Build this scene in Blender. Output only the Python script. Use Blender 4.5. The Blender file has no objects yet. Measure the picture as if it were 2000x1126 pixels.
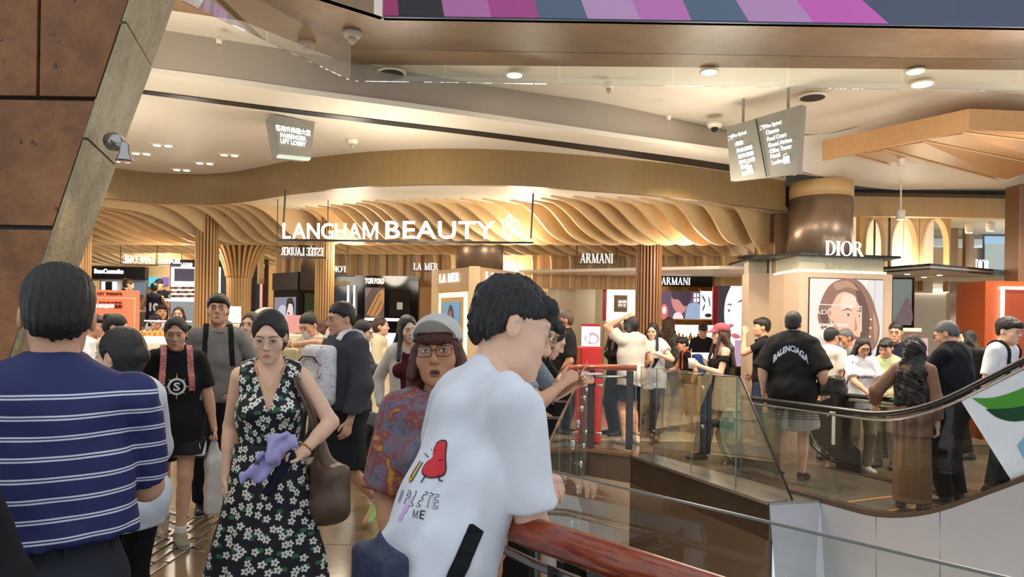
import bpy, math, random
import numpy as np
from mathutils import Vector, Matrix
from mathutils.bvhtree import BVHTree
SC = bpy.context.scene
COL = SC.collection
PI = math.pi
random.seed(7)
# ------------------------------------------------------------------ camera, world, light, exposure
F_PX, W_PX, H_PX = 1400.0, 2000, 1126
HOR_PX, ROLL, EYE = 640.0, math.radians(0.9), 1.55
cam_d = bpy.data.cameras.new('camera'); cam = bpy.data.objects.new('camera', cam_d); COL.objects.link(cam)
cam_d.sensor_width = 36.0; cam_d.lens = 36.0 * F_PX / W_PX
cam_d.shift_y = (HOR_PX - H_PX / 2) / W_PX
cam_d.clip_start = 0.05; cam_d.clip_end = 200
CR = Vector((math.cos(ROLL), 0, math.sin(ROLL))); CU = Vector((-math.sin(ROLL), 0, math.cos(ROLL)))
m = Matrix((CR, CU, Vector((0, -1, 0)))).transposed().to_4x4(); m.translation = Vector((0, 0, EYE))
cam.matrix_world = m
SC.camera = cam
def P(px, py, Y):
    "world point at depth Y seen at photo pixel px, py"
    a = (px - 1000) / F_PX; b = (HOR_PX - py) / F_PX
    return Vector((0, 0, EYE)) + Y * (CR * a + CU * b + Vector((0, 1, 0)))
def G(px, py, z=0.0):
    "world point at height z seen at photo pixel px, py"
    d = P(px, py, 1.0) - Vector((0, 0, EYE))
    return Vector((0, 0, EYE)) + d * ((z - EYE) / d.z)
w = bpy.data.worlds.new('world'); SC.world = w; w.use_nodes = True
w.node_tree.nodes['Background'].inputs[0].default_value = (0.86, 0.93, 1.0, 1)
w.node_tree.nodes['Background'].inputs[1].default_value = 0.7
SC.view_settings.view_transform = 'Standard'; SC.view_settings.look = 'None'
SC.view_settings.exposure = 0.5; SC.view_settings.gamma = 1.0; SC.view_settings.use_curve_mapping = False
def lamp(name, kind, loc, power, color=(1, .86, .66), radius=.08, spot=None, target=None, size=None):
    l = bpy.data.lights.new(name, kind); l.energy = power; l.color = color
    if kind == 'AREA':
        l.size = size[0]
        if len(size) > 1: l.shape = 'RECTANGLE'; l.size_y = size[1]
    else: l.shadow_soft_size = radius
    if kind == 'SPOT': l.spot_size = spot or 2.0; l.spot_blend = 0.7
    o = bpy.data.objects.new(name, l); COL.objects.link(o); o.location = loc
    if target is not None:
        o.rotation_euler = (Vector(target) - Vector(loc)).to_track_quat('-Z', 'Y').to_euler()
    return o
WARM = (1, .87, .69)
# shop lighting (soft points hung below the fins), walkway and landing spots, added fill
for x, y in ((-8, 11), (-5, 11.2), (-2.4, 10.6), (.2, 9.8), (2.5, 10.1), (-7, 14.5), (-3.5, 13.5), (0, 13), (3.5, 13.2), (6.5, 11.6), (9.5, 12.5), (-9.5, 16.5), (-5.5, 17)):
    lamp('shop_light', 'POINT', (x, y, 2.62), 39, WARM, .25)
for x, y in ((-4.6, 7.6), (-3.2, 8.4), (-5.5, 9.0), (-1.6, 7.6), (1.0, 7.6)):
    lamp('walkway_light', 'SPOT', (x, y, 3.5), 85, (1, .86, .66), .12, 2.4, (x, y, 0))
for x, y, z in ((-4.2, 6.6, 2.75), (-1.2, 7.2, 2.8), (2.2, 7.4, 2.85), (5.4, 7.4, 2.8), (3.6, 5.6, 3.0), (-2.6, 5.2, 2.9)):
    lamp('mall_fill', 'POINT', (x, y, z), 34, (1, .89, .75), .35)  # unseen fill points added in mid-air to brighten the ceilings
for x, y in ((3.5, 8.0), (5.2, 7.2), (2.2, 8.3), (6.5, 8.6)):
    lamp('landing_light', 'SPOT', (x, y, 3.5), 190, (1, .84, .64), .12, 2.4, (x, y, 0))

for x, y in ((1.0, 4.6), (1.3, 6.8), (3.2, 2.6)):
    lamp('void_fill', 'POINT', (x, y, -2.2), 45, (1, .92, .82), .3)  # unseen fill points added below floor level to lighten the void

# ------------------------------------------------------------------ helpers
def lin(c):
    return tuple((v / 12.92 if v <= .04045 else ((v + .055) / 1.055) ** 2.4) for v in c)
def rgb(r, g, b): return lin((r / 255, g / 255, b / 255)) + (1,)
class NT:
    "tiny node-tree writer"
    def __init__(s, name):
        s.m = bpy.data.materials.new(name); s.m.use_nodes = True; s.t = s.m.node_tree
        s.b = s.t.nodes['Principled BSDF']; s.out = s.t.nodes['Material Output']
    def n(s, typ, inp=None, **kw):
        nd = s.t.nodes.new(typ)
        for k, v in kw.items(): setattr(nd, k, v)
        for k, v in (inp or {}).items(): s.set(nd.inputs[k], v)
        return nd
    def set(s, sock, v):
        if isinstance(v, bpy.types.NodeSocket): s.t.links.new(v, sock)
        elif hasattr(v, 'outputs'): s.t.links.new(v.outputs[0], sock)
        else: sock.default_value = v
    def math(s, op, a, b=0.0, c=0.0, clamp=False):
        nd = s.t.nodes.new('ShaderNodeMath'); nd.operation = op; nd.use_clamp = clamp
        for i, v in enumerate((a, b, c)): s.set(nd.inputs[i], v)
        return nd.outputs[0]
    def mix(s, f, a, b):
        nd = s.t.nodes.new('ShaderNodeMix'); nd.data_type = 'RGBA'
        s.set(nd.inputs[0], f); s.set(nd.inputs[6], a); s.set(nd.inputs[7], b)
        return nd.outputs[2]
    def coord(s, scale=(1, 1, 1), loc=(0, 0, 0), rot=(0, 0, 0)):
        tc = s.t.nodes.new('ShaderNodeTexCoord'); mp = s.t.nodes.new('ShaderNodeMapping')
        s.t.links.new(tc.outputs['Object'], mp.inputs[0])
        mp.inputs['Scale'].default_value = scale; mp.inputs['Location'].default_value = loc; mp.inputs['Rotation'].default_value = rot
        return mp.outputs[0]
    def xyz(s, v=None):
        nd = s.t.nodes.new('ShaderNodeSeparateXYZ'); s.set(nd.inputs[0], v if v is not None else s.coord()); return nd.outputs
    def noise(s, v, scale, detail=3.0, rough=.5, dist=0.0):
        return s.n('ShaderNodeTexNoise', {'Vector': v, 'Scale': scale, 'Detail': detail, 'Roughness': rough, 'Distortion': dist}).outputs[0]
    def ramp(s, f, stops):
        nd = s.t.nodes.new('ShaderNodeValToRGB'); s.set(nd.inputs[0], f)
        el = nd.color_ramp.elements
        while len(el) < len(stops): el.new(.5)
        for e, (p, c) in zip(el, stops): e.position = p; e.color = c
        return nd.outputs[0]
    def bump(s, h, strength=.3, dist=.01):
        s.set(s.b.inputs['Normal'], s.n('ShaderNodeBump', {'Height': h, 'Strength': strength, 'Distance': dist}).outputs[0])
    def bs(s, **kw):
        for k, v in kw.items(): s.set(s.b.inputs[k.replace('_', ' ')], v)
        return s.m
MATS = {}
def mat(name, c, rough=.5, metal=0.0, var=.08, scale=6.0, stretch=(1, 1, 1), bump=0.0, bscale=40.0, spec=.5, coat=0.0):
    if name in MATS: return MATS[name]
    t = NT(name); v = t.coord(stretch)
    n = t.noise(v, scale, 3)
    d = tuple(x * (1 - var) for x in c[:3]) + (1,); l = tuple(min(1, x * (1 + var)) for x in c[:3]) + (1,)
    t.bs(Base_Color=t.mix(n, d, l), Roughness=rough, Metallic=metal)
    t.b.inputs['Specular IOR Level'].default_value = spec
    if coat: t.b.inputs['Coat Weight'].default_value = coat
    if bump: t.bump(t.noise(v, bscale, 4), bump)
    MATS[name] = t.m; return t.m
def emit(name, c, strength=1.0, base=None):
    if name in MATS: return MATS[name]
    t = NT(name); t.bs(Base_Color=base or (.02, .02, .02, 1), Roughness=.4, Emission_Color=c, Emission_Strength=strength)
    MATS[name] = t.m; return t.m
def glass(name, tint=(.86, .93, .9, 1), refl=.10, rough=.02):
    t = NT(name); t.t.nodes.remove(t.b)
    tr = t.n('ShaderNodeBsdfTransparent', {'Color': tint}); gl = t.n('ShaderNodeBsdfGlossy', {'Color': (1, 1, 1, 1), 'Roughness': rough})
    fr = t.n('ShaderNodeFresnel', {'IOR': 1.45}); k = t.math('MULTIPLY_ADD', fr.outputs[0], .5, refl * .4)
    mx = t.n('ShaderNodeMixShader', {0: k, 1: tr, 2: gl}); t.t.links.new(mx.outputs[0], t.out.inputs[0])
    MATS[name] = t.m; return t.m

def mesh_data(name, verts, faces, material=None, smooth=False):
    me = bpy.data.meshes.new(name); me.from_pydata([tuple(v) for v in verts], [], [tuple(f) for f in faces]); me.update()
    if material is not None: me.materials.append(material)
    if smooth: me.polygons.foreach_set('use_smooth', [True] * len(me.polygons))
    return me
def obj(name, me, parent=None):
    o = bpy.data.objects.new(name, me); COL.objects.link(o)
    if parent is not None: o.parent = parent
    return o
def mesh(name, verts, faces, material, parent=None, smooth=False):
    return obj(name, mesh_data(name, verts, faces, material, smooth), parent)
def tag(o, label, cat, group=None):
    o['label'] = label; o['category'] = cat
    if group: o['group'] = group
    return o
def struct(o, label=None):
    o['kind'] = 'structure'
    if label: o['label'] = label
    return o
def thing(name, label, cat, loc=(0, 0, 0), rz=0.0, group=None):
    o = bpy.data.objects.new(name, None); COL.objects.link(o); o.empty_display_size = .1
    o.location = loc; o.rotation_euler = (0, 0, rz)
    return tag(o, label, cat, group)
def local(root, p):
    "world point in the frame of an unparented root made by thing()"
    c, s = math.cos(-root.rotation_euler.z), math.sin(-root.rotation_euler.z)
    d = Vector(p) - root.location
    return Vector((c * d.x - s * d.y, s * d.x + c * d.y, d.z))
class MB:
    "mesh builder"
    def __init__(s): s.v = []; s.f = []
    def add(s, v, f):
        k = len(s.v); s.v += [tuple(p) for p in v]; s.f += [tuple(i + k for i in q) for q in f]; return s
    def box(s, c, size, rz=0.0, bev=0.0):
        x, y, z = (d / 2 for d in size)
        if bev <= 0:
            v = [(sx * x, sy * y, sz * z) for sx in (-1, 1) for sy in (-1, 1) for sz in (-1, 1)]
            f = [(0, 1, 3, 2), (4, 6, 7, 5), (0, 4, 5, 1), (2, 3, 7, 6), (0, 2, 6, 4), (1, 5, 7, 3)]
        else:
            b = min(bev, x * .45, y * .45, z * .45); v = []; f = []
            def ring(zz, k): return [(sx * (x - (b if (i % 2) else 0) - k), sy * (y - (0 if (i % 2) else b) - k), zz) for i, (sx, sy) in enumerate(((1, -1), (1, -1)))]
            def oct_(k, zz):
                X, Y = x - k, y - k; c_ = b if k == 0 else b * .4
                return [(X, -Y + c_, zz), (X, Y - c_, zz), (X - c_, Y, zz), (-X + c_, Y, zz), (-X, Y - c_, zz), (-X, -Y + c_, zz), (-X + c_, -Y, zz), (X - c_, -Y, zz)]
            v = oct_(b, -z) + oct_(0, -z + b) + oct_(0, z - b) + oct_(b, z)
            for r in range(3):
                for i in range(8): f.append((r * 8 + i, r * 8 + (i + 1) % 8, r * 8 + 8 + (i + 1) % 8, r * 8 + 8 + i))
            f.append(tuple(range(7, -1, -1))); f.append(tuple(range(24, 32)))
        c_, s_ = math.cos(rz), math.sin(rz)
        return s.add([(c[0] + c_ * p[0] - s_ * p[1], c[1] + s_ * p[0] + c_ * p[1], c[2] + p[2]) for p in v], f)
    def prism(s, pts, z0, z1):
        "pts: xy ring, extruded up"
        n = len(pts); v = [(p[0], p[1], z0) for p in pts] + [(p[0], p[1], z1) for p in pts]
        a = sum(pts[i][0] * pts[(i + 1) % n][1] - pts[(i + 1) % n][0] * pts[i][1] for i in range(n))
        idx = list(range(n)) if a > 0 else list(range(n - 1, -1, -1))
        f = [tuple(reversed(idx)), tuple(i + n for i in idx)]
        for k in range(n):
            i, j = idx[k], idx[(k + 1) % n]; f.append((i, j, j + n, i + n))
        return s.add(v, f)
    def slab(s, ring, off):
        "3-D polygon ring extruded by vector off"
        n = len(ring); off = Vector(off); v = [Vector(p) for p in ring] + [Vector(p) + off for p in ring]
        f = [tuple(range(n - 1, -1, -1)), tuple(range(n, 2 * n))] + [(i, (i + 1) % n, (i + 1) % n + n, i + n) for i in range(n)]
        return s.add(v, f)
    def sweep(s, path, rad, seg=8, flat=1.0, up=(0, 0, 1), closed=False, square=False):
        path = [Vector(p) for p in path]; n = len(path); v = []; f = []
        rads = rad if isinstance(rad, (list, tuple)) else [rad] * n
        up = Vector(up)
        for i, p in enumerate(path):
            if closed: d = path[(i + 1) % n] - path[i - 1]
            else: d = path[min(i + 1, n - 1)] - path[max(i - 1, 0)]
            d.normalize(); a = d.cross(up)
            if a.length < 1e-4: a = d.cross(Vector((0, 1, 0)) if abs(d.y) < .9 else Vector((1, 0, 0)))
            a.normalize(); b = a.cross(d)
            for k in range(seg):
                t = 2 * PI * (k + (.5 if square else 0)) / seg
                v.append(p + a * (math.cos(t) * rads[i]) + b * (math.sin(t) * rads[i] * flat))
        for i in range(n if closed else n - 1):
            j = (i + 1) % n
            for k in range(seg): f.append((i * seg + k, i * seg + (k + 1) % seg, j * seg + (k + 1) % seg, j * seg + k))
        if not closed: f += [tuple(range(seg - 1, -1, -1)), tuple(range((n - 1) * seg, n * seg))]
        return s.add(v, f)
    def lathe(s, prof, c=(0, 0, 0), seg=24, axis='Z', a0=0.0, a1=2 * PI):
        full = abs(a1 - a0 - 2 * PI) < 1e-6; m_ = seg if full else seg + 1; v = []; f = []
        for r, z in prof:
            for k in range(m_):
                t = a0 + (a1 - a0) * k / seg
                q = (r * math.cos(t), r * math.sin(t), z)
                if axis == 'Y': q = (q[0], z, q[1])
                if axis == 'X': q = (z, q[0], q[1])
                v.append((c[0] + q[0], c[1] + q[1], c[2] + q[2]))
        for i in range(len(prof) - 1):
            for k in range(seg):
                j = (k + 1) % m_
                f.append((i * m_ + k, i * m_ + j, (i + 1) * m_ + j, (i + 1) * m_ + k))
        if prof[0][0] > 1e-6: f.append(tuple(range(m_ - 1, -1, -1)))
        if prof[-1][0] > 1e-6: f.append(tuple(range((len(prof) - 1) * m_, len(prof) * m_)))
        return s.add(v, f)
    def strip(s, pts, z0, z1, th):
        "vertical ribbon along xy points, thickness th to the left of travel; z0/z1 may be lists"
        n = len(pts); v = []; f = []
        for i, p in enumerate(pts):
            a = Vector(pts[max(i - 1, 0)][:2]); b = Vector(pts[min(i + 1, n - 1)][:2]); d = (b - a).normalized(); nn = Vector((-d.y, d.x)) * th
            za = z0[i] if isinstance(z0, (list, tuple)) else z0; zb = z1[i] if isinstance(z1, (list, tuple)) else z1
            v += [(p[0], p[1], za), (p[0], p[1], zb), (p[0] + nn.x, p[1] + nn.y, zb), (p[0] + nn.x, p[1] + nn.y, za)]
        for i in range(n - 1):
            for k in range(4): f.append((i * 4 + k, i * 4 + (k + 1) % 4, i * 4 + 4 + (k + 1) % 4, i * 4 + 4 + k))
        f += [(3, 2, 1, 0), tuple(range((n - 1) * 4, n * 4))]
        return s.add(v, f)
    def build(s, name, material, parent=None, smooth=False, at=None):
        v = s.v
        if at is not None: v = [local(at, p) for p in v]
        return mesh(name, v, s.f, material, parent, smooth)
def part(root, name, mb, material, smooth=False, parent=None):
    "mesh written in world coordinates, stored in the frame of its (unparented) root"
    return mesh(name, [local(root, p) for p in mb.v], mb.f, material, parent or root, smooth)
def spline(pts, n=8):
    "Catmull-Rom through points"
    pts = [Vector(p) for p in pts]; out = []
    for i in range(len(pts) - 1):
        p0 = pts[max(i - 1, 0)]; p1 = pts[i]; p2 = pts[i + 1]; p3 = pts[min(i + 2, len(pts) - 1)]
        for k in range(n):
            t = k / n; out.append(.5 * ((2 * p1) + (p2 - p0) * t + (2 * p0 - 5 * p1 + 4 * p2 - p3) * t * t + (3 * p1 - p0 - 3 * p2 + p3) * t ** 3))
    return out + [pts[-1]]
# ------------------------------------------------------------------ lettering
def text_geo(s, bold=0.0, depth=.02, res=3, space=1.0):
    if 'M' in s and len(s) > 1:       # set letter by letter; the M is drawn from its own strokes
        V, F_, x = [], [], 0.0
        for ch in s:
            if ch == ' ': x += .3; continue
            v, f = text_geo(ch, bold, depth, res); x0, x1 = min(q[0] for q in v), max(q[0] for q in v); k = len(V)
            V += [(q[0] - x0 + x, q[1], q[2]) for q in v]; F_ += [tuple(i + k for i in q) for q in f]; x += x1 - x0 + .075 * space
        return V, F_
    if s == 'M':
        wd = .085 + 2 * bold; hb, wl = .73 + bold, .8; mb = MB(); e = max(depth, 1e-4)
        for q in ([(0, -bold), (wd, -bold), (wd, hb), (0, hb)], [(wl - wd, -bold), (wl, -bold), (wl, hb), (wl - wd, hb)], [(0, hb), (wd * 1.25, hb), (wl / 2 + wd * .45, .06), (wl / 2 - wd * .45, .06)], [(wl - wd * 1.25, hb), (wl, hb), (wl / 2 + wd * .45, .06), (wl / 2 - wd * .45, .06)]):
            if depth > 0: mb.slab([(a, b, -e) for a, b in q], (0, 0, 2 * e))
            else: mb.add([(a, b, 0) for a, b in q], [(0, 1, 2, 3)])
        return mb.v, mb.f
    cu = bpy.data.curves.new('t', 'FONT'); cu.body = s; cu.size = 1; cu.offset = bold; cu.extrude = depth; cu.resolution_u = res; cu.space_character = space
    o = bpy.data.objects.new('t', cu); me = bpy.data.meshes.new_from_object(o)
    v = [tuple(p.co) for p in me.vertices]; f = [tuple(p.vertices) for p in me.polygons]
    bpy.data.meshes.remove(me); bpy.data.objects.remove(o); bpy.data.curves.remove(cu)
    return v, f
def _arc(cx, cy, rx, ry, a0, a1, w0, w1, n=14):
    out = []
    for i in range(n):
        q = []
        for t in (a0 + (a1 - a0) * i / n, a0 + (a1 - a0) * (i + 1) / n):
            c, s = math.cos(math.radians(t)), math.sin(math.radians(t)); wd = w0 + (w1 - w0) * abs(c)
            q.append(((cx + c * rx, cy + s * ry), (cx + c * (rx - wd), cy + s * (ry - w0))))
        out.append([q[0][0], q[1][0], q[1][1], q[0][1]])
    return out
def _st(x0, y0, x1, y1, wd): return [[(x0 - wd / 2, y0), (x0 + wd / 2, y0), (x1 + wd / 2, y1), (x1 - wd / 2, y1)]]
def _sf(x, y, wd=.26): return [[(x - wd / 2, y), (x + wd / 2, y), (x + wd / 2, y + .045), (x - wd / 2, y + .045)]]
_T, _t = .15, .05
def _stem(x): return _st(x, 0, x, 1, _T) + _sf(x, 0) + _sf(x, .955)
def _serif(ch):
    L = {
     'I': (.3, _stem(.15)), 'L': (.62, _stem(.15) + [[(.15, 0), (.62, 0), (.62, .05), (.15, .05)], [(.57, 0), (.62, 0), (.62, .25), (.60, .25)]]),
     'E': (.64, _stem(.15) + [[(.15, 0), (.62, 0), (.62, .05), (.15, .05)], [(.57, 0), (.62, 0), (.64, .24), (.62, .24)], [(.15, .95), (.6, .95), (.6, 1), (.15, 1)], [(.55, 1), (.6, 1), (.6, .78), (.58, .78)], [(.15, .49), (.48, .49), (.48, .54), (.15, .54)]]),
     'D': (.8, _stem(.15) + _arc(.3, .5, .48, .5, -90, 90, _t, .16) + [[(.15, 0), (.3, 0), (.3, _t), (.15, _t)], [(.15, 1 - _t), (.3, 1 - _t), (.3, 1), (.15, 1)]]),
     'O': (.92, _arc(.46, .5, .45, .52, 0, 360, _t, .16, 24)), 'C': (.82, _arc(.46, .5, .45, .52, 45, 315, _t, .16, 20) + [[(.74, .7), (.79, .7), (.79, .95), (.76, .95)]]),
     'R': (.82, _stem(.15) + _arc(.32, .755, .3, .245, -90, 90, _t, .14) + [[(.15, .51), (.32, .51), (.32, .56), (.15, .56)], [(.15, .95), (.32, .95), (.32, 1), (.15, 1)]] + _st(.72, 0, .4, .52, _T) + _sf(.74, 0, .2)),
     'A': (.84, _st(.12, 0, .42, 1, _t) + _st(.7, 0, .42, 1, _T) + [[(.2, .3), (.62, .3), (.62, .35), (.2, .35)]] + _sf(.1, 0, .22) + _sf(.71, 0, .26)),
     'M': (1.06, _st(.14, 0, .17, 1, _t) + _st(.5, 0, .18, 1, _T) + _st(.5, 0, .86, 1, _t) + _st(.9, 0, .87, 1, _T) + _sf(.14, 0, .2) + _sf(.9, 0) + _sf(.14, .955, .2) + _sf(.9, .955, .2)),
     'N': (.9, _st(.14, 0, .14, 1, _t) + _st(.76, 0, .14, 1, _T) + _st(.76, 0, .76, 1, _t) + _sf(.14, 0, .2) + _sf(.12, .955, .2) + _sf(.76, .955, .2)),
     'S': (.6, _arc(.3, .74, .26, .27, 30, 270, _t, .13) + _arc(.3, .26, .28, .27, -150, 90, _t, .14)), 'T': (.72, _stem(.36)[:2] + [[(.02, .95), (.7, .95), (.7, 1), (.02, 1)], [(.02, 1), (.02, .76), (.05, .76), (.08, 1)], [(.7, 1), (.7, .76), (.67, .76), (.64, 1)]]),
     'U': (.86, _st(.16, .35, .16, 1, _T) + _st(.7, .35, .7, 1, _t) + _arc(.42, .36, .335, .37, 180, 360, _t, .12) + _sf(.16, .955) + _sf(.7, .955, .2)), 'F': (.6, _stem(.15) + [[(.15, .95), (.6, .95), (.6, 1), (.15, 1)], [(.55, 1), (.6, 1), (.6, .78), (.58, .78)], [(.15, .49), (.48, .49), (.48, .54), (.15, .54)]]),
     'V': (.84, _st(.42, 0, .12, 1, _T) + _st(.42, 0, .72, 1, _t) + _sf(.12, .955) + _sf(.72, .955, .2)), ' ': (.4, [])}
    return L[ch]
def serif_geo(s, depth=.06, gap=.06):
    mb = MB(); x = 0
    for ch in s:
        if ch == 'É':
            mb.slab([(x + .3, 1.06, -depth), (x + .4, 1.06, -depth), (x + .55, 1.24, -depth), (x + .42, 1.24, -depth)], (0, 0, 2 * depth)); ch = 'E'
        wd, qs = _serif(ch)
        for q in qs: mb.slab([(x + a, b, -depth) for a, b in q], (0, 0, 2 * depth))
        x += wd + gap
    return mb.v, mb.f
def letters(name, s, c, wd, ht, material, parent, right=(1, 0, 0), up=(0, 0, 1), bold=.0, depth=.015, serif=False, mirror=False, root=None, res=3, space=1.0):
    "raised lettering fitted to wd x ht around world point c; right/up span its plane"
    v, f = serif_geo(s) if serif else text_geo(s, bold, .02, res, space)
    xs = [p[0] for p in v]; ys = [p[1] for p in v]; zs = [p[2] for p in v]
    x0, x1, y0, y1, zm = min(xs), max(xs), min(ys), max(ys), max(abs(z) for z in zs) or 1
    R, U = Vector(right).normalized(), Vector(up).normalized(); N = R.cross(U)
    out = []
    for p in v:
        a = (p[0] - x0) / (x1 - x0) - .5; b = (p[1] - y0) / (y1 - y0) - .5
        if mirror: a = -a
        q = Vector(c) + R * (a * wd) + U * (b * ht) + N * (p[2] / zm * depth)
        out.append(local(root, q) if root is not None else q)
    return mesh(name, out, f, material, parent)
# ------------------------------------------------------------------ materials of the place
CREAM = mat('cream_paint', rgb(214, 200, 176), .55, var=.03)
CREAM2 = mat('warm_white_paint', rgb(236, 226, 206), .5, var=.03)
GREYP = mat('grey_beige_paint', rgb(176, 164, 150), .6, var=.03)
BLACKM = mat('black_metal', rgb(22, 20, 20), .35, .3)
BLACKG = mat('black_gloss', rgb(18, 16, 17), .08, 0)
BRONZE = mat('bronze_metal', rgb(132, 102, 76), .38, .45, stretch=(30, 30, 1))
BRONZE_D = mat('dark_bronze_panel', rgb(92, 74, 60), .45, .35)
STEEL = mat('brushed_steel', rgb(170, 168, 164), .25, .9, stretch=(1, 1, 20))
DSTEEL = mat('dark_steel', rgb(62, 58, 56), .28, .75)
ALU = mat('satin_aluminium', rgb(178, 181, 188), .42, .35, var=.05)
MAHOG = NT('mahogany_varnish'); v_ = MAHOG.coord((3, 3, 40)); n_ = MAHOG.noise(MAHOG.coord((5, 4, 26)), 5, 5, .6, .4)
MAHOG = MAHOG.bs(Base_Color=MAHOG.ramp(n_, [(.3, rgb(106, 38, 16)), (.55, rgb(142, 58, 24)), (.75, rgb(168, 80, 36))]), Roughness=.22, Coat_Weight=.6)
def wood(name, c1, c2, stretch=(8, 8, .6), rough=.45):
    t = NT(name); n = t.noise(t.coord(stretch), 4, 5, .6, .6)
    MATS[name] = t.m; return t.bs(Base_Color=t.mix(n, c1, c2), Roughness=rough)
MAPLE = wood('maple_veneer', rgb(188, 148, 96), rgb(214, 178, 124))
MAPLE_F = wood('maple_fin', rgb(196, 160, 110), rgb(222, 190, 140), (3, 3, 3))
MAPLE_B = wood('maple_fascia', rgb(122, 96, 54), rgb(142, 114, 70), (6, 6, .8), .35)
SLAT = wood('walnut_slat', rgb(120, 82, 50), rgb(156, 112, 70), (10, 10, .6))
SLAT_L = wood('oak_slat', rgb(186, 144, 88), rgb(212, 172, 112), (10, 10, .6))
PEACH = wood('peach_oak', rgb(188, 140, 92), rgb(206, 160, 110), (5, 5, 1.5))
def stone(name, cols, scale=1.3, rough=.6, bump=.5, spots=True):
    t = NT(name); v = t.coord(); n = t.noise(v, scale, 8, .62, .6); n2 = t.noise(v, scale * 9, 5, .6)
    c = t.ramp(t.math('ADD', t.math('MULTIPLY', n, .75), t.math('MULTIPLY', n2, .25)), cols)
    if spots:
        p = t.noise(v, scale * 14, 2, .5); pit = t.math('GREATER_THAN', p, .70)
        c = t.mix(t.math('MULTIPLY', pit, .7), c, tuple(x * .3 for x in cols[0][1][:3]) + (1,))
    t.bs(Base_Color=c, Roughness=rough); t.bump(t.noise(v, scale * 12, 6, .65), bump, .02)
    MATS[name] = t.m; return t.m
ROCK = stone('travertine_brown', [(.25, rgb(78, 46, 22)), (.45, rgb(120, 76, 40)), (.6, rgb(150, 100, 56)), (.8, rgb(172, 122, 74))])
ROCK_E = stone('travertine_pale', [(.25, rgb(104, 92, 68)), (.5, rgb(158, 144, 112)), (.75, rgb(196, 184, 150))], 2.2)
PLASTER = stone('polished_plaster', [(.25, rgb(112, 86, 62)), (.5, rgb(136, 108, 80)), (.75, rgb(164, 138, 106))], .9, .38, .15, False)
BEIGEW = stone('beige_render', [(.2, rgb(150, 126, 104)), (.5, rgb(168, 146, 122)), (.8, rgb(186, 164, 140))], .8, .5, .1, False)
FLOOR_B = stone('floor_brown_stone', [(.2, rgb(92, 76, 58)), (.5, rgb(116, 98, 76)), (.8, rgb(140, 120, 94))], 1.5, .16, .03, False)
FLOOR_D = stone('floor_dark_stone', [(.2, rgb(88, 77, 66)), (.5, rgb(108, 95, 82)), (.8, rgb(126, 112, 97))], 1.5, .14, .03, False)
FLOOR_L = stone('floor_cream_stone', [(.2, rgb(196, 178, 146)), (.5, rgb(212, 196, 164)), (.8, rgb(226, 212, 182))], 1.5, .2, .03, False)
PINKF = mat('pink_floor_film', rgb(222, 132, 140), .3)
GLASS = glass('clear_glass', (.93, .955, .945, 1), .03)
GLASS_S = glass('balustrade_glass', (.93, .94, .93, 1), .04)
GLASS_EDGE = mat('glass_edge_green', rgb(104, 124, 114), .25); GLASS_TOP = mat('glass_edge_grey', rgb(120, 124, 118), .3)
LEDW = emit('led_white', (1, .97, .9, 1), 3.5); LEDS = emit('sign_white', (1, 1, .98, 1), 1.3); LEDWARM = emit('led_warm', (1, .82, .5, 1), 4.0)
SIGNG = emit('sign_gold', (1, .85, .55, 1), 1.6)

# ------------------------------------------------------------------ floor and the void
CORN = Vector((-.18, 1.94)); RN = Vector((.65, -.76)).normalized(); RF = Vector((.125, .992)).normalized()
CV = Vector((.083, 2.015)); DV = Vector((.93, 9.2)); EV = Vector((1.47, 8.75)); FV = Vector((2.33, 6.42)); JV = Vector((2.88, 6.56))
Q0 = Vector((2.29, 7.8)); ED = Vector((.43, -.90)).normalized(); EN = Vector((-ED.y, ED.x)); EWID = 1.33
JE = JV + ED * 5.0
ring = [(-14, -2), (3.5, -2), CV, DV, EV, FV, JV, JE, (14, JE.y), (14, 24), (-14, 24)]
floor = struct(MB().prism([(p[0], p[1]) for p in ring], -.32, 0).build('floor', FLOOR_D), 'polished stone mall floor around the escalator void')
def inside(p, poly):
    r = False; n = len(poly)
    for i in range(n):
        a, b = poly[i], poly[(i + 1) % n]
        if (a[1] > p[1]) != (b[1] > p[1]) and p[0] < (b[0] - a[0]) * (p[1] - a[1]) / (b[1] - a[1]) + a[0]: r = not r
    return r
tile_me = {}
for k, mt in (('b', FLOOR_B), ('d', FLOOR_D)):
    b_ = MB().box((0, 0, 0), (.893, .893, .02), 0, .004); tile_me[k] = mesh_data('tile', b_.v, b_.f, mt)
big_l = MB().box((0, 0, 0), (.993, .993, .02), 0, .004); tile_me['l'] = mesh_data('tile', big_l.v, big_l.f, FLOOR_L)
for i in range(-6, 3):
    for j in range(1, 9):
        x, y = i * .9 - .25, 1.9 + j * .9
        cs = [(x + a * .45, y + b * .45) for a in (-1, 1) for b in (-1, 1)]
        if not all(inside(c, ring) for c in cs) or x > CORN.x + (y - CORN.y) * .126 - .78: continue
        k = 'd' if j == 7 or (i + j) % 7 == 0 else 'b'
        o = obj('tile', tile_me[k], floor); o.location = (x, y, -.004)
for i in range(-9, 10):
    for j in range(0, 8):
        y = 10.55 + j; x = i * 1.0 + .2
        if y > 12 and abs(x) > 8.5: continue
        o = obj('tile', tile_me['l'], floor); o.location = (x, y, -.002)
strip_ = MB().prism([(CORN.x - .80, CORN.y), (CORN.x - .02, CORN.y), (CORN.x - .02 + .126 * 6.5, CORN.y + 6.5), (CORN.x - .80 + .126 * 6.5, CORN.y + 6.5)], .0, .008)
strip_.build('border_slab', mat('floor_grey_slab', rgb(92, 88, 86), .3), floor)
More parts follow.
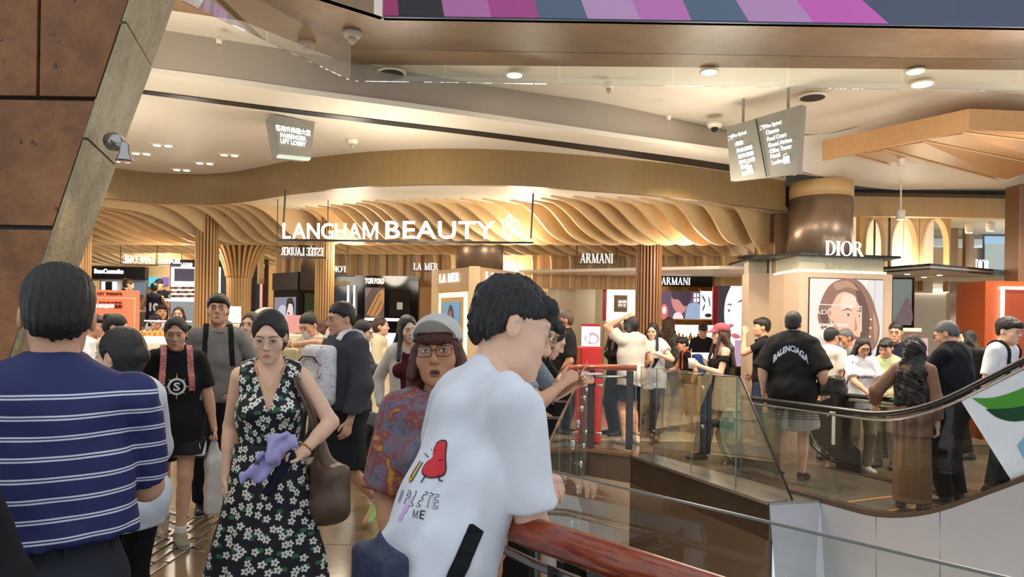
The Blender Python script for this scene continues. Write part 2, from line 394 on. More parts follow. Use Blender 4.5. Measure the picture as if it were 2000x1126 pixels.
trim_ = MB().prism([(CORN.x - .83, CORN.y), (CORN.x - .80, CORN.y), (CORN.x - .80 + .126 * 6.5, CORN.y + 6.5), (CORN.x - .83 + .126 * 6.5, CORN.y + 6.5)], .0, .011)
trim_.build('border_trim', STEEL, floor)
pk = [G(1120, 832, 0), G(1360, 836, 0), G(1290, 802, 0), G(1190, 796, 0), G(1110, 806, 0)]
MB().prism([(p.x, p.y) for p in pk], .006, .010).build('floor_graphic', PINKF, floor)
# tactile guide bars
tb = MB().box((0, 0, 0), (.035, .27, .008), 0, .003); tbm = mesh_data('tactile_bar', tb.v, tb.f, STEEL)
for k, px in enumerate((306, 330, 356, 382)):
    p0 = G(px, 1062, 0)
    for j in range(-4, 3):
        o = obj('tactile_bar', tbm, floor); o.location = (p0.x, p0.y + j * .29, .012)
for k in range(4):
    p0 = G(262 + k * 4, 985 + k * 18, 0)
    for j in range(4):
        o = obj('tactile_bar', tbm, floor); o.location = (p0.x + j * .24 - .2, p0.y - j * .16 + .16, .012); o.rotation_euler.z = math.radians(-124)
# walls of the void below the floor
def vwall(name, a, b, z0, z1, m_, off=(0, 0)):
    d = (Vector(b) - Vector(a)).normalized(); n = Vector((-d.y, d.x)) * .04
    return struct(MB().slab([(a[0] + off[0], a[1] + off[1], z0), (b[0] + off[0], b[1] + off[1], z0), (b[0], b[1], z1), (a[0], a[1], z1)], (n.x, n.y, 0)).build(name, m_))
vwall('wall_void_left', CV, DV, -3.2, 0, BEIGEW); vwall('wall_void_far', DV, EV, -3.2, 0, BEIGEW); vwall('wall_void_right', EV, FV, -3.2, 0, BRONZE_D)
struct(MB().prism([(-.5, -2), (9, -2), (9, 10), (-.5, 10)], -3.35, -3.2).build('floor_lower', mat('lower_grey', rgb(120, 116, 112), .4)))
tr = MB(); tr.slab([(EV.x - .02, EV.y, .0), (FV.x - .02, FV.y, .0), (FV.x + .20, FV.y + .10, .0), (EV.x + .22, EV.y + .06, .0)], (0, 0, .03)); struct(tr.build('trim_1', STEEL), 'metal trim along the edge of the void')
tr = MB(); tr.slab([(DV.x - .1, DV.y - .02, 0), (EV.x, EV.y - .02, 0), (EV.x + .05, EV.y + .12, 0), (DV.x - .1, DV.y + .12, 0)], (0, 0, .04)); struct(tr.build('trim_2', BRONZE), 'bronze kerb at the far side of the void')

# ------------------------------------------------------------------ ceilings
ZS, ZU, ZB = 3.6, 3.95, 3.19
def poly(name, pts, m_, th=.04, kind=True):
    mb = MB(); mb.slab([tuple(p) for p in pts], (0, 0, th)); o = mb.build(name, m_)
    return struct(o) if kind else o
E1 = [G(x, y, ZS) for x, y in ((150, 124), (265, 140), (430, 161), (600, 185), (800, 211), (1000, 239), (1200, 268), (1424, 299))]
zz = (ZU + .04,) * 8
E2 = [G(x, y, z) for (x, y), z in zip(((150, 30), (265, 50), (430, 76), (600, 104), (850, 150), (1060, 184), (1200, 205), (1430, 258)), zz)]
def ruled(name, A, B, m_, n=5, parent=None):
    A = spline(A, 6); B = spline(B, 6); v = []; f = []
    for i in range(len(A)):
        for k in range(n + 1):
            t = k / n; p = A[i].lerp(B[i], t); s = t * t * (3 - 2 * t); p.z = A[i].z + (B[i].z - A[i].z) * (.35 * t + .65 * s); v.append(p)
    for i in range(len(A) - 1):
        for k in range(n): f.append((i * (n + 1) + k, (i + 1) * (n + 1) + k, (i + 1) * (n + 1) + k + 1, i * (n + 1) + k + 1))
    return mesh(name, v, f, m_, parent, True)
struct(ruled('ceiling_cove', E1, E2, GREYP), 'grey sloping cove of the ceiling')
GR = [G(x, y, ZS) for x, y in ((150, 158), (255, 172), (600, 216), (1000, 264), (1300, 303), (1424, 321), (1500, 331))]
GB = [G(x, y, ZS) for x, y in ((150, 165), (255, 179), (600, 224), (1000, 273), (1300, 315), (1424, 333), (1530, 345))]
def between(name, A, B, m_, z=None, th=.05):
    A = spline(A, 5); B = spline(B, 5); n = min(len(A), len(B)); v = []; f = []
    B = [B[round(i * (len(B) - 1) / (n - 1))] for i in range(n)]; A = [A[round(i * (len(A) - 1) / (n - 1))] for i in range(n)]
    for a, b in zip(A, B): v += [(a.x, a.y, a.z if z is None else z), (b.x, b.y, b.z if z is None else z), (b.x, b.y, (b.z if z is None else z) + th), (a.x, a.y, (a.z if z is None else z) + th)]
    for i in range(n - 1):
        for k in range(4): f.append((i * 4 + k, i * 4 + 4 + k, i * 4 + 4 + (k + 1) % 4, i * 4 + (k + 1) % 4))
    return mesh(name, v, f, m_)
struct(between('ceiling_strip', E1, GR + [G(1600, 345, ZS)], CREAM2))
o = between('trim_3', GR, GB, BLACKM, ZS - .008, .02); struct(o, 'black shutter slot in the ceiling')
BT = [G(x, y, ZS) for x, y in ((120, 314), (200, 325), (300, 337), (400, 340), (470, 333), (560, 315), (650, 303), (750, 294), (850, 290), (950, 291), (1050, 296), (1150, 304), (1250, 313), (1350, 325), (1440, 338), (1535, 353))]
struct(between('ceiling_inner', GB, BT, CREAM2))
BS = spline(BT, 6)
struct(MB().strip([(p.x, p.y) for p in BS], ZB, ZS + .02, .07).build('trim_4', MAPLE_B), 'curved wood fascia band over the shop front')
# upper ceiling between the smoke barrier and the cove, with the plaster soffit at the atrium edge
HO = 5.62
SB0, SB1, SB2 = G(500, -3, ZU + .02), G(685, 95, ZU + .02), G(2300, 92, ZU + .02)
KL = [Vector((-9, 2.4, ZU + .02)), SB0, SB1, SB2]
up = [Vector((KL[0].x, KL[0].y, 0)), Vector((SB0.x, SB0.y, 0)), Vector((SB1.x, SB1.y, 0)), Vector((SB2.x, SB2.y, 0)), Vector((13, 7.95, 0)), Vector((G(2010, 225, ZU + .04).x, G(2010, 225, ZU + .04).y + .02, 0)), Vector((G(1800, 215, ZU + .04).x, G(1800, 215, ZU + .04).y + .02, 0)), Vector((G(1610, 262, ZU + .04).x, G(1610, 262, ZU + .04).y + .02, 0))] + [Vector((p.x, p.y + .02, 0)) for p in reversed(E2)] + [Vector((-9, 5.2, 0))]
poly('ceiling_upper', [(p.x, p.y, ZU + .04) for p in up], CREAM2)
sof = [(-9.5, 2.0), (-2.55, 4.35), (SB1.x + .42, HO + .02), (14, HO + .02), (14, SB2.y + .38), (SB1.x - .1, SB1.y + .38), (SB0.x - .25, SB0.y + .4), (-9.5, 3.2)]
poly('ceiling_soffit', [(x, y, ZU + .02) for x, y in sof], PLASTER, .3)
struct(MB().prism([(-14, 6.6), (14, 6.6), (14, 22), (-14, 22)], 4.25, 4.3).build('ceiling_backing', CREAM2))  # unseen backing slab added over the ceilings to block the sky
# right-hand ceiling sloping down to the glazed shopfront
RA = [E2[-1], G(1610, 262, ZU + .04), G(1800, 215, ZU + .04), G(2010, 225, ZU + .04), Vector((13, 7.9, ZU + .04))]
RB = [E1[-1], G(1600, 343, ZS), G(1700, 366, ZS), G(2010, 388, ZS), Vector((13, 11.2, ZS))]
struct(ruled('ceiling_right', RA, RB, CREAM2), 'cream ceiling sloping down to the right-hand shopfront')
# smoke barrier
sb = thing('smoke_barrier', 'frameless clear glass smoke barrier hanging below the ceiling', 'glass barrier', (SB1.x, SB1.y, ZU))
def pane(root, name, a, b, z0, z1, th=.012, m_=GLASS, bev=True):
    a = Vector(a[:2]); b = Vector(b[:2]); d = (b - a).normalized(); n = Vector((-d.y, d.x)) * th
    mb = MB(); mb.slab([(a.x, a.y, z0), (b.x, b.y, z0), (b.x, b.y, z1), (a.x, a.y, z1)], (n.x, n.y, 0))
    return part(root, name, mb, m_)
xs = [SB1.x, -.62, .38, 1.38, 2.38, 3.38, 4.42, 5.5, 6.6]
for a, b in zip(xs, xs[1:]): pane(sb, 'pane', (a + .006, SB1.y), (b - .006, SB1.y), 3.69, ZU + .02, m_=GLASS)
dl = (Vector((SB0.x, SB0.y)) - Vector((SB1.x, SB1.y)))
for k in range(3): pane(sb, 'pane', Vector((SB1.x, SB1.y)) + dl * (k * .9 + .01), Vector((SB1.x, SB1.y)) + dl * (k * .9 + .89), 3.69, ZU + .02)
# hoarding with bold stripes on the floor above
hb = thing('striped_hoarding', 'printed hoarding with slanting pink, lilac and slate stripes above the soffit', 'hoarding', (SB1.x + .4, HO, ZU))
base = MB(); hx0 = P(748, 30, HO).x
base.slab([(hx0, HO, ZU + .02), (14, HO, ZU + .02), (14, HO, 5.3), (hx0, HO, 5.3)], (0, .06, 0)); part(hb, 'board', base, mat('hoarding_slate', rgb(74, 82, 104), .4))
cols = [('a', rgb(170, 50, 112)), ('b', rgb(30, 30, 36)), ('c', rgb(190, 112, 168)), ('d', rgb(176, 68, 140)), ('e', rgb(88, 104, 126)), ('f', rgb(194, 150, 192)), ('g', rgb(198, 116, 184)), ('h', rgb(86, 106, 128)), ('i', rgb(190, 142, 188)), ('j', rgb(206, 96, 184))]
edges = [748, 779, 868, 960, 1053, 1148, 1250, 1350, 1462, 1588, 1735]
tops = [748, 776, 862, 952, 1044, 1136, 1236, 1336, 1442, 1563, 1698]
for k in range(10):
    z1 = 5.25; sl = [(tops[k] - edges[k]) * 10.0, (tops[k + 1] - edges[k + 1]) * 10.0] if k else [0, (tops[1] - edges[1]) * 10.0]
    a, b = P(edges[k], 31, HO).x, P(edges[k + 1], 29, HO).x
    mb = MB(); mb.slab([(a, HO - .006, ZU + .03), (b, HO - .006, ZU + .03), (b + sl[1] * HO / F_PX, HO - .006, z1), (a + sl[0] * HO / F_PX, HO - .006, z1)], (0, .006, 0))
    part(hb, 'stripe', mb, mat('hoarding_' + cols[k][0], cols[k][1], .4, var=.02))
le = MB(); le.slab([(hx0, HO, ZU + .02), (-2.7, 4.3, ZU + .02), (-2.7, 4.3, 5.3), (hx0, HO, 5.3)], (-.03, .05, 0)); part(hb, 'return_panel', le, CREAM2)
# ------------------------------------------------------------------ leaning stone pier at the left
PY = 3.05
def lean(z): return P(250, 0, PY).x + (P(80, 510, PY).x - P(250, 0, PY).x) * (P(250, 0, PY).z - z) / (P(250, 0, PY).z - P(80, 510, PY).z)
pier = struct(MB().slab([(-4.6, PY + .03, 0), (lean(0) - .02, PY + .03, 0), (lean(4.4) - .02, PY + .03, 4.4), (-4.6, PY + .03, 4.4)], (-.2, .48, 0)).build('wall_left', BLACKM), 'leaning stone-clad pier')
rows = [(0, 1.02), (1.02, P(0, 443, PY).z), (P(0, 443, PY).z, P(0, 190, PY).z), (P(0, 190, PY).z, 4.4)]
for r, (z0, z1) in enumerate(rows):
    vx = [P(75, 100, PY).x, -3.2] if r == 3 else ([-3.0] if r % 2 else [-2.75])
    e0 = None; xr0, xr1 = lean(z0), lean(z1)
    bounds = [None] + vx + [-4.6]
    for i in range(len(bounds) - 1):
        ra = (xr0, xr1) if bounds[i] is None else (bounds[i] - .008, bounds[i] - .008)
        lb = bounds[i + 1] + (.008 if i < len(bounds) - 2 else 0)
        mb = MB(); mb.slab([(lb, PY, z0 + .01), (ra[0], PY, z0 + .01), (ra[1], PY, z1 - .01), (lb, PY, z1 - .01)], (0, .035, 0)); mb.build('stone_panel', ROCK, pier)
for k, (z0, z1) in enumerate(((0, 1.3), (1.3, P(0, 268, PY).z), (P(0, 268, PY).z, P(0, 40, PY).z), (P(0, 40, PY).z, 4.4))):
    mb = MB(); a0, a1 = lean(z0), lean(z1)
    mb.slab([(a0 + .004, PY + .001, z0 + .006), (a1 + .004, PY + .001, z1 - .006), (a1 - .1 - .03 * (4.4 - z1), PY + .52, z1 - .006), (a0 - .1 - .03 * (4.4 - z0), PY + .52, z0 + .006)], (.02, 0, 0)); mb.build('edge_panel', ROCK_E, pier)
# spot lamp on an arm
sp = P(188, 265, PY); sl_ = thing('spot_lamp', 'small silver spotlight on a thin arm fixed to the stone pier', 'spotlight', (sp.x + .02, sp.y + .12, sp.z))
mb = MB().lathe([(.0, 0), (.04, .002), (.042, .03), (.03, .055), (0, .06)], (0, 0, 0), 16, 'Y'); q = [(x, -y, z) for x, y, z in mb.v]; mesh('wall_plate', q, mb.f, STEEL, sl_, True)
hd = P(229, 296, PY) - sp + Vector((0, .0, 0))
mb = MB().sweep([(0, -.05, 0), (hd.x * .6, -.09, hd.z * .45), (hd.x, -.1, hd.z * .75)], .006, 6); mb.build('arm', STEEL, sl_)
hp = Vector((hd.x, -.1, hd.z * .75)); mb = MB(); mb.lathe([(.014, .03), (.018, .02), (.022, -.02), (.034, -.045), (.036, -.05)], hp, 14); mb.build('lamp_head', STEEL, sl_, True)
mb = MB(); mb.lathe([(0, -.048), (.03, -.0481)], hp, 14); mb.build('bulb', emit('spot_bulb', (1, .9, .7, 1), 14), sl_)
lamp('pier_spot', 'SPOT', sl_.location + hp + Vector((0, -.06, -.06)), 9, (1, .8, .5), .02, 1.7, sl_.location + hp + Vector((-.12, .25, -.8)))
# ceiling downlights and fittings
def fitting(px, py, z, name, label, cat, r=.06, lit=None, group=None, dome=False, m_=CREAM2, black=False):
    p = G(px, py, z); t = thing(name, label, cat, (p.x, p.y, z), 0, group)
    if dome:
        mb = MB(); mb.lathe([(r, 0), (r, -.03), (r * .8, -.05), (r * .45, -.055)], (0, 0, 0), 16); mb.build('housing', m_, t, True)
        mb = MB(); mb.lathe([(r * .5, -.055), (r * .42, -.085), (r * .2, -.10), (0, -.103)], (0, 0, 0), 14); mb.build('sensor', BLACKG if black else GREYP, t, True)
    else:
        mb = MB(); mb.lathe([(r * 1.0, .0), (r * 1.25, 0), (r * 1.25, -.012), (r, -.012)], (0, 0, 0), 20); mb.build('rim', m_, t, True)
        mb = MB(); mb.lathe([(0, -.0135), (r, -.0136)], (0, 0, 0), 20); mb.build('lens' if lit else 'grille', lit or DSTEEL, t)
    return t
DL = emit('downlight_glow', (1, .8, .5, 1), 9)
fitting(1005, 145, ZU, 'downlight', 'round warm downlight behind the glass barrier, above the shop-name sign', 'downlight', .07, DL)
fitting(1385, 139, ZU, 'downlight', 'round warm downlight behind the glass barrier, left of the directory sign', 'downlight', .07, DL)
fitting(1788, 138, ZU, 'downlight', 'round warm downlight behind the glass barrier at the right', 'downlight', .07, DL)
fitting(1801, 163, ZU - .005, 'downlight', 'round warm downlight just below the glass barrier at the right', 'downlight', .09, DL)
fitting(1587, 189, ZU - .005, 'ceiling_speaker', 'round grey ceiling speaker above the directory sign', 'speaker', .12)
fitting(765, 141, ZU, 'ceiling_speaker', 'round grey ceiling speaker behind the left end of the glass barrier', 'speaker', .11)
fitting(1189, 162, ZU - .005, 'smoke_detector', 'small round smoke detector under the glass barrier', 'detector', .05, dome=True)
fitting(688, 62, ZU + .015, 'smoke_detector', 'grey smoke detector on the brown plaster soffit', 'detector', .075, dome=True, m_=GREYP)
fitting(1396, 240, ZU - .06, 'dome_camera', 'white dome security camera left of the directory sign', 'camera', .085, dome=True, black=True)
fitting(689, 272, ZS, 'smoke_detector', 'white smoke detector beside the lift lobby sign', 'detector', .06, dome=True)
fitting(428, 73, ZU - .05, 'sprinkler_head', 'tiny sprinkler head on the grey ceiling cove', 'sprinkler', .025, dome=True)
fitting(1306, 224, ZU - .12, 'sprinkler_head', 'tiny sprinkler head left of the dome camera', 'sprinkler', .025, dome=True)
for k, (a, b, w_) in enumerate(((318, 283, 'first of the back row from the pier'), (276, 299, 'nearest the pier in the middle row'), (238, 314, 'leftmost, beside the stone pier'), (448, 302, 'beside the lift lobby sign'), (400, 318, 'second from the lift lobby sign'), (355, 331, 'closest to the curved wood band'))):
    p = G(a, b, ZS); t = thing('twin_downlight', 'white twin recessed downlight, ' + w_, 'downlight', (p.x, p.y, ZS), math.radians(12), 'twin downlights over the walkway')
    MB().box((0, 0, -.004), (.26, .12, .012), 0, .004).build('frame', CREAM2, t)
    for s in (-1, 1):
        mb = MB(); mb.lathe([(0, -.012), (.04, -.0121)], (s * .06, 0, 0), 14); mb.build('bulb', emit('twin_glow', (1, .92, .75, 1), 7), t)
# ------------------------------------------------------------------ overhead signs
SIGNB = mat('sign_grey_metal', rgb(138, 134, 122), .5, 0)
def taper_sign(name, label, tl, tr_, br, bl, Y, dep, skew):
    "tapered box sign: four front corner pixels, depth skew along x per side"
    a = [P(*tl, Y), P(*tr_, Y + skew), P(*br, Y + skew), P(*bl, Y)]
    t = thing(name, label, 'sign', (a[0].lerp(a[1], .5)))
    n = (a[1] - a[0]).cross(a[3] - a[0]).normalized()
    if n.y < 0: n = -n
    d2 = P(*br, 1) - Vector((0, 0, EYE)); a[2] = Vector((0, 0, EYE)) + d2 * ((a[0] - Vector((0, 0, EYE))).dot(n) / d2.dot(n))
    mb = MB(); mb.slab(a, n * dep); part(t, 'housing', mb, SIGNB)
    R = (a[1] - a[0]).normalized(); U = (-(R.cross(n)))
    if U.z < 0: U = -U
    return t, a, R, U, n
t, a, R, U, n = taper_sign('hanging_sign', 'grey tapered hanging sign with white lift lobby lettering', (531, 223), (615, 238), (607, 307), (545, 301), 6.95, .16, .3)
sd = MB(); sd.slab([P(518, 222, 6.95) + Vector((0, .25, 0)), a[0] - n * .002, a[3] - n * .002, P(535, 296, 6.95) + Vector((0, .2, 0))], n * .02); part(t, 'side_panel', sd, SIGNB)
fb = MB(); fb.slab([a[3], a[2], a[2] + n * .06, a[3] + n * .06], (0, 0, -.02)); part(t, 'light_strip', fb, emit('sign_lip', (.9, 1, .8, 1), .6))
def onp(px, py):
    d = P(px, py, 1) - Vector((0, 0, EYE)); return Vector((0, 0, EYE)) + d * ((a[0] - Vector((0, 0, EYE))).dot(n) / d.dot(n)) - n * .012
def onsign(name, s, px, py, Y, w_, h_, **kw): return letters(name, s, onp(px, py), (onp(px + w_ / 2, py) - onp(px - w_ / 2, py)).length, h_ * Y / F_PX, LEDS, t, R, U, root=t, depth=.003, **kw)
onsign('lettering', '客用升降機大堂', 572, 255, 7.1, 66, 12, bold=.012); onsign('lettering', 'PASSENGER', 572, 268, 7.1, 49, 9, bold=.02); onsign('lettering', 'LIFT LOBBY', 572, 279, 7.1, 48, 9, bold=.02)
t, a, R, U, n = taper_sign('directory_sign', 'large grey tapered directory sign listing mall destinations in white', (1419, 248), (1566, 204), (1557, 338), (1427, 353), 7.6, .1, -.6)
sd = MB(); sd.slab([a[1] - n * .002, P(1585, 203, 7.0) + Vector((0, .3, 0)), P(1573, 330, 7.0) + Vector((0, .3, 0)), a[2] - n * .002], (.02, .02, 0)); part(t, 'side_panel', sd, SIGNB)
mid0, mid1 = onp(1478, 233), onp(1499, 345)
for f_ in (.2, .8):
    q_ = a[0].lerp(a[1], f_) + n * .05; mb = MB(); mb.sweep([q_ - Vector((0, 0, .02)), Vector((q_.x, q_.y, ZU + .04))], .015, 6); part(t, 'hanger', mb, SIGNB)
dv = MB(); dv.sweep([mid0 - n * .006, mid1 - n * .006], .006, 4); part(t, 'divider', dv, DSTEEL)
def ytop(px): return 7.6 - .6 * (px - 1419) / (1566 - 1419)
for i, s in enumerate(['戲院', '美食廣場', '通天廣場', '辦公大樓', '酒店', '儲物櫃']):
    w_ = 7.6 * len(s) ; px = 1437 + i * 2.6 + w_ / 2; py = 279.5 + i * 11.4; onsign('lettering', s, px, py, ytop(px), w_, 8.5, bold=.02)
for i, s in enumerate(['Cinema', 'Food Court', 'Grand Atrium', 'Office Tower', 'Hotel', 'Locker']):
    w_ = [25, 37, 45, 43, 18, 23][i]; px = 1497 + i * 2.3 + w_ / 2; py = 257.5 + i * 11.8 - w_ * .06; onsign('lettering', s, px, py, ytop(px), w_, 8.5, bold=.02)
onsign('lettering', 'The Spiral', 1444, 263, ytop(1444), 28, 8, bold=.02); onsign('lettering', 'The Spiral', 1510, 244, ytop(1510), 33, 9, bold=.02)
for px, py in ((1427, 270), (1489, 250)):
    c = onp(px, py); mb = MB(); k = .022
    mb.sweep([c - R * k - U * k, c + R * k + U * k], .0035, 4); mb.sweep([c - R * k + U * k, c + R * k + U * k, c + R * k - U * k], .0035, 4); part(t, 'arrow', mb, LEDS)
for px, py in ((1465, 328), (1537, 311)):
    c = onp(px, py); mb = MB(); mb.slab([c - R * .03 - U * .04, c + R * .03 - U * .04, c + R * .03 + U * .03, c - R * .03 + U * .03], -n * .004); mb.sweep([c - R * .03 + U * .045, c + U * .055, c + R * .012 + U * .055], .004, 4); part(t, 'locker_icon', mb, LEDS)
# shop-name sign hanging across the front
YS = 8.9
ls = thing('shop_sign', 'long hanging shop sign with glowing white capital letters', 'sign', P(780, 466, YS))
mb = MB(); mb.slab([P(543, 466, YS), P(1042, 472, YS), P(1042, 476, YS), P(543, 470, YS)], (0, .05, 0)); part(ls, 'bar', mb, DSTEEL)
for px in (552, 1037):
    mb = MB(); mb.sweep([P(px, 466, YS + .02), Vector((P(px, 466, YS).x + .02, YS + .02, 3.22))], .012, 6); part(ls, 'rod', mb, DSTEEL)
s_ = YS / F_PX; R1 = (P(960, 468, YS) - P(548, 466, YS)).normalized(); U1 = Vector((0, -1, 0)).cross(R1); U1 = U1 if U1.z > 0 else -U1
HALO = emit('halo_letter', (1, 1, .93, 1), 1.7)
letters('lettering', 'LANGHAM', P(645, 450, YS), 186 * s_, 33 * s_, HALO, ls, R1, U1, .014, .008, root=ls, space=1.05); letters('lettering', 'BEAUTY', P(860, 449, YS), 214 * s_, 35 * s_, HALO, ls, R1, U1, .014, .008, root=ls, space=1.05)
def strokes(name, root, pts_list, Y, r, m_, parent=None):
    mb = MB()
    for pts in pts_list: mb.sweep(spline([P(x, y, Y) for x, y in pts], 5), r * Y / F_PX, 6, up=(0, 1, 0))
    return part(root, name, mb, m_, True, parent)
strokes('heart_logo', ls, [[(981, 428), (984, 445), (991, 465), (1000, 456), (1013, 448)], [(992, 444), (990, 428), (996, 419), (999, 428), (997, 440)], [(997, 440), (1004, 430), (1012, 433), (1006, 443), (996, 452)]], YS - .02, 2.0, HALO)
# ------------------------------------------------------------------ shop shell
shop_c = struct(MB().prism([(-14, BS[0].y + .1)] + [(q.x, q.y + .05) for q in BS[::3]] + [(4.1, 10.3), (4.3, 22), (-14, 22)], ZB + .03, ZB + .08).build('ceiling', CREAM2), 'pale ceiling above the wooden fins of the shop')
struct(MB().box((0, 18.6, 1.6), (28, .1, 3.4)).build('wall_back', MAPLE)); struct(MB().box((-11.5, 14, 1.6), (.1, 10, 3.4)).build('wall_side', CREAM))
# wavy timber fins, running from near left to far right
FD = Vector((.71, .71)).normalized(); FP = Vector((FD.y, -FD.x))
def fin_wave(c0, s0, s1, i):
    n = 44; pts = []; zb = []
    for k in range(n + 1):
        s = s0 + (s1 - s0) * k / n; pts.append(c0 + FD * s)
        e_ = min(1, k / n * (s1 - s0) / .8); e_ = e_ * e_ * (3 - 2 * e_); zb.append(3.2 + e_ * (-.27 + .15 * math.sin(2 * PI * s / 2.5 + i * .107) + .05 * math.sin(2 * PI * s / 6.1 + i * .034)))
    return pts, zb
fa = [Vector((p.x, p.y)) for p in BS]
def front_y(x):
    if x <= fa[0].x: return fa[0].y
    for a, b in zip(fa, fa[1:]):
        if a.x <= x <= b.x: return a.y + (b.y - a.y) * (x - a.x) / max(1e-6, b.x - a.x)
    return fa[-1].y + .1 * (x - fa[-1].x)
for i in range(112):
    c0 = Vector((-18.0, 9.0)) + FP * 0 + Vector((i * .28, 0))
    ok = [s for s in np.linspace(0, 14, 120) if c0.x + FD.x * s > -11 and c0.x + FD.x * s < 3.9 and 9.0 + FD.y * s > front_y(c0.x + FD.x * s) + (.12 if not -3.6 < c0.x + FD.x * s < .3 else 1.0) and 9.0 + FD.y * s < (13.0 if c0.x + FD.x * s > -2.6 else 16.5)]
    if len(ok) < 8: continue
    pts, zb = fin_wave(c0, ok[0], ok[-1], i)
    MB().strip(pts, zb, ZB + .04, .028).build('fin', MAPLE_F, shop_c)
# arched ribs where the fins come down the inner wall
aw = struct(MB().slab([(P(540, 500, 13.3).x, 13.3, 2.28), (P(1520, 500, 13.0).x, 13.0, 2.28), (P(1520, 500, 13.0).x, 13.0, 3.3), (P(540, 500, 13.3).x, 13.3, 3.3)], (0, .06, 0)).build('wall_arched', MAPLE), 'wood-panelled inner wall with arched ribs')
def rib_prof(c, h0=2.28):
    pr = [(0, h0), (.10, h0), (.10, 2.72)] + [(.10 + .55 * (1 - math.cos(t)), 2.72 + .47 * math.sin(t)) for t in np.linspace(.15, PI / 2, 9)] + [(0, 3.19)]
    d = Vector((-.78, -.62)); return [(c[0] + d.x * u, c[1] + d.y * u, z) for u, z in pr]
for px in list(range(512, 900, 34)) + list(range(1008, 1530, 37)):
    c = P(px, 560, 13.05); MB().slab(rib_prof((c.x, 13.08)), (.03, -.02, 0)).build('arched_rib', MAPLE_F, aw)
    if px > 640:
        c2 = P(px + 17, 560, 13.05); MB().box((c2.x, 13.04, 2.75), (.006, .02, .92)).build('board_joint', SLAT, aw)
# soffit boxes lit from behind near the arch (pale niches)
for px in range(812, 1110, 34):
    c = P(px, 392 + (1000 - px) * .04, 10.6); MB().box((c.x, c.y, c.z), (.10, .04, .22), -.5).build('light_niche', emit('niche_glow', (1, .82, .48, 1), 1.1), shop_c)
# slatted columns
def slat_column(px, Y, label, r=.2, m_=SLAT_L, z1=3.2, n=22, core=SLAT):
    c = P(px, 600, Y); t = thing('slatted_column', label, 'column', (c.x, c.y, 0))
    MB().lathe([(r * .86, 0), (r * .86, z1)], (0, 0, 0), 20).build('core', core, t, True)
    b = MB().box((0, 0, z1 / 2), (r * .13, r * .2, z1)); me = mesh_data('slat', b.v, b.f, m_)
    for k in range(n):
        a = 2 * PI * k / n; o = obj('slat', me, t); o.location = (r * .93 * math.cos(a), r * .93 * math.sin(a), 0); o.rotation_euler.z = a + PI / 2
    return t
slat_column(403, 10.6, 'round column of pale timber slats left of the tree-shaped column', .16)
slat_column(633, 10.6, 'round column of pale timber slats under the shop-name sign', .135)
slat_column(1266, 10.9, 'tall dark slatted timber column beside the black illuminated screen wall', .19, mat('dark_walnut', rgb(150, 108, 70), .4), 3.2, 24, mat('walnut_core', rgb(52, 34, 22), .6))
slat_column(158, 10.0, 'round timber slat column just right of the stone pier', .12)
# tree-shaped column: slats flare outward into the ceiling
c = P(466, 600, 11.4); t = thing('tree_column', 'timber column whose slats fan out like a tree into the ceiling', 'column', (c.x, c.y, 0))
MB().lathe([(.13, 0), (.13, 2.2), (.2, 2.55), (.34, 2.8), (.7, 3.05), (.95, 3.19)], (0, 0, 0), 24).build('core', mat('tree_core', rgb(150, 108, 62), .6), t, True)
prof = [(.165, 0), (.165, 2.05), (.19, 2.3), (.25, 2.52), (.36, 2.74), (.54, 2.92), (.78, 3.05), (1.02, 3.13)]
mb = MB(); mb.sweep([(r, 0, z) for r, z in spline([(r, z, 0) for r, z in prof], 3) for z in [z]] if False else [(p.x, 0, p.y) for p in spline([(r, z, 0) for r, z in prof], 3)], .027, 4, up=(0, 1, 0), square=True)
me = mesh_data('slat', mb.v, mb.f, SLAT_L)
for k in range(26):
    o = obj('slat', me, t); o.rotation_euler.z = 2 * PI * k / 26
# smooth bronze drum columns
def drum(px0, px1, Y, z0, z1, m_, label, name='round_column', cap=None):
    a, b = P(px0, 500, Y).x, P(px1, 500, Y).x; r = (b - a) / 2; t = thing(name, label, 'column', ((a + b) / 2, Y + r, 0))
    MB().lathe([(r, z0), (r, z1)], (0, 0, 0), 36).build('drum', m_, t, True)
    if cap: MB().lathe([(r * 1.015, z1), (r * 1.015, cap)], (0, 0, 0), 36).build('capital', MAPLE, t, True)
    return t
drum(888, 983, 11.2, 2.445, 3.18, mat('drum_metal', rgb(158, 134, 112), .34, .6, stretch=(20, 20, .5)), 'broad bronze drum column rising behind the beige two-sided cosmetics booth')
drum(1567, 1688, 9.3, P(1600, 499, 9.3).z + .035, P(1630, 378, 9.3).z, mat('drum_metal', rgb(158, 134, 112), .34, .6, stretch=(20, 20, .5)), 'broad brushed-metal drum column with a wooden collar above the portrait booth', cap=P(1630, 347, 9.3).z)
drum(583, 620, 12.2, 2.425, 3.15, mat('grey_drum', rgb(150, 132, 112), .35, .5), 'grey drum column behind the black corner booth')
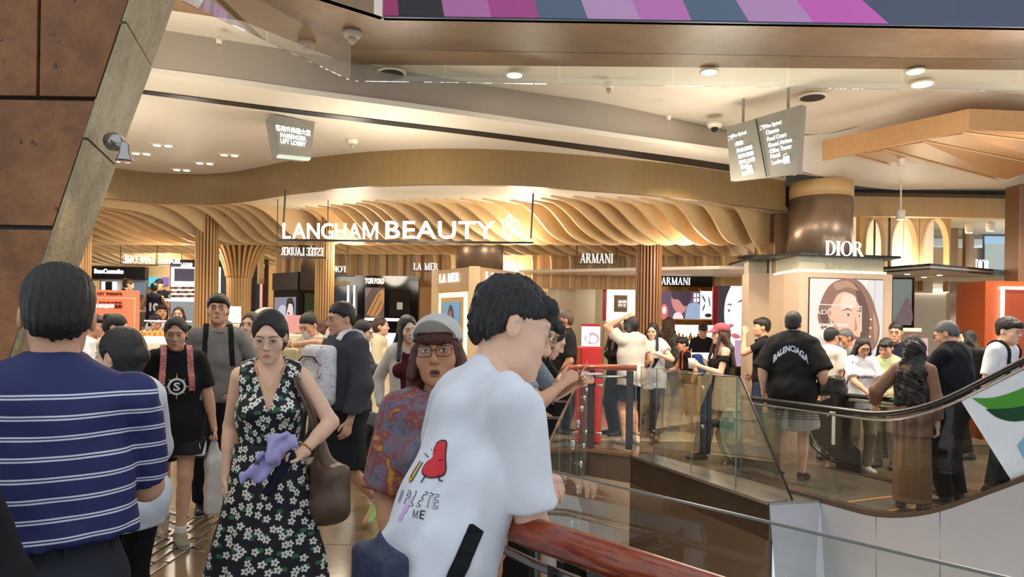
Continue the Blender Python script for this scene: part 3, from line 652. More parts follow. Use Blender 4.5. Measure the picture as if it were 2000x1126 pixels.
# ------------------------------------------------------------------ flat print helpers
def pt(a, b, c, u, v): return a + (b - a) * u + (c - a) * v      # a lower-left, b lower-right, c upper-left
def skin_print(root, parent, q, shapes, off=.004):
    "flat printed shapes on a panel: q = (ll, lr, ul); each shape = (material, [(u, v)...])"
    ll, lr, ul = (Vector(p) for p in q); n = (lr - ll).cross(ul - ll).normalized()
    if n.y > 0: n = -n
    for k, (m_, pts) in enumerate(shapes):
        mb = MB(); mb.slab([pt(ll, lr, ul, u, v) + n * (off + .0008 * k) for u, v in pts], n * .0006); part(root, 'print', mb, m_, parent=parent)
def ell(cx, cy, rx, ry, n=20, a0=0, a1=360, rot=0):
    out = []
    for i in range(n + (0 if a1 - a0 == 360 else 1)):
        t = math.radians(a0 + (a1 - a0) * i / n); x, y = rx * math.cos(t), ry * math.sin(t); r = math.radians(rot)
        out.append((cx + x * math.cos(r) - y * math.sin(r), cy + x * math.sin(r) + y * math.cos(r)))
    return out
def clip(pts): return [(min(1, max(0, u)), min(1, max(0, v))) for u, v in pts]
def blob(pts, n=5):
    p = [Vector((x, y, 0)) for x, y in pts]; s = spline(p + [p[0]], n)[:-1]; return [(q.x, q.y) for q in s]
def screen(c_, k=1.0): return emit('print_%d_%d_%d_%d' % (c_ + (int(k * 100),)), rgb(*c_), k * .78)
def panel(root, name, px0, py0, px1, py1, Y, m_, th=.04, Y2=None, parent=None):
    Y2 = Y if Y2 is None else Y2
    a, b, c_, d = P(px0, py1, Y), P(px1, py1, Y2), P(px1, py0, Y2), P(px0, py0, Y)
    z0, z1 = (a.z + b.z) / 2, (c_.z + d.z) / 2
    mb = MB(); R_ = Vector((b.x - a.x, b.y - a.y, 0)).normalized(); n_ = Vector((-R_.y, R_.x, 0))
    mb.slab([(a.x, a.y, z0), (b.x, b.y, z0), (b.x, b.y, z1), (a.x, a.y, z1)], n_ * th)
    part(root, name, mb, m_, parent=parent)
    return Vector((a.x, a.y, z0)), Vector((b.x, b.y, z0)), Vector((a.x, a.y, z1))
def letters_on(root, q, s, u, v, wu, hv, m_, **kw):
    ll, lr, ul = q; c_ = pt(ll, lr, ul, u, v); R_ = (lr - ll); U_ = (ul - ll); n_ = R_.cross(U_).normalized(); n_ = -n_ if n_.y > 0 else n_
    return letters('lettering', s, c_ + n_ * .012, R_.length * wu, U_.length * hv, m_, root, R_, U_, depth=.008, root=root, **kw)
def booth(name, label, pts, ztop, m_, z0=0.0, cat='booth'):
    t = thing(name, label, cat, (pts[0][0], pts[0][1], z0)); mb = MB().prism(pts, z0, ztop); part(t, 'body', mb, m_); return t
# ---- two-sided beige booth
BEIGE = mat('beige_booth', rgb(176, 146, 110), .4, var=.03); BEIGE_L = mat('pale_oak_trim', rgb(206, 180, 140), .4)
A_, B_, C_ = P(853, 600, 11.4), P(926, 600, 10.5), P(1013, 600, 11.5)
t = booth('cosmetics_booth', 'beige two-sided booth with lit posters and white serif brand lettering', [(A_.x, A_.y), (B_.x, B_.y), (C_.x, C_.y), (C_.x - .2, 12.4), (A_.x + .1, 12.4)], 2.1, BEIGE)
hd_ = MB().prism([(A_.x - .02, A_.y - .02), (B_.x, B_.y - .04), (C_.x + .02, C_.y - .02), (C_.x - .2, 12.4), (A_.x + .1, 12.4)], 2.1, 2.44); part(t, 'header', hd_, BEIGE)
for p_ in (A_, B_, C_):
    part(t, 'corner_post', MB().box((p_.x, p_.y - .02, 1.22), (.16, .1, 2.44)), BEIGE_L)
def face(p, q, z0, z1, off=.03):
    d = Vector((q.x - p.x, q.y - p.y, 0)); n_ = Vector((d.y, -d.x, 0)).normalized() * off
    return Vector((p.x, p.y, z0)) + n_, Vector((q.x, q.y, z0)) + n_, Vector((p.x, p.y, z1)) + n_
def on_face(root, name, F_, u0, v0, u1, v1, m_, off=.0, th=.02):
    ll, lr, ul = F_; n_ = (lr - ll).cross(ul - ll).normalized(); n_ = -n_ if n_.y > 0 else n_
    r = [pt(ll, lr, ul, u, v) + n_ * off for u, v in ((u0, v0), (u1, v0), (u1, v1), (u0, v1))]
    mb = MB(); mb.slab(r, n_ * th); part(root, name, mb, m_); n2 = n_ * th
    return r[0] + n2, r[1] + n2, r[3] + n2
FL, FR = face(A_, B_, 0, 2.44), face(B_, C_, 0, 2.44)
WH = emit('brand_white', (1, 1, 1, 1), 1.3)
letters_on(t, FL, 'LA MER', .40, .945, .54, .055, WH, serif=True); letters_on(t, FR, 'LA MER', .5, .945, .62, .06, WH, serif=True)
for F_ in (FL, FR):
    on_face(t, 'light_recess', F_, .12, .3, .88, .85, emit('booth_glow', (1, .78, .42, 1), 1.5), 0, .01); on_face(t, 'recess_back', F_, .2, .3, .80, .82, MAPLE, .012, .01)
q = on_face(t, 'poster', FL, .30, .42, .72, .79, screen((110, 158, 190), .9), .025); SK = screen((150, 104, 100), .9)
skin_print(t, None, q, [(screen((90, 60, 62), .8), blob([(.2, .1), (.28, .7), (.45, .95), (.68, .85), (.8, .4), (.85, .05)])), (SK, ell(.48, .66, .15, .2)), (screen((120, 96, 110), .9), clip(blob([(.05, 0), (.15, .2), (.5, .3), (.85, .2), (1, 0)])))])
q = on_face(t, 'poster', FR, .22, .42, .78, .79, screen((92, 82, 86), .8), .025); letters_on(t, q, 'TRANSCENDTIME', .5, .76, .6, .06, WH, serif=False, bold=.01); letters_on(t, q, 'the beauty of time', .5, .66, .5, .04, WH)
# ---- black corner booth and black wall of the fragrance counter
A_, B_, C_ = P(534, 600, 12.3), P(583, 600, 11.9), P(632, 600, 12.3)
t = booth('black_corner_booth', 'glossy black corner booth with a lit portrait of a woman in profile', [(A_.x, A_.y), (B_.x, B_.y), (C_.x, C_.y), (C_.x, 12.9), (A_.x, 12.9)], 2.42, BLACKG)
FL, FR = face(A_, B_, 0, 2.42, .01), face(B_, C_, 0, 2.42, .01)
on_face(t, 'header', FL, 0, .88, 1, 1, mat('brown_black', rgb(52, 40, 36), .25)); on_face(t, 'header', FR, 0, .88, 1, 1, mat('brown_black', rgb(52, 40, 36), .25))
q = on_face(t, 'poster', FL, .1, .5, .92, .83, screen((132, 128, 148), .9)); SKW = screen((226, 204, 200), 1.0)
skin_print(t, None, q, [(screen((196, 200, 216), .9), ell(.42, .5, .3, .34)), (screen((24, 20, 24), .5), blob([(.62, .95), (.58, .6), (.7, .45), (.9, .5), (.98, .8), (.85, .98)])), (SKW, blob([(.72, .86), (.6, .62), (.62, .4), (.7, .32), (.66, .05), (.9, .05), (.94, .5), (.9, .82)])), (screen((176, 60, 70), .8), ell(.7, .4, .05, .03)), (screen((40, 30, 34), .6), ell(.72, .66, .05, .02))])
on_face(t, 'lit_glass', FR, .2, .3, .92, .86, mat('green_glass', rgb(46, 62, 40), .1)); on_face(t, 'lit_card', FR, .3, .5, .55, .74, screen((40, 104, 62), .5), .02, .01)
t = thing('fragrance_counter', 'black fragrance counter with gold brand lettering and an orange feather poster', 'counter', (P(730, 600, 12.6).x, 12.6, 0))
q = panel(t, 'back_panel', 645, 538, 816, 640, 12.6, BLACKG, .2); q2 = panel(t, 'body', 645, 640, 816, 820, 12.3, BLACKG, .5)
letters_on(t, q, 'TOM FORD', .50, .90, .22, .115, SIGNG, bold=.05); letters_on(t, q, 'TOM FORD', .125, .84, .19, .10, mat('gold_dim', rgb(170, 130, 70), .3, .7), bold=.03, mirror=True)  # mirrored dim copy is a painted reflection of the letters in the black gloss
q3 = panel(t, 'poster', 712, 561, 750, 620, 12.5, screen((86, 60, 52), .7), .03)
skin_print(t, None, q3, [(screen((196, 130, 52), .8), blob([(.1, .1), (.35, .5), (.7, .85), (.98, .9), (.95, .4), (.6, .05)])), (screen((60, 32, 28), .6), [(.2, .06), (.24, .06), (.8, .8), (.76, .82)]), (screen((60, 32, 28), .6), [(.45, .04), (.49, .04), (.9, .55), (.87, .58)]), (screen((150, 110, 106), .7), [(.02, .6), (.35, .98), (.02, .98)]), (screen((60, 32, 28), .6), [(.12, .2), (.16, .2), (.7, .9), (.66, .92)])])
for px in (679, 691): panel(t, 'led_strip', px - 1.5, 557, px + 1.5, 616, 12.5, LEDW, .02)
panel(t, 'counter_light', 712, 621, 790, 626, 12.2, LEDW, .05); panel(t, 'shelf_glass', 760, 565, 800, 618, 12.55, mat('brown_glass', rgb(40, 34, 26), .05), .02); panel(t, 'card', 775, 590, 786, 604, 12.5, screen((190, 180, 160), .6), .01)
panel(t, 'display_light', 716, 650, 812, 690, 12.2, emit('display_glow', (1, .95, .85, 1), 1.2), .03)
# hanging brand signs
def hang(label, s, px, py, w_, h_, Y, m_=WH, mirror=False, serif=True, bar=True):
    t = thing('hanging_brand_sign', label, 'sign', P(px, py, Y)); s_ = Y / F_PX
    letters('lettering', s, P(px, py, Y), w_ * s_, h_ * s_, m_, t, serif=serif, mirror=mirror, root=t, bold=.02, depth=.008)
    if True:
        a, b = P(px - w_ * .6, py + h_ * .6, Y), P(px + w_ * .6, py + h_ * .6, Y); mb = MB(); mb.box(((a.x + b.x) / 2, Y, a.z - .01), (b.x - a.x, .04, .015)); part(t, 'bar', mb, DSTEEL)
        for p_ in (a, b): mb = MB(); mb.sweep([p_, (p_.x, p_.y, 3.22)], .006, 5); part(t, 'rod', mb, DSTEEL)
    return t
hang('hanging white brand letters seen from behind below the shop-name sign', 'ESTÉE LAUDER', 590, 489, 82, 19, 9.6, mirror=True)
hang('hanging white serif letters left of the beige two-sided booth', 'LA MER', 832, 520, 48, 13, 12.4, bar=False)
hang('slim hanging white serif letters on a bar left of the dark slatted column', 'ARMANI', 1165, 504, 64, 18, 11.8)
hang('white letters of a fragrance sign seen from behind, right of the slatted column', 'FORD', 658, 525, 34, 12, 12.3, mirror=True, bar=False)
hang('hanging white brand letters seen from behind over the left counters', 'LANCÔME'.replace('Ô', 'O'), 271, 506, 60, 16, 12.5, mirror=True)
hang('short hanging white lettering right of the mirrored sign over the left counters', 'BEAUTY', 330, 510, 42, 9, 13.0, mirror=True, serif=False)
# ---- cream and red perfume counters with screens
ac = struct(MB().prism([(P(1012, 600, 12.6).x, 12.75), (P(1400, 600, 11.4).x, 11.3), (P(1530, 600, 11.8).x, 11.4), (P(1530, 600, 13).x, 15), (P(1012, 600, 15).x - .2, 15)], 2.53, 2.58).build('ceiling_canopy', CREAM2), 'white canopy soffit over the screens')
struct(MB().slab([(P(1010, 600, 14).x, 14.3, 0), (P(1540, 600, 14).x, 14.3, 0), (P(1540, 600, 14).x, 14.3, 2.53), (P(1010, 600, 14).x, 14.3, 2.53)], (0, .1, 0)).build('wall_screens', mat('wall_khaki', rgb(206, 194, 156), .5)))
t = thing('cream_cabinet', 'tall cream panelled cabinet wall behind the man in the black polo', 'cabinet', (P(1100, 600, 13.4).x, 13.4, 0))
panel(t, 'door', 1089, 545, 1160, 760, 13.2, mat('cream_grain', rgb(214, 200, 170), .35, stretch=(12, 12, .6)), .3, 13.8); panel(t, 'alcove', 1016, 548, 1086, 760, 13.6, CREAM, .2); panel(t, 'glass_front', 1018, 558, 1056, 700, 13.5, mat('pale_green_glass', rgb(170, 182, 164), .1), .03); panel(t, 'light_strip', 1056, 556, 1080, 559, 13.5, LEDWARM, .04)
t = thing('lightbox', 'bright white lightbox with a small bronze perfume card', 'lightbox', (P(1210, 600, 13.3).x, 13.3, 1.2))
panel(t, 'pedestal', 1178, 628, 1252, 803, 13.4, MATS['wall_khaki'], .2); panel(t, 'red_side', 1177, 559, 1185, 626, 13.35, mat('red_gloss', rgb(166, 30, 36), .25), .06); q = panel(t, 'screen', 1185, 559, 1252, 628, 13.3, emit('lightbox_white', (1, .96, .86, 1), 1.6), .06); q = panel(t, 'card', 1199, 576, 1225, 609, 13.25, mat('card_bronze', rgb(124, 104, 60), .4), .02)
letters_on(t, q, 'MANI', .62, .62, .6, .16, WH, serif=True); letters_on(t, q, 'IVE', .62, .40, .6, .16, WH, serif=True)
t = thing('screen_wall', 'black header with white brand lettering over a video screen of a man with flowers', 'screen', (P(1330, 600, 12.9).x, 12.9, 1.0))
q = panel(t, 'header', 1288, 539, 1392, 559, 12.9, BLACKG, .12); letters_on(t, q, 'ARMANI', .30, .5, .54, .7, WH, serif=True); panel(t, 'mirror_band', 1288, 557, 1392, 570, 12.95, mat('gold_mirror', rgb(150, 112, 48), .12, .9), .06)
q = panel(t, 'screen', 1290, 568, 1367, 622, 12.9, screen((92, 66, 92), 1.0), .05)
skin_print(t, None, q, [(screen((206, 90, 92), 1.2), ell(.09, .25, .10, .28)), (screen((250, 200, 190), 1.4), ell(.09, .3, .05, .14)), (screen((150, 168, 196), 1.0), clip(blob([(.62, 0), (.66, .42), (.78, .58), (1, .5), (1, 0)]))), (screen((196, 126, 122), 1.1), blob([(.28, .92), (.27, .6), (.36, .3), (.5, .2), (.62, .3), (.64, .7), (.5, .95)])), (screen((58, 40, 62), .9), blob([(.26, .98), (.3, .72), (.45, .68), (.6, .45), (.72, .6), (.74, .98)])), (screen((240, 200, 204), 1.2), clip(blob([(.3, 0), (.36, .2), (.5, .22), (.56, 0)]))), (screen((214, 170, 180), 1), [(.88, .5), (.9, .5), (.9, .95), (.88, .95)])])
for u in (.855, .94): letters_on(t, q, '品' if u < .9 else '香', u, .86, .05, .14, WH); letters_on(t, q, '牌', u, .68, .05, .14, WH)
q = panel(t, 'white_screen', 1368, 568, 1392, 622, 12.9, screen((226, 222, 236), 1.3), .05)
skin_print(t, None, q, [(screen((70, 96, 72), .9), ell(.25, .72, .2, .05, 14, rot=-40)), (screen((70, 96, 72), .9), ell(.7, .62, .2, .05, 14, rot=-70)), (screen((60, 80, 64), .9), ell(.25, .4, .16, .05, 14, rot=50)), (screen((40, 30, 44), .8), ell(.62, .12, .28, .07, 16))])
panel(t, 'gold_base', 1288, 624, 1392, 634, 12.9, MATS['gold_mirror'], .08); panel(t, 'display_back', 1288, 634, 1392, 700, 12.8, emit('display_cream', (1, .93, .72, 1), 1.4), .1)
part(t, 'shelf', MB().box((P(1340, 668, 12.6).x, 12.6, P(1340, 664, 12.6).z), (1.0, .3, .02)), CREAM2)
t = thing('face_lightbox', 'tall lit advertisement with a large pale face, framed in red', 'lightbox', (P(1430, 600, 12.4).x, 12.4, .6))
panel(t, 'red_side', 1392, 558, 1402, 634, 12.5, MATS['red_gloss'], .06); q = panel(t, 'screen', 1402, 558, 1458, 690, 12.4, screen((54, 48, 60), .9), .06)
FC = screen((250, 222, 216), 1.35)
skin_print(t, None, q, [(FC, clip(blob([(.42, 1.0), (.24, .8), (.2, .55), (.3, .3), (.5, .12), (.8, .1), (1, .15), (1, 1.0)]))), (screen((226, 176, 166), 1.1), ell(.44, .42, .1, .03)), (screen((178, 126, 120), .9), blob([(.34, .40), (.42, .38), (.52, .41), (.44, .43)])), (screen((120, 92, 84), .9), blob([(.26, .72), (.4, .74), (.46, .71), (.38, .715)])), (screen((120, 92, 84), .9), blob([(.62, .75), (.8, .8), (.98, .78), (.82, .77)])), (screen((240, 240, 244), 1.2), ell(.36, .635, .1, .02)), (screen((96, 110, 134), .9), ell(.36, .635, .04, .022)), (screen((240, 240, 244), 1.2), ell(.86, .65, .12, .024)), (screen((96, 110, 134), .9), ell(.85, .65, .045, .026)), (screen((206, 110, 118), 1.0), blob([(.42, .27), (.55, .3), (.7, .28), (.78, .24), (.6, .22)]))])
# small product displays
def display(label, px0, py0, px1, py1, Y, m_, stand, tilt=None, z0=0):
    t = thing('product_display', label, 'display', (P((px0 + px1) / 2, 700, Y).x, Y, 0)); q = panel(t, 'screen', px0, py0, px1, py1, Y, m_, .05); a = P(px0 - 3, py1, Y); b = P(px1 + 3, py1, Y)
    part(t, 'counter', MB().box(((a.x + b.x) / 2, Y + .25, a.z / 2), (b.x - a.x, .7, a.z), 0, .02), stand); return t, q
t, q = display('lit pink cosmetics display on a red counter', 1136, 637, 1172, 676, 9.8, screen((236, 214, 214), 1.3), mat('red_counter', rgb(190, 44, 38), .3))
skin_print(t, None, q, [(screen((214, 176, 180), 1), ell(.55, .4, .4, .3)), (screen((236, 240, 246), 1.3), [(.25, .2), (.38, .2), (.4, .66), (.23, .66)]), (screen((240, 222, 216), 1.3), ell(.62, .36, .2, .2))]); panel(t, 'red_top', 1136, 632, 1172, 637, 9.8, MATS['red_gloss'], .05)
t, q = display('dark counter with a small lit palette screen near the drinking man', 1436, 664, 1456, 715, 10.9, screen((190, 160, 190), .9), BLACKM)
t, q = display('black make-up counter in front of the screens', 1300, 688, 1392, 700, 11.6, emit('counter_lit', (1, .95, .84, 1), 1.2), mat('cream_counter', rgb(206, 192, 160), .4))
BOTC = [rgb(214, 170, 90), rgb(190, 120, 60), rgb(240, 230, 210), rgb(180, 40, 50), rgb(60, 50, 50)]
def bottle(x, y, z, h, k, label, group):
    t = thing('perfume_bottle', label, 'bottle', (x, y, z), 0, group)
    mb = MB(); mb.lathe([(h * .26, 0), (h * .3, h * .05), (h * .3, h * .55), (h * .12, h * .66)], (0, 0, 0), 10); mb.build('flask', mat('bottle_%d' % k, BOTC[k], .12), t, True)
    mb = MB(); mb.lathe([(h * .14, h * .66), (h * .14, h), (0, h * 1.0)], (0, 0, 0), 10); mb.build('cap', MATS.get('gold_dim') or STEEL, t, True); return t
for i in range(12):
    p_ = P(1296 + i * 7.5, 664, 12.55); bottle(p_.x, p_.y, p_.z, random.uniform(.08, .17), i % 3, 'small amber bottle on the lit shelf below the video screen', 'bottles under the video screen')
# ---- left part of the shop
t = thing('black_header_counter', 'make-up counter with black header and small white lettering at the far left', 'counter', (P(230, 600, 15).x, 15, 0))
q = panel(t, 'header', 170, 520, 283, 545, 15, BLACKM, .15); letters_on(t, q, 'BeneCosmetics', .38, .62, .5, .38, WH, bold=.03); panel(t, 'back_wall', 170, 545, 283, 784, 15.1, mat('grey_back', rgb(128, 122, 116), .4), .05)
panel(t, 'poster', 170, 548, 192, 600, 15.0, screen((200, 160, 90), .9), .03); panel(t, 'led_strip', 198, 550, 203, 600, 15.0, LEDW, .03); panel(t, 'dark_niche', 205, 550, 218, 590, 15.0, BLACKM, .03); panel(t, 'led_strip', 219, 550, 226, 600, 15.0, LEDW, .03); panel(t, 'blue_shelf', 246, 552, 282, 575, 15.0, screen((128, 150, 170), .6), .03); panel(t, 'worktop', 176, 603, 275, 608, 14.4, CREAM2, .5)
t = thing('beige_pier_wall', 'plain beige wall panel between the black counter and the make-up stand', 'wall panel', (P(305, 600, 15.4).x, 15.4, 0)); panel(t, 'panel', 283, 514, 330, 700, 15.4, mat('beige_wall', rgb(204, 178, 132), .5), .1); panel(t, 'lit_card', 290, 541, 312, 560, 15.3, screen((90, 200, 220), 1.1), .03); panel(t, 'lit_card', 316, 541, 328, 556, 15.3, screen((150, 110, 190), .9), .03)
t = thing('makeup_stand', 'black make-up stand with bright white frame, mirror and rows of palettes', 'display stand', (P(362, 600, 13.2).x, 13.2, 0))
q = panel(t, 'back', 328, 507, 440, 800, 13.5, BLACKM, .1); letters_on(t, q, 'NARS', .29, .955, .2, .05, WH, bold=.05)
panel(t, 'white_frame', 333, 521, 384, 603, 13.3, emit('frame_white', (1, 1, 1, 1), 2.0), .08); panel(t, 'mirror', 340, 524, 379, 549, 13.2, mat('violet_screen', rgb(92, 84, 110), .1), .05); panel(t, 'light_panel', 385, 521, 391, 600, 13.3, LEDW, .05); panel(t, 'white_shelving', 412, 521, 428, 600, 13.3, emit('shelf_white', (1, .98, .92, 1), 1.5), .05)
for r in range(3):
    for k in range(7): 
        p_ = P(330 + k * 7.5 - r * 2 + 6, 562 + r * 8, 13.0 - r * .1); part(t, 'palette', MB().box(p_, (.058, .03, .05)), mat('palette_%d' % ((k + r) % 4), [rgb(150, 110, 80), rgb(120, 66, 58), rgb(196, 170, 140), rgb(70, 52, 50)][(k + r) % 4], .4))
panel(t, 'tester_ledge', 322, 583, 385, 588, 12.8, emit('ledge_white', (.9, .95, 1, 1), 1.0), .3); panel(t, 'stand_body', 330, 588, 384, 797, 12.9, STEEL, .3)
t = thing('black_cabinet', 'tall black cabinet with white lettering right of the tree-shaped column', 'cabinet', (P(505, 600, 13).x, 13, 0)); q = panel(t, 'carcass', 470, 505, 514, 760, 13.2, BLACKG, .2); letters_on(t, q, 'TVE', .88, .945, .2, .025, WH, bold=.03); panel(t, 'pink_light', 483, 527, 486, 600, 13.1, screen((236, 150, 130), 1.2), .03); panel(t, 'pink_light', 507, 527, 511, 600, 13.1, screen((236, 150, 130), 1.2), .03)
t = thing('promotion_board', 'orange promotion board with brown and white lettering', 'board', (P(228, 600, 9.2).x, 9.2, 0))
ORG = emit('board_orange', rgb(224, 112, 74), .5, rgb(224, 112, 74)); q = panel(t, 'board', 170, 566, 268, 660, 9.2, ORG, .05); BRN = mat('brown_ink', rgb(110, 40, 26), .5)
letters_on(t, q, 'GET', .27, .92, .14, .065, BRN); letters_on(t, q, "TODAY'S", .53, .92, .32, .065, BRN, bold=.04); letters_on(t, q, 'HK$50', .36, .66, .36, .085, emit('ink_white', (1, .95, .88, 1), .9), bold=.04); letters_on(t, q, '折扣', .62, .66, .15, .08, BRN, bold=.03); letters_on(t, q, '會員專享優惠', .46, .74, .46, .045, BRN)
skin_print(t, None, q, [(mat('board_cream', rgb(220, 196, 156), .5), [(.06, .82), (.96, .82), (.96, .85), (.06, .85)]), (MATS['board_cream'], [(.93, .02), (.96, .02), (.96, .82), (.93, .82)])])
p0 = P(228, 640, 9.2); part(t, 'stand', MB().box((p0.x, 9.25, .7), (.06, .05, 1.4)), STEEL); part(t, 'base', MB().box((p0.x, 9.25, .012), (.5, .3, .024), 0, .006), STEEL)
t = thing('display_counter', 'glass counter crowded with small gold cosmetics beside the black T-shirt girl', 'counter', (P(300, 640, 9.5).x, 9.5, 0)); a = P(262, 655, 9.5); b = P(345, 655, 9.5)
part(t, 'body', MB().box(((a.x + b.x) / 2, 9.7, a.z / 2), (b.x - a.x, .5, a.z), 0, .02), CREAM2); part(t, 'light_edge', MB().box(((a.x + b.x) / 2, 9.43, a.z - .05), (b.x - a.x, .02, .04)), LEDW); part(t, 'shelf', MB().box(((a.x + b.x) / 2, 9.85, a.z + .2), (b.x - a.x, .2, .02)), emit('violet_shelf', (.8, .75, 1, 1), 1.2))
for i in range(16): bottle(a.x + (b.x - a.x) * (i + .5) / 16, 9.53 + .08 * (i % 2), a.z + .001, random.uniform(.06, .12), [0, 2, 0, 4][i % 4], 'small gold-capped bottle on the crowded left counter', 'bottles on the left counter')
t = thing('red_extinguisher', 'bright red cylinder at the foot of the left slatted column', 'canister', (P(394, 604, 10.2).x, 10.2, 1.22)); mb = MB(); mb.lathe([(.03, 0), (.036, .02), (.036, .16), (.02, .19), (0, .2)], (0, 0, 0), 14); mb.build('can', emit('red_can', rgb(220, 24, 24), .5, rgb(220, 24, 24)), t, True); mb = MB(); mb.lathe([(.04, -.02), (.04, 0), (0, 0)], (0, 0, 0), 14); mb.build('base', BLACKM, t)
t = thing('gold_stand', 'low gold-edged display stand left of the grey T-shirt man', 'display stand', (P(395, 640, 10.2).x, 10.2, 0)); a = P(372, 622, 10.2); part(t, 'body', MB().box((a.x + .2, 10.15, .6), (.5, .36, 1.2), 0, .02), MATS['cream_counter']); part(t, 'top', MB().box((a.x + .2, 10.15, 1.21), (.54, .4, .03), 0, .01), MATS['gold_mirror'])
t = thing('arched_display', 'small arched cream display lit red inside, behind the floral dress woman', 'display', (P(522, 620, 9.8).x, 9.8, 0)); c = P(518, 628, 9.8); r = .20
part(t, 'arch', MB().slab([(c.x + r * math.cos(a_), 9.8, c.z + r * math.sin(a_)) for a_ in np.linspace(0, PI, 16)], (0, .08, 0)), CREAM2); part(t, 'lit_panel', MB().slab([(c.x + r * .75 * math.cos(a_), 9.79, c.z + r * .75 * math.sin(a_)) for a_ in np.linspace(0, PI, 16)], (0, .01, 0)), screen((220, 110, 90), .9)); part(t, 'counter', MB().box((c.x, 9.9, c.z / 2), (.42, .35, c.z), 0, .02), CREAM)
t = thing('white_lamp_display', 'small glowing white box display beside the tree-shaped column', 'display', (P(455, 620, 10).x, 10, 0)); panel(t, 'light_box', 446, 598, 466, 630, 10, emit('glow_box', (.95, .97, 1, 1), 2.2), .08); a = P(456, 632, 10); part(t, 'counter', MB().box((a.x, 10.1, a.z / 2), (.4, .4, a.z), 0, .02), CREAM)
t = thing('pink_display', 'pink lit display behind the man with the face mask', 'display', (P(572, 640, 9.5).x, 9.5, 0)); panel(t, 'screen', 560, 615, 590, 650, 9.5, screen((226, 150, 136), 1.0), .06); a = P(575, 652, 9.5); part(t, 'counter', MB().box((a.x, 9.65, a.z / 2), (.3, .4, a.z), 0, .02), CREAM)
# ------------------------------------------------------------------ portrait booth on the right and glazed front
DB = mat('greige_panel', rgb(186, 164, 142), .45, var=.02)
Yd = 9.7
cL, cC, cR = P(1530, 600, Yd - .1), P(1560, 600, Yd - .45), P(1742, 600, Yd - .2)
t = booth('portrait_booth', 'greige booth with a big lit portrait poster and white serif brand letters on its ledge', [(cL.x, cL.y), (cC.x, cC.y), (cR.x, cR.y), (cR.x, 10.9), (cL.x, 10.9)], P(1600, 531, Yd - .4).z, DB)
zt = P(1600, 531, Yd - .4).z; zl = P(1600, 499, Yd - .4).z
part(t, 'lit_neck', MB().prism([(cL.x + .05, cL.y + .1), (cC.x + .03, cC.y + .08), (cR.x - .08, cR.y + .08), (cR.x - .08, 10.8), (cL.x + .05, 10.8)], zt, zl), mat('neck_grey', rgb(170, 164, 140), .4)); part(t, 'glow_strip', MB().prism([(cL.x + .03, cL.y + .08), (cC.x + .01, cC.y + .055), (cR.x - .05, cR.y + .055), (cR.x - .05, 10.7), (cL.x + .03, 10.7)], zt, zt + .035), emit('neck_glow', (1, 1, .7, 1), 1.6))
part(t, 'ledge', MB().prism([(cL.x - .35, cL.y), (cC.x, cC.y - .02), (cR.x + .1, cR.y - .02), (cR.x + .1, 10.9), (cL.x - .35, 10.9)], zl, zl + .03), BLACKM)
FR = face(cC, cR, 0, zt, .005); ll, lr, ul = FR
c_ = P(1650, 485, Yd - .45); letters('lettering', 'DIOR', c_, 82 * (Yd - .45) / F_PX, 29 * (Yd - .45) / F_PX, HALO, t, lr - ll, serif=True, root=t, depth=.01)
def uv_of(px, py): 
    u = (P(px, py, 1) ); d = u - Vector((0, 0, EYE)); n_ = (lr - ll).cross(ul - ll); k = (ll - Vector((0, 0, EYE))).dot(n_) / d.dot(n_); w_ = Vector((0, 0, EYE)) + d * k - ll
    return w_.dot(lr - ll) / (lr - ll).length_squared, w_.dot(ul - ll) / (ul - ll).length_squared
(u0, v1), (u1, v0) = uv_of(1581, 543), uv_of(1720, 700)
on_face(t, 'poster_frame', FR, u0 - .008, v0, u1 + .008, v1 + .005, BLACKM, 0, .008)
q = on_face(t, 'poster', FR, u0, v0, u1, v1, screen((232, 214, 204), 1.15), .01, .012)
HR, HR2, HR3, SKN, SKD, SKL = screen((150, 104, 82), .95), screen((108, 70, 54), .85), screen((186, 140, 112), 1.0), screen((228, 180, 154), 1.1), screen((196, 138, 114), 1.0), screen((240, 200, 178), 1.15)
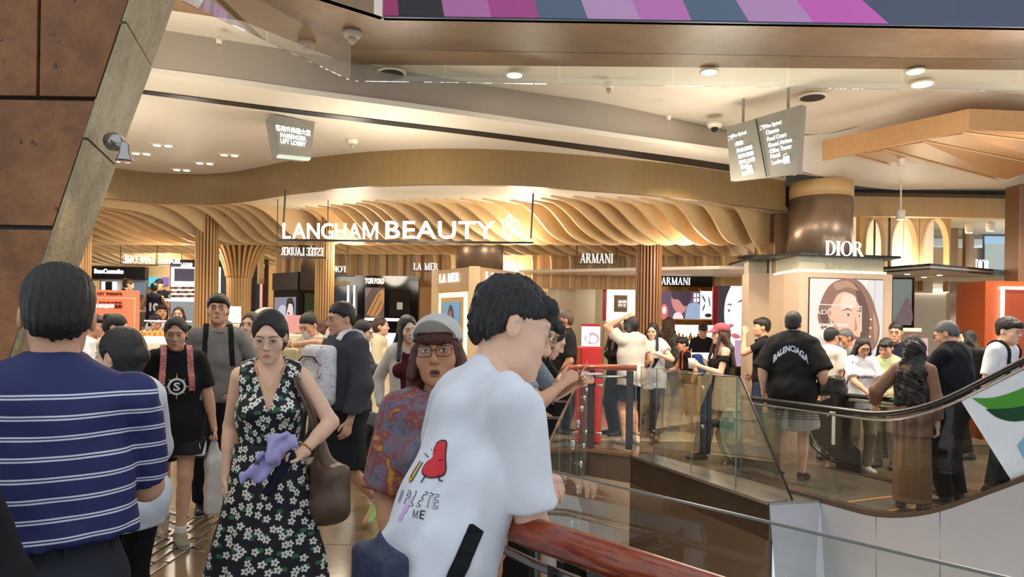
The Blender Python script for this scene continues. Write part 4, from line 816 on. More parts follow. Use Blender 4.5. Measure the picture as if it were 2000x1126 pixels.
skin_print(t, None, q, [(screen((214, 208, 206), 1.1), [(.72, 0), (1, 0), (1, 1), (.78, 1)]), (screen((196, 190, 190), 1.0), [(.86, 0), (.875, 0), (.895, 1), (.88, 1)]), (HR, blob([(.16, .36), (.1, .55), (.2, .84), (.36, .98), (.62, 1.0), (.8, .84), (.9, .62), (.96, .36), (.9, .14), (.74, .06), (.62, .2), (.5, .5)])), (HR2, blob([(.6, .96), (.74, .78), (.82, .5), (.78, .2), (.68, .16), (.7, .46), (.64, .74)])), (HR3, blob([(.3, .94), (.5, .98), (.66, .86), (.5, .9), (.36, .86)])), (HR3, blob([(.86, .62), (.93, .4), (.9, .2), (.87, .4)])), (HR2, blob([(.16, .62), (.14, .5), (.22, .38), (.24, .56)])),
 (SKD, blob([(.30, .5), (.36, .28), (.46, .14), (.6, .12), (.52, 0), (.3, 0), (.28, .2)])), (SKN, blob([(.36, .80), (.27, .62), (.27, .46), (.34, .32), (.46, .17), (.58, .13), (.66, .2), (.69, .34), (.7, .52), (.66, .68), (.56, .80), (.46, .84)])), (SKL, blob([(.44, .80), (.4, .66), (.5, .6), (.6, .66), (.62, .76), (.54, .82)])), (SKD, blob([(.28, .5), (.34, .32), (.46, .17), (.56, .13), (.48, .24), (.38, .38)])), (SKN, ell(.265, .57, .035, .065)), (SKD, ell(.262, .565, .018, .04)), (screen((234, 226, 212), 1.1), blob([(0, 0), (0, .3), (.12, .36), (.24, .26), (.3, .1), (.42, 0)])), (screen((210, 198, 180), 1.0), blob([(.1, .3), (.2, .22), (.28, .06), (.2, .12)])),
 (HR2, blob([(.42, .595), (.5, .635), (.575, .60), (.5, .615)])), (HR2, blob([(.625, .595), (.665, .615), (.695, .585), (.66, .598)])), (screen((246, 238, 232), 1.1), ell(.505, .548, .04, .014)), (screen((96, 66, 50), .8), ell(.51, .548, .018, .015)), (screen((60, 40, 34), .7), blob([(.455, .55), (.5, .568), (.552, .55), (.5, .562)])), (screen((246, 238, 232), 1.1), ell(.662, .54, .022, .012)), (screen((96, 66, 50), .8), ell(.662, .54, .012, .013)), (SKD, blob([(.60, .54), (.635, .40), (.62, .355), (.57, .36), (.6, .38)])), (screen((188, 98, 90), .95), blob([(.53, .265), (.585, .295), (.62, .285), (.65, .265), (.59, .235)])), (screen((120, 56, 54), .9), blob([(.53, .266), (.59, .272), (.65, .266), (.59, .262)]))] + [(WH, ell(.82 - k * .004, .5 - k * .11, .011, .011)) for k in range(3)])
PALE = screen((250, 240, 225), .9); letters_on(t, q, 'CLAR', .12, .58, .2, .055, PALE, mirror=True); letters_on(t, q, 'DOUBLE TECHNOLOGY', .27, .42, .5, .035, PALE, mirror=True, bold=.01)
strokes_ = MB(); strokes_.sweep([pt(*q, 0, .68) - Vector((0, .012, 0)), pt(*q, .7, .66) - Vector((0, .012, 0)), pt(*q, .7, .34) - Vector((0, .012, 0))], .006, 4); part(t, 'line', strokes_, PALE)
for k, (a, b, nm) in enumerate(((1458, 1500, 'outer'), (1503, 1526, 'inner'))):
    t = thing('greige_panel_wall', 'narrow greige panel left of the portrait booth, %s of the two' % nm, 'panel', (P((a + b) / 2, 600, 10.1).x, 10.1, 0)); panel(t, 'panel', a, 533, b, 850, 10.15 - k * .1, DB, .3); panel(t, 'neck', a + 4, 502, b - 2, 533, 10.2 - k * .1, MATS['neck_grey'], .2); panel(t, 'ledge', a - 4, 498, b + 3, 502, 10.1 - k * .1, BLACKM, .3)
# bronze pillars of the shopfront
def pillar(px0, px1, Y, label, m_=BRONZE, z1=ZS):
    a, b = P(px0, 400, Y).x, P(px1, 400, Y).x; t = thing('bronze_pillar', label, 'pillar', ((a + b) / 2, Y, 0)); MB().box((0, 0, z1 / 2), (b - a, .3, z1), 0, .01).build('cladding', m_, t); MB().box(((b - a) / 2 - .012, -.151, z1 / 2), (.024, .006, z1)).build('shadow_joint', BLACKM, t); return t
pillar(1506, 1537, 10.2, 'square bronze pillar at the end of the curved wood band'); pillar(1540, 1566, 10.0, 'narrow bronze pillar just left of the metal drum column'); pillar(1977, 2010, 9.8, 'bronze pillar at the far right edge')
struct(MB().box((P(1850, 390, 10.5).x, 10.55, 3.42), (4.2, .12, .3)).build('trim_5', MAPLE), 'wood fascia above the glazed shopfront'); struct(MB().box((P(1850, 390, 10.2).x, 10.35, ZS - .02), (4.2, .26, .05)).build('trim_6', BLACKM), 'black shutter slot above the glazed shopfront')
t = thing('clerestory_glazing', 'wide clear glass pane of the right-hand shopfront above the canopy', 'window', (P(1830, 500, 10.5).x, 10.5, 2.4)); q = panel(t, 'pane', 1690, 402, 1972, 540, 10.5, GLASS, .02); panel(t, 'pane', 1742, 530, 1972, 540, 10.5, GLASS, .02)
# arched screens behind the glass
t = thing('arched_screen', 'row of tall wooden arches behind the right-hand glass', 'screen', (P(1760, 500, 12).x, 12.3, 0))
YA = 11.6
for px, r0 in ((1708, .2), (1764, .25), (1826, .25)):
    c0 = P(px, 520, YA); zc = 2.95; rv = .48; wl, wr_ = .25, .25
    outer = [(c0.x - wl, YA, 2.25), (c0.x - wl, YA, 3.54), (c0.x + wr_, YA, 3.54), (c0.x + wr_, YA, 2.25)]; r0 = r0 * .82; arch = [(c0.x + r0 * math.cos(a_), YA, zc + rv * math.sin(a_)) for a_ in np.linspace(0, PI, 15)]
    mb = MB(); mb.slab(outer + [(c0.x + r0, YA, 2.25)] + arch + [(c0.x - r0, YA, 2.25)], (0, .12, 0)); part(t, 'arch', mb, MAPLE); mb = MB(); mb.sweep([(c0.x + r0, YA - .02, 2.25)] + [(x, YA - .02, z) for x, y, z in arch] + [(c0.x - r0, YA - .02, 2.25)], .016, 4, up=(0, 1, 0)); part(t, 'arch_edge', mb, MAPLE_F)
    part(t, 'backing', MB().box((c0.x, YA + .5, 2.9), (.5, .05, 1.3)), CREAM2)
struct(MB().prism([(4.2, 10.7), (13, 10.7), (13, 15), (4.2, 15)], 3.56, 3.6).build('ceiling_right_inner', CREAM2)); lamp('inner_light', 'POINT', (6.2, 12.2, 3.2), 30, WARM, .2)
struct(MB().box((P(1850, 500, 14).x, 14.4, 1.6), (6.5, .1, 3.4)).build('wall_right_inner', mat('inner_tan', rgb(178, 148, 104), .5)))
t = thing('window_to_street', 'bright window showing a pale building, behind the right-hand glass', 'window', (P(1945, 490, 14).x, 14, 1.9)); panel(t, 'frame', 1921, 458, 1976, 535, 14.2, BLACKM, .05); panel(t, 'view', 1924, 461, 1974, 533, 14.15, emit('street_view', rgb(196, 202, 196), .55), .02); panel(t, 'sky', 1924, 461, 1974, 476, 14.12, emit('street_sky', rgb(150, 190, 220), .8), .02)
for px in (1862, 1893): panel(thing('bronze_mullion', 'dark bronze mullion behind the right glass, %s one' % ('left' if px == 1862 else 'right'), 'mullion', (P(px, 500, 13.5).x, 13.5, 0)), 'mullion', px - 8, 440, px + 8, 560, 13.5, BRONZE, .1)
# hanging white spot fittings
for px, py, Y, w_ in ((1759, 420, 9.9, 'in front of the arches'), (1893, 447, 10.9, 'left of the window to the street'), (1934, 443, 10.9, 'above the window to the street')):
    p_ = P(px, py, Y); t = thing('hanging_spotlight', 'white cylindrical spotlight hanging from the ceiling ' + w_, 'spotlight', p_); MB().lathe([(.055, -.06), (.06, .0), (.06, .07), (.02, .075)], (0, 0, 0), 16).build('body', CREAM2, t, True); MB().sweep([(0, 0, .07), (0, 0, (3.56 if Y > 10.5 else 3.62) - p_.z)], .012, 6).build('stem', CREAM2, t); MB().lathe([(0, -.062), (.05, -.0621)], (0, 0, 0), 16).build('lens', emit('soft_lens', (1, .95, .85, 1), 3), t)
# canopy with brand letters
t = thing('shop_canopy', 'flat white canopy with black edge and small white serif brand letters', 'canopy', (P(1850, 530, 9.6).x, 9.6, 2.2))
cz = P(1817, 520, 9.4).z; cn = [G(1728, 519, cz), G(1817, 516, cz), G(1972, 537, cz), G(1972, 548, cz - .02), G(1860, 552, cz), G(1735, 545, cz)]
cn = [(P(1725, 519, 9.9).x, 9.9), (P(1817, 516, 9.3).x, 9.3), (P(1972, 537, 10.3).x, 10.2), (P(1972, 537, 12).x, 12.6), (P(1725, 519, 12.5).x, 12.6)]
part(t, 'soffit', MB().prism(cn, cz - .03, cz), CREAM2); ed_ = MB().strip([cn[0], cn[1], cn[2]], cz - .05, cz + .03, .02); part(t, 'edge', ed_, BLACKG)
Rr = Vector((cn[2][0] - cn[1][0], cn[2][1] - cn[1][1], 0)); pr = P(1919, 518, 9.85); letters('lettering', 'DIOR', pr, .32, .16, WH, t, Rr, serif=True, root=t, depth=.004)
for px, py in ((1772, 535), (1805, 541), (1835, 537)): p_ = G(px, py, cz - .03); mb = MB(); mb.lathe([(0, -.002), (.035, -.0021)], (p_.x, p_.y, cz - .032), 12); part(t, 'downlight', mb, DL)
t = thing('wall_screen', 'upright framed screen with a pale landscape beside the portrait booth', 'screen', (P(1765, 600, 10.6).x, 10.6, 1)); panel(t, 'frame', 1742, 541, 1785, 640, 10.6, DSTEEL, .06); q = panel(t, 'picture', 1745, 545, 1780, 634, 10.55, screen((132, 142, 132), .7), .03); skin_print(t, None, q, [(screen((128, 108, 112), .7), blob([(0, .1), (.3, .3), (.7, .6), (.95, .45), (1, .05), (0, .02)]))])
t = thing('pale_wall_panel', 'pale grey wall panel with a small oval emblem', 'panel', (P(1890, 600, 10.4).x, 10.4, 0)); q = panel(t, 'panel', 1853, 572, 1922, 800, 10.5, mat('pale_panel', rgb(206, 190, 172), .45), .1); panel(t, 'neck', 1862, 550, 1922, 573, 10.6, MATS['neck_grey'], .1)
mb = MB(); c_ = P(1888, 630, 10.45); mb.sweep([(c_.x + .065 * math.cos(a_), c_.y, c_.z + .085 * math.sin(a_)) for a_ in np.linspace(0, 2 * PI, 24)[:-1]], .006, 5, up=(0, 1, 0), closed=True); mb.sweep([(c_.x, c_.y, c_.z - .085), (c_.x, c_.y, c_.z + .085)], .006, 5); part(t, 'emblem', mb, emit('emblem', (1, 1, .95, 1), 1.2))
t = thing('back_wall_panel', 'plain pale wall beyond the portrait booth', 'panel', (P(1820, 600, 12.4).x, 12.4, 0)); panel(t, 'panel', 1735, 540, 1875, 800, 12.6, CREAM, .1); panel(t, 'light_strip', 1788, 566, 1852, 570, 12.55, LEDW, .03)
t = thing('orange_booth', 'orange booth with a white light frame at the right edge', 'booth', (P(1960, 600, 9.0).x, 9.0, 0)); OR2 = mat('burnt_orange', rgb(168, 76, 30), .4); panel(t, 'body', 1920, 549, 2060, 860, 9.2, OR2, .6); panel(t, 'light_frame', 1955, 560, 1960, 720, 9.15, LEDW, .03); panel(t, 'light_frame', 1955, 560, 2060, 565, 9.15, LEDW, .03); panel(t, 'inset', 1960, 565, 2060, 860, 9.17, mat('deep_orange', rgb(148, 62, 24), .4), .02)
t = thing('makeup_screen', 'tilted make-up display with a red and pink face card', 'display', (P(1800, 660, 9.6).x, 9.6, 0)); panel(t, 'card', 1776, 652, 1796, 680, 9.6, screen((200, 40, 50), .9), .03); panel(t, 'card', 1794, 660, 1812, 694, 9.55, screen((226, 170, 180), 1.0), .03); a = P(1795, 695, 9.6); part(t, 'counter', MB().box((a.x, 9.8, a.z / 2), (.5, .5, a.z), 0, .02), BLACKM); panel(t, 'top_light', 1760, 640, 1800, 647, 9.7, CREAM2, .05)
# folded timber canopy on the right
fc = thing('folded_timber_canopy', 'folded light timber canopy with angled boards under the right ceiling', 'canopy', G(1890, 212, ZU))
a, b, c_, d = P(1610, 274, 8.3), P(1893, 212, 7.1), P(2120, 222, 7.4), P(1610, 312, 8.3)
b2, c2 = P(1893, 254, 7.1), P(2120, 262, 7.4)
for r, nm in (([d, b2, b, a], 'fascia'), ([b2, c2, c_, b], 'fascia')): mb = MB(); mb.slab(r, (0, .05, 0)); part(fc, nm, mb, PEACH)
ridge = [(1670, 303, 8.6), (1728, 290, 8.4), (1803, 273, 7.9), (1880, 256, 7.25)]; foot = [(1812, 338, 10.1), (1990, 360, 10.2), (2130, 340, 9.6), (2150, 290, 8.6)]
for k in range(4):
    p_ = [P(*ridge[k]), P(*ridge[min(k + 1, 3)]) if k < 3 else P(2000, 256, 7.3), P(*foot[min(k + 1, 3)]) if k < 3 else P(2160, 270, 8.0), P(*foot[k])]
    p_[1].z -= .03; p_[2].z += .12
    mb = MB(); mb.slab([p_[0], p_[3], p_[2], p_[1]], (0, .0, .03)); part(fc, 'board', mb, PEACH); mb = MB(); mb.sweep([p_[0] - Vector((0, 0, .01)), p_[3] - Vector((0, 0, .01))], .012, 4); part(fc, 'board_edge', mb, MAPLE_F)
p_ = P(1761, 310, 8.9); t = thing('tube_downlight', 'short white tube lamp hanging under the folded timber canopy', 'lamp', p_); MB().lathe([(.045, -.08), (.045, .1), (0, .1)], (0, 0, 0), 14).build('tube', CREAM2, t, True); MB().sweep([(0, 0, .1), (0, 0, ZS - p_.z)], .01, 6).build('stem', CREAM2, t)
# ------------------------------------------------------------------ balustrade around the void
def v3(p, z): return Vector((p[0], p[1], z))
NRM_N = Vector((-RN.y, RN.x)); NRM_F = Vector((RF.y, -RF.x))
rail = thing('void_balustrade', 'balustrade with mahogany handrail, dark steel posts and clear glass around the void', 'railing', (CORN.x, CORN.y, 0))
NEAR_END = CORN + RN * 3.2; FAR_END = CORN + RF * 6.75
ZR = 1.075
path = [v3(NEAR_END, ZR), v3(CORN + RN * 1.5, ZR), v3(CORN + RN * .35, ZR), v3(CORN + RN * .06 + RF * .06, ZR), v3(CORN + RF * .35, ZR), v3(CORN + RF * 3, ZR), v3(FAR_END, ZR), v3(FAR_END + Vector((.10, .16)), ZR), v3(Vector((P(1145, 718, 9.2).x, 9.05)), ZR), v3(Vector((P(1243, 719, 9.0).x, 8.95)), ZR)]
mb = MB(); mb.sweep(path, .037, 16); part(rail, 'handrail', mb, MAHOG, True)
mb = MB(); lo = [p + Vector((0, 0, -.085)) + (v3(NRM_N, 0) * .03 if i < 3 else v3(NRM_F, 0) * .03) for i, p in enumerate(path[:8])]; mb.sweep(lo, .012, 8); part(rail, 'support_tube', mb, STEEL, True)
def post(c, n, d, far=False):
    z1 = 1.0
    for k, o_ in enumerate((.0, .075)):
        q = c + n * (.13 + 0) + d * (o_ - .037); mb = MB(); mb.slab([v3(q - n * .06 - d * .012, 0), v3(q + n * .06 - d * .012, 0), v3(q + n * .06 + d * .012, 0), v3(q - n * .06 + d * .012, 0)], (0, 0, z1)); p_ = part(rail, 'post', mb, DSTEEL)
        mb = MB(); mb.slab([v3(q - n * .061 - d * .013, z1), v3(q + n * .061 - d * .013, z1), v3(q + n * .061 + d * .013, z1), v3(q - n * .061 + d * .013, z1)], (0, 0, .004)); part(rail, 'post_cap', mb, STEEL, parent=p_)
    mb = MB(); a = c + n * .0; b = c + n * .12; mb.slab([v3(a - d * .006, .93), v3(a + d * .006, .93), v3(b + d * .006, .86), v3(b - d * .006, .86)], (0, 0, .085)); part(rail, 'bracket', mb, DSTEEL)
    for z in (.35, .84):
        mb = MB(); mb.sweep([v3(c + n * .18, z), v3(c + n * .265, z)], .013, 8); part(rail, 'glass_fixing', mb, STEEL, True)
        mb = MB(); mb.sweep([v3(c + n * .245, z), v3(c + n * .262, z)], .028, 12); part(rail, 'fixing_disc', mb, STEEL, True)
for t_ in (.42, 1.5, 2.5): post(CORN + RN * t_, NRM_N, RN)
for t_ in (.55, 1.5, 2.5, 3.5, 4.5, 5.5, 6.5): post(CORN + RF * t_, NRM_F, RF)
def glass_panel(root, a, b, z0, z1, cap=None, edge=True):
    p_ = pane(root, 'glass_panel', a, b, z0, z1, .014, GLASS)
    a, b = Vector(a[:2]), Vector(b[:2]); d = (b - a).normalized(); n = Vector((-d.y, d.x)) * .007
    mb = MB(); mb.sweep([v3(a + n, z1), v3(b + n, z1)], .004, 4, square=True); part(root, 'top_edge', mb, cap or GLASS_TOP, parent=p_)
    if edge:
        for e in (a, b): mb = MB(); mb.sweep([v3(e + n, z0), v3(e + n, z1)], .0055, 4, square=True); part(root, 'side_edge', mb, GLASS_EDGE, parent=p_)
    return p_
BRONZE_CAP = mat('brass_cap', rgb(176, 138, 90), .25, .8)
offc = CORN + NRM_N * .27
gts = [.02, 1.62, 3.2]
for a, b in zip(gts, gts[1:]): glass_panel(rail, CV + RN * (a + .01), CV + RN * (b - .01), -.12, 1.155, GLASS_TOP)
gtf = [.02, 1.1, 2.3, 3.5, 4.7, 5.9, 6.95]
for a, b in zip(gtf, gtf[1:]): glass_panel(rail, CV + RF * (a + .01), CV + RF * (b - .01), -.12, 1.155, BRONZE_CAP)
# short far section of balustrade across the end of the void
fb_ = thing('glass_guard', 'clear glass guard with metal uprights along the far edge of the void', 'railing', (EV.x, EV.y, 0))
fe = Vector((P(1243, 720, 8.85).x, 8.85))
for a, b in ((Vector((.96, 9.12)), fe),): glass_panel(fb_, a, b, .04, 1.1)
for px in (1156, 1232):
    q = Vector((P(px, 800, 9.0).x, 9.0 + .1)); mb = MB(); mb.box((q.x, q.y, .53), (.085, .05, 1.0), 0, .004); part(fb_, 'post', mb, DSTEEL)
    for z in (.25, .85): mb = MB(); mb.sweep([v3(q, z), v3(q + Vector((.12, -.15)), z)], .013, 8); part(fb_, 'glass_fixing', mb, STEEL, True)
mb = MB(); mb.sweep([v3(Vector((P(1140, 740, 9.05).x, 9.1)), .95), v3(Vector((P(1232, 740, 9.05).x, 9.1)), .95)], .016, 8); part(fb_, 'cross_tube', mb, STEEL, True)
gl0, gl1 = Vector((1.72, 8.5)), Vector((2.27, 7.2))
for k, (a, b) in enumerate(((0, .48), (.5, 1.0))): glass_panel(fb_, gl0.lerp(gl1, a), gl0.lerp(gl1, b), .03, 1.1)
glass_panel(fb_, fe + Vector((.05, -.02)), gl0, .03, 1.1)
gend = Vector((P(1543, 985, 6.55).x, 6.5)); n_ = Vector((.012, .006, 0))
mb = MB(); mb.slab([v3(gl1, .03), v3(gend, .03), v3(gl1.lerp(gend, .06), 1.1), v3(gl1, 1.1)], n_); tp = part(fb_, 'end_panel', mb, GLASS); mb = MB(); mb.sweep([v3(gend, .03), v3(gl1.lerp(gend, .06), 1.1)], .012, 6); part(fb_, 'raking_edge', mb, DSTEEL, parent=tp); mb = MB(); mb.sweep([v3(gl1, .03), v3(gl1, 1.1)], .009, 4); part(fb_, 'side_edge', mb, GLASS_EDGE, parent=tp)
# small stub panel of glass by the escalator
sg = thing('glass_stub', 'small upright glass panel at the foot of the escalator', 'glass panel', (2.62, 7.05, 0)); sa, sb_ = Vector((P(1480, 900, 7.4).x, 7.4)), Vector((P(1521, 900, 7.15).x, 7.15)); glass_panel(sg, sa, sb_, .0, .72); mb = MB(); mb.box((sb_.x + .02, sb_.y, .06), (.06, .06, .12), 0, .01); part(sg, 'clamp', mb, STEEL)
# ------------------------------------------------------------------ escalator
def deck_z(t):
    t0, t1 = 1.75, 2.65; s30 = math.tan(math.radians(31))
    if t < t0: return .03
    if t < t1: return .03 + s30 * (t - t0) ** 2 / (2 * (t1 - t0))
    return .03 + s30 * (t1 - t0) / 2 + s30 * (t - t1)
esc = thing('escalator', 'escalator with black handrails, glass balustrades and grey metal side cladding', 'escalator', (Q0.x, Q0.y, 0))
HH = .835; RUB = mat('black_rubber', rgb(20, 19, 20), .3); RUBP = mat('dark_newel_panel', rgb(28, 26, 28), .35)
def epoint(t, w_, z): p_ = Q0 + ED * t + EN * w_; return Vector((p_.x, p_.y, z))
TE = 5.2
def balustrade(w_, second=False):
    top = [(t, deck_z(t) + HH) for t in np.linspace(.28, TE, 60)]
    r = HH * .42; newel = [(.28 - math.sin(a) * r * .95, HH + .03 - r + math.cos(a) * r) for a in np.linspace(PI * .88, .12, 14)]
    pth = [(newel[0][0] + .12, newel[0][1] - .06)] + newel + top
    mb = MB(); mb.sweep([epoint(t, w_, z) for t, z in pth], .034, 8, flat=.75); part(esc, 'handrail', mb, RUB, True)
    mb = MB(); mb.sweep([epoint(t + (.05 if t < .2 else 0), w_, z - (.052 if t > .1 else 0)) for t, z in pth[1:]], .014, 6); part(esc, 'handrail_guide', mb, STEEL, True)
    # glass body: deck line below, handrail above
    ts = list(np.linspace(.28, TE, 40)); lower = [epoint(t, w_, deck_z(t) + .02) for t in ts]; upper = [epoint(t, w_, z - .05) for t, z in newel[3:]] + [epoint(t, w_, deck_z(t) + HH - .05) for t in ts]
    ring_ = [epoint(.05, w_, .25)] + [epoint(t + .04, w_, z) for t, z in newel[2:-1]] + [epoint(t, w_, deck_z(t) + HH - .05) for t in ts] + list(reversed(lower))
    mb = MB(); n2 = v3(EN * .012, 0); mb.slab(ring_, n2); part(esc, 'balustrade_glass', mb, GLASS_S)
    return newel
nw = balustrade(0); balustrade(EWID, True)
DISC = mat('green_safety_disc', rgb(128, 170, 152), .4)
for w_ in (-.008, EWID + .62):
    c = epoint(.16, w_, .54); mb = MB(); mb.slab([c + v3(ED, 0) * (.165 * math.cos(a)) + Vector((0, 0, .2 * math.sin(a))) for a in np.linspace(0, 2 * PI, 28)[:-1]], v3(EN * -.006, 0))
    if w_ < 0: part(esc, 'safety_disc', mb, DISC)
# dark newel panel with the number, on the far balustrade
for w_, num in ((EWID - .02, True), (.02, False)):
    ringp = [(.0, .50), (.10, .32), (.35, .15), (.42, 0.02), (.72, .02), (.70, .28), (.55, .42), (.62, .80), (.30, .82), (.08, .72)] if num else [(.12, .20), (.36, .02), (.9, .02), (.45, .22), (.25, .30)]
    mb = MB(); mb.slab([epoint(t, w_, z) for t, z in ringp], v3(EN * .016, 0)); part(esc, 'newel_panel', mb, RUBP)
mb = MB(); o_ = EWID - .03
for q in ([(.34, .30), (.385, .30), (.385, .70), (.34, .70)], [(.26, .60), (.34, .64), (.34, .70), (.32, .68)]): mb.slab([epoint(t, o_, z) for t, z in q], v3(EN * .006, 0))
part(esc, 'number', mb, mat('number_grey', rgb(206, 208, 210), .4))
# decks, skirts, steps, cladding
for w_, nm in ((0, 'deck'), (EWID, 'deck')):
    mb = MB(); ts = list(np.linspace(.30, TE, 50)); n3 = v3(EN * .07, 0)
    for a, b in zip(ts, ts[1:]):
        r = [epoint(a, w_ - .05, deck_z(a) - .03), epoint(b, w_ - .05, deck_z(b) - .03), epoint(b, w_ - .05, deck_z(b) + .012), epoint(a, w_ - .05, deck_z(a) + .012)]; mb.slab(r, v3(EN * .12, 0))
    part(esc, nm, mb, mat('deck_bronze', rgb(108, 96, 84), .3, .7))
mb = MB(); mb.slab([epoint(-.1, .0, .012), epoint(1.5, .0, .012), epoint(1.5, EWID, .012), epoint(-.1, EWID, .012)], (0, 0, .012)); part(esc, 'landing_plate', mb, mat('landing_steel', rgb(120, 112, 102), .3, .6, stretch=(30, 30, 1)))
sm = mat('step_grey', rgb(70, 68, 66), .5, .4)
for k in range(10):
    t0 = 1.5 + k * .36; z = max(.02, deck_z(t0 + .2) - .12 + .0)
    mb = MB(); mb.slab([epoint(t0, .1, z), epoint(t0 + .36, .1, z), epoint(t0 + .36, EWID - .1, z), epoint(t0, EWID - .1, z)], (0, 0, -.14 if k else -.01)); st = part(esc, 'step', mb, sm); mb = MB(); mb.slab([epoint(t0, .1, z), epoint(t0 + .03, .1, z), epoint(t0 + .03, EWID - .1, z), epoint(t0, EWID - .1, z)], (0, 0, .004)); part(esc, 'step_line', mb, mat('step_yellow', rgb(190, 130, 40), .5), parent=st)
ts = [1.38, 1.95, 2.5, 3.1, 3.8, TE]
for a, b in zip(ts, ts[1:]):
    n_t = 8; up_ = [epoint(t, -.055, deck_z(t) - .03) for t in np.linspace(a + .004, b - .004, n_t)]; mb = MB(); mb.slab([epoint(a + .004, -.055, -3.0), epoint(b - .004 + .12, -.055, -3.0)] + list(reversed(up_)), v3(EN * .03, 0)); part(esc, 'cladding_panel', mb, ALU)
jt = epoint(1.376, -.055, 0); f0 = v3(FV, 0)
mb = MB(); mb.slab([f0 + Vector((0, 0, -.0)), f0 + Vector((.25, -.1, -3.0)), jt + Vector((.18, -.25, -3.0)), jt], (.02, .03, 0)); part(esc, 'cladding_facet', mb, ALU)
mb = MB(); mb.slab([f0, jt, epoint(.7, -.02, 0.0), v3(Vector((2.45, 7.0)), 0)], (0, 0, .02)); part(esc, 'cladding_top', mb, STEEL)
# printed leaf advert on the rising glass
ADW, ADG, ADD, ADB = mat('ad_white', rgb(206, 216, 226), .25), mat('ad_green', rgb(66, 140, 50), .25), mat('ad_dark_green', rgb(22, 66, 44), .25), mat('ad_blue', rgb(112, 166, 196), .25)
tl, bl_ = 2.62, 2.98
def apt(t, f): return epoint(t, -.002, deck_z(t) + .03 + f * (HH - .1))
def ad_ring(pts, n=1): return [apt(t, f) for t, f in pts]
tops_ = [(t, 1.0) for t in np.linspace(tl, TE, 14)]; bots = [(t, 0.0) for t in np.linspace(TE, bl_, 12)]
mb = MB(); mb.slab(ad_ring(tops_ + bots), v3(EN * -.004, 0)); part(esc, 'advert', mb, ADW)
def adshape(pts, m_, k):
    r = [apt(t, f) - v3(EN, 0) * (.006 + .001 * k) for t, f in blob(pts, 5)]; mb = MB(); mb.slab(r, v3(EN * -.0008, 0)); part(esc, 'advert_print', mb, m_)
adshape([(2.70, .98), (2.9, .86), (3.2, .84), (3.6, .98), (4.2, .9), (4.2, .6), (3.5, .5), (3.2, .48), (2.95, .62), (2.78, .85)], ADG, 0); adshape([(2.80, .80), (3.05, .66), (3.35, .62), (3.6, .55), (3.3, .48), (3.05, .52), (2.9, .64)], ADD, 1); adshape([(3.02, .3), (3.2, .46), (3.5, .46), (3.9, .3), (4.0, .02), (3.5, .0), (3.15, .02)], ADB, 2); adshape([(3.2, .22), (3.35, .36), (3.6, .36), (3.7, .1), (3.3, .05)], ADW, 3); adshape([(3.3, .2), (3.42, .30), (3.56, .28), (3.56, .12)], ADG, 4)
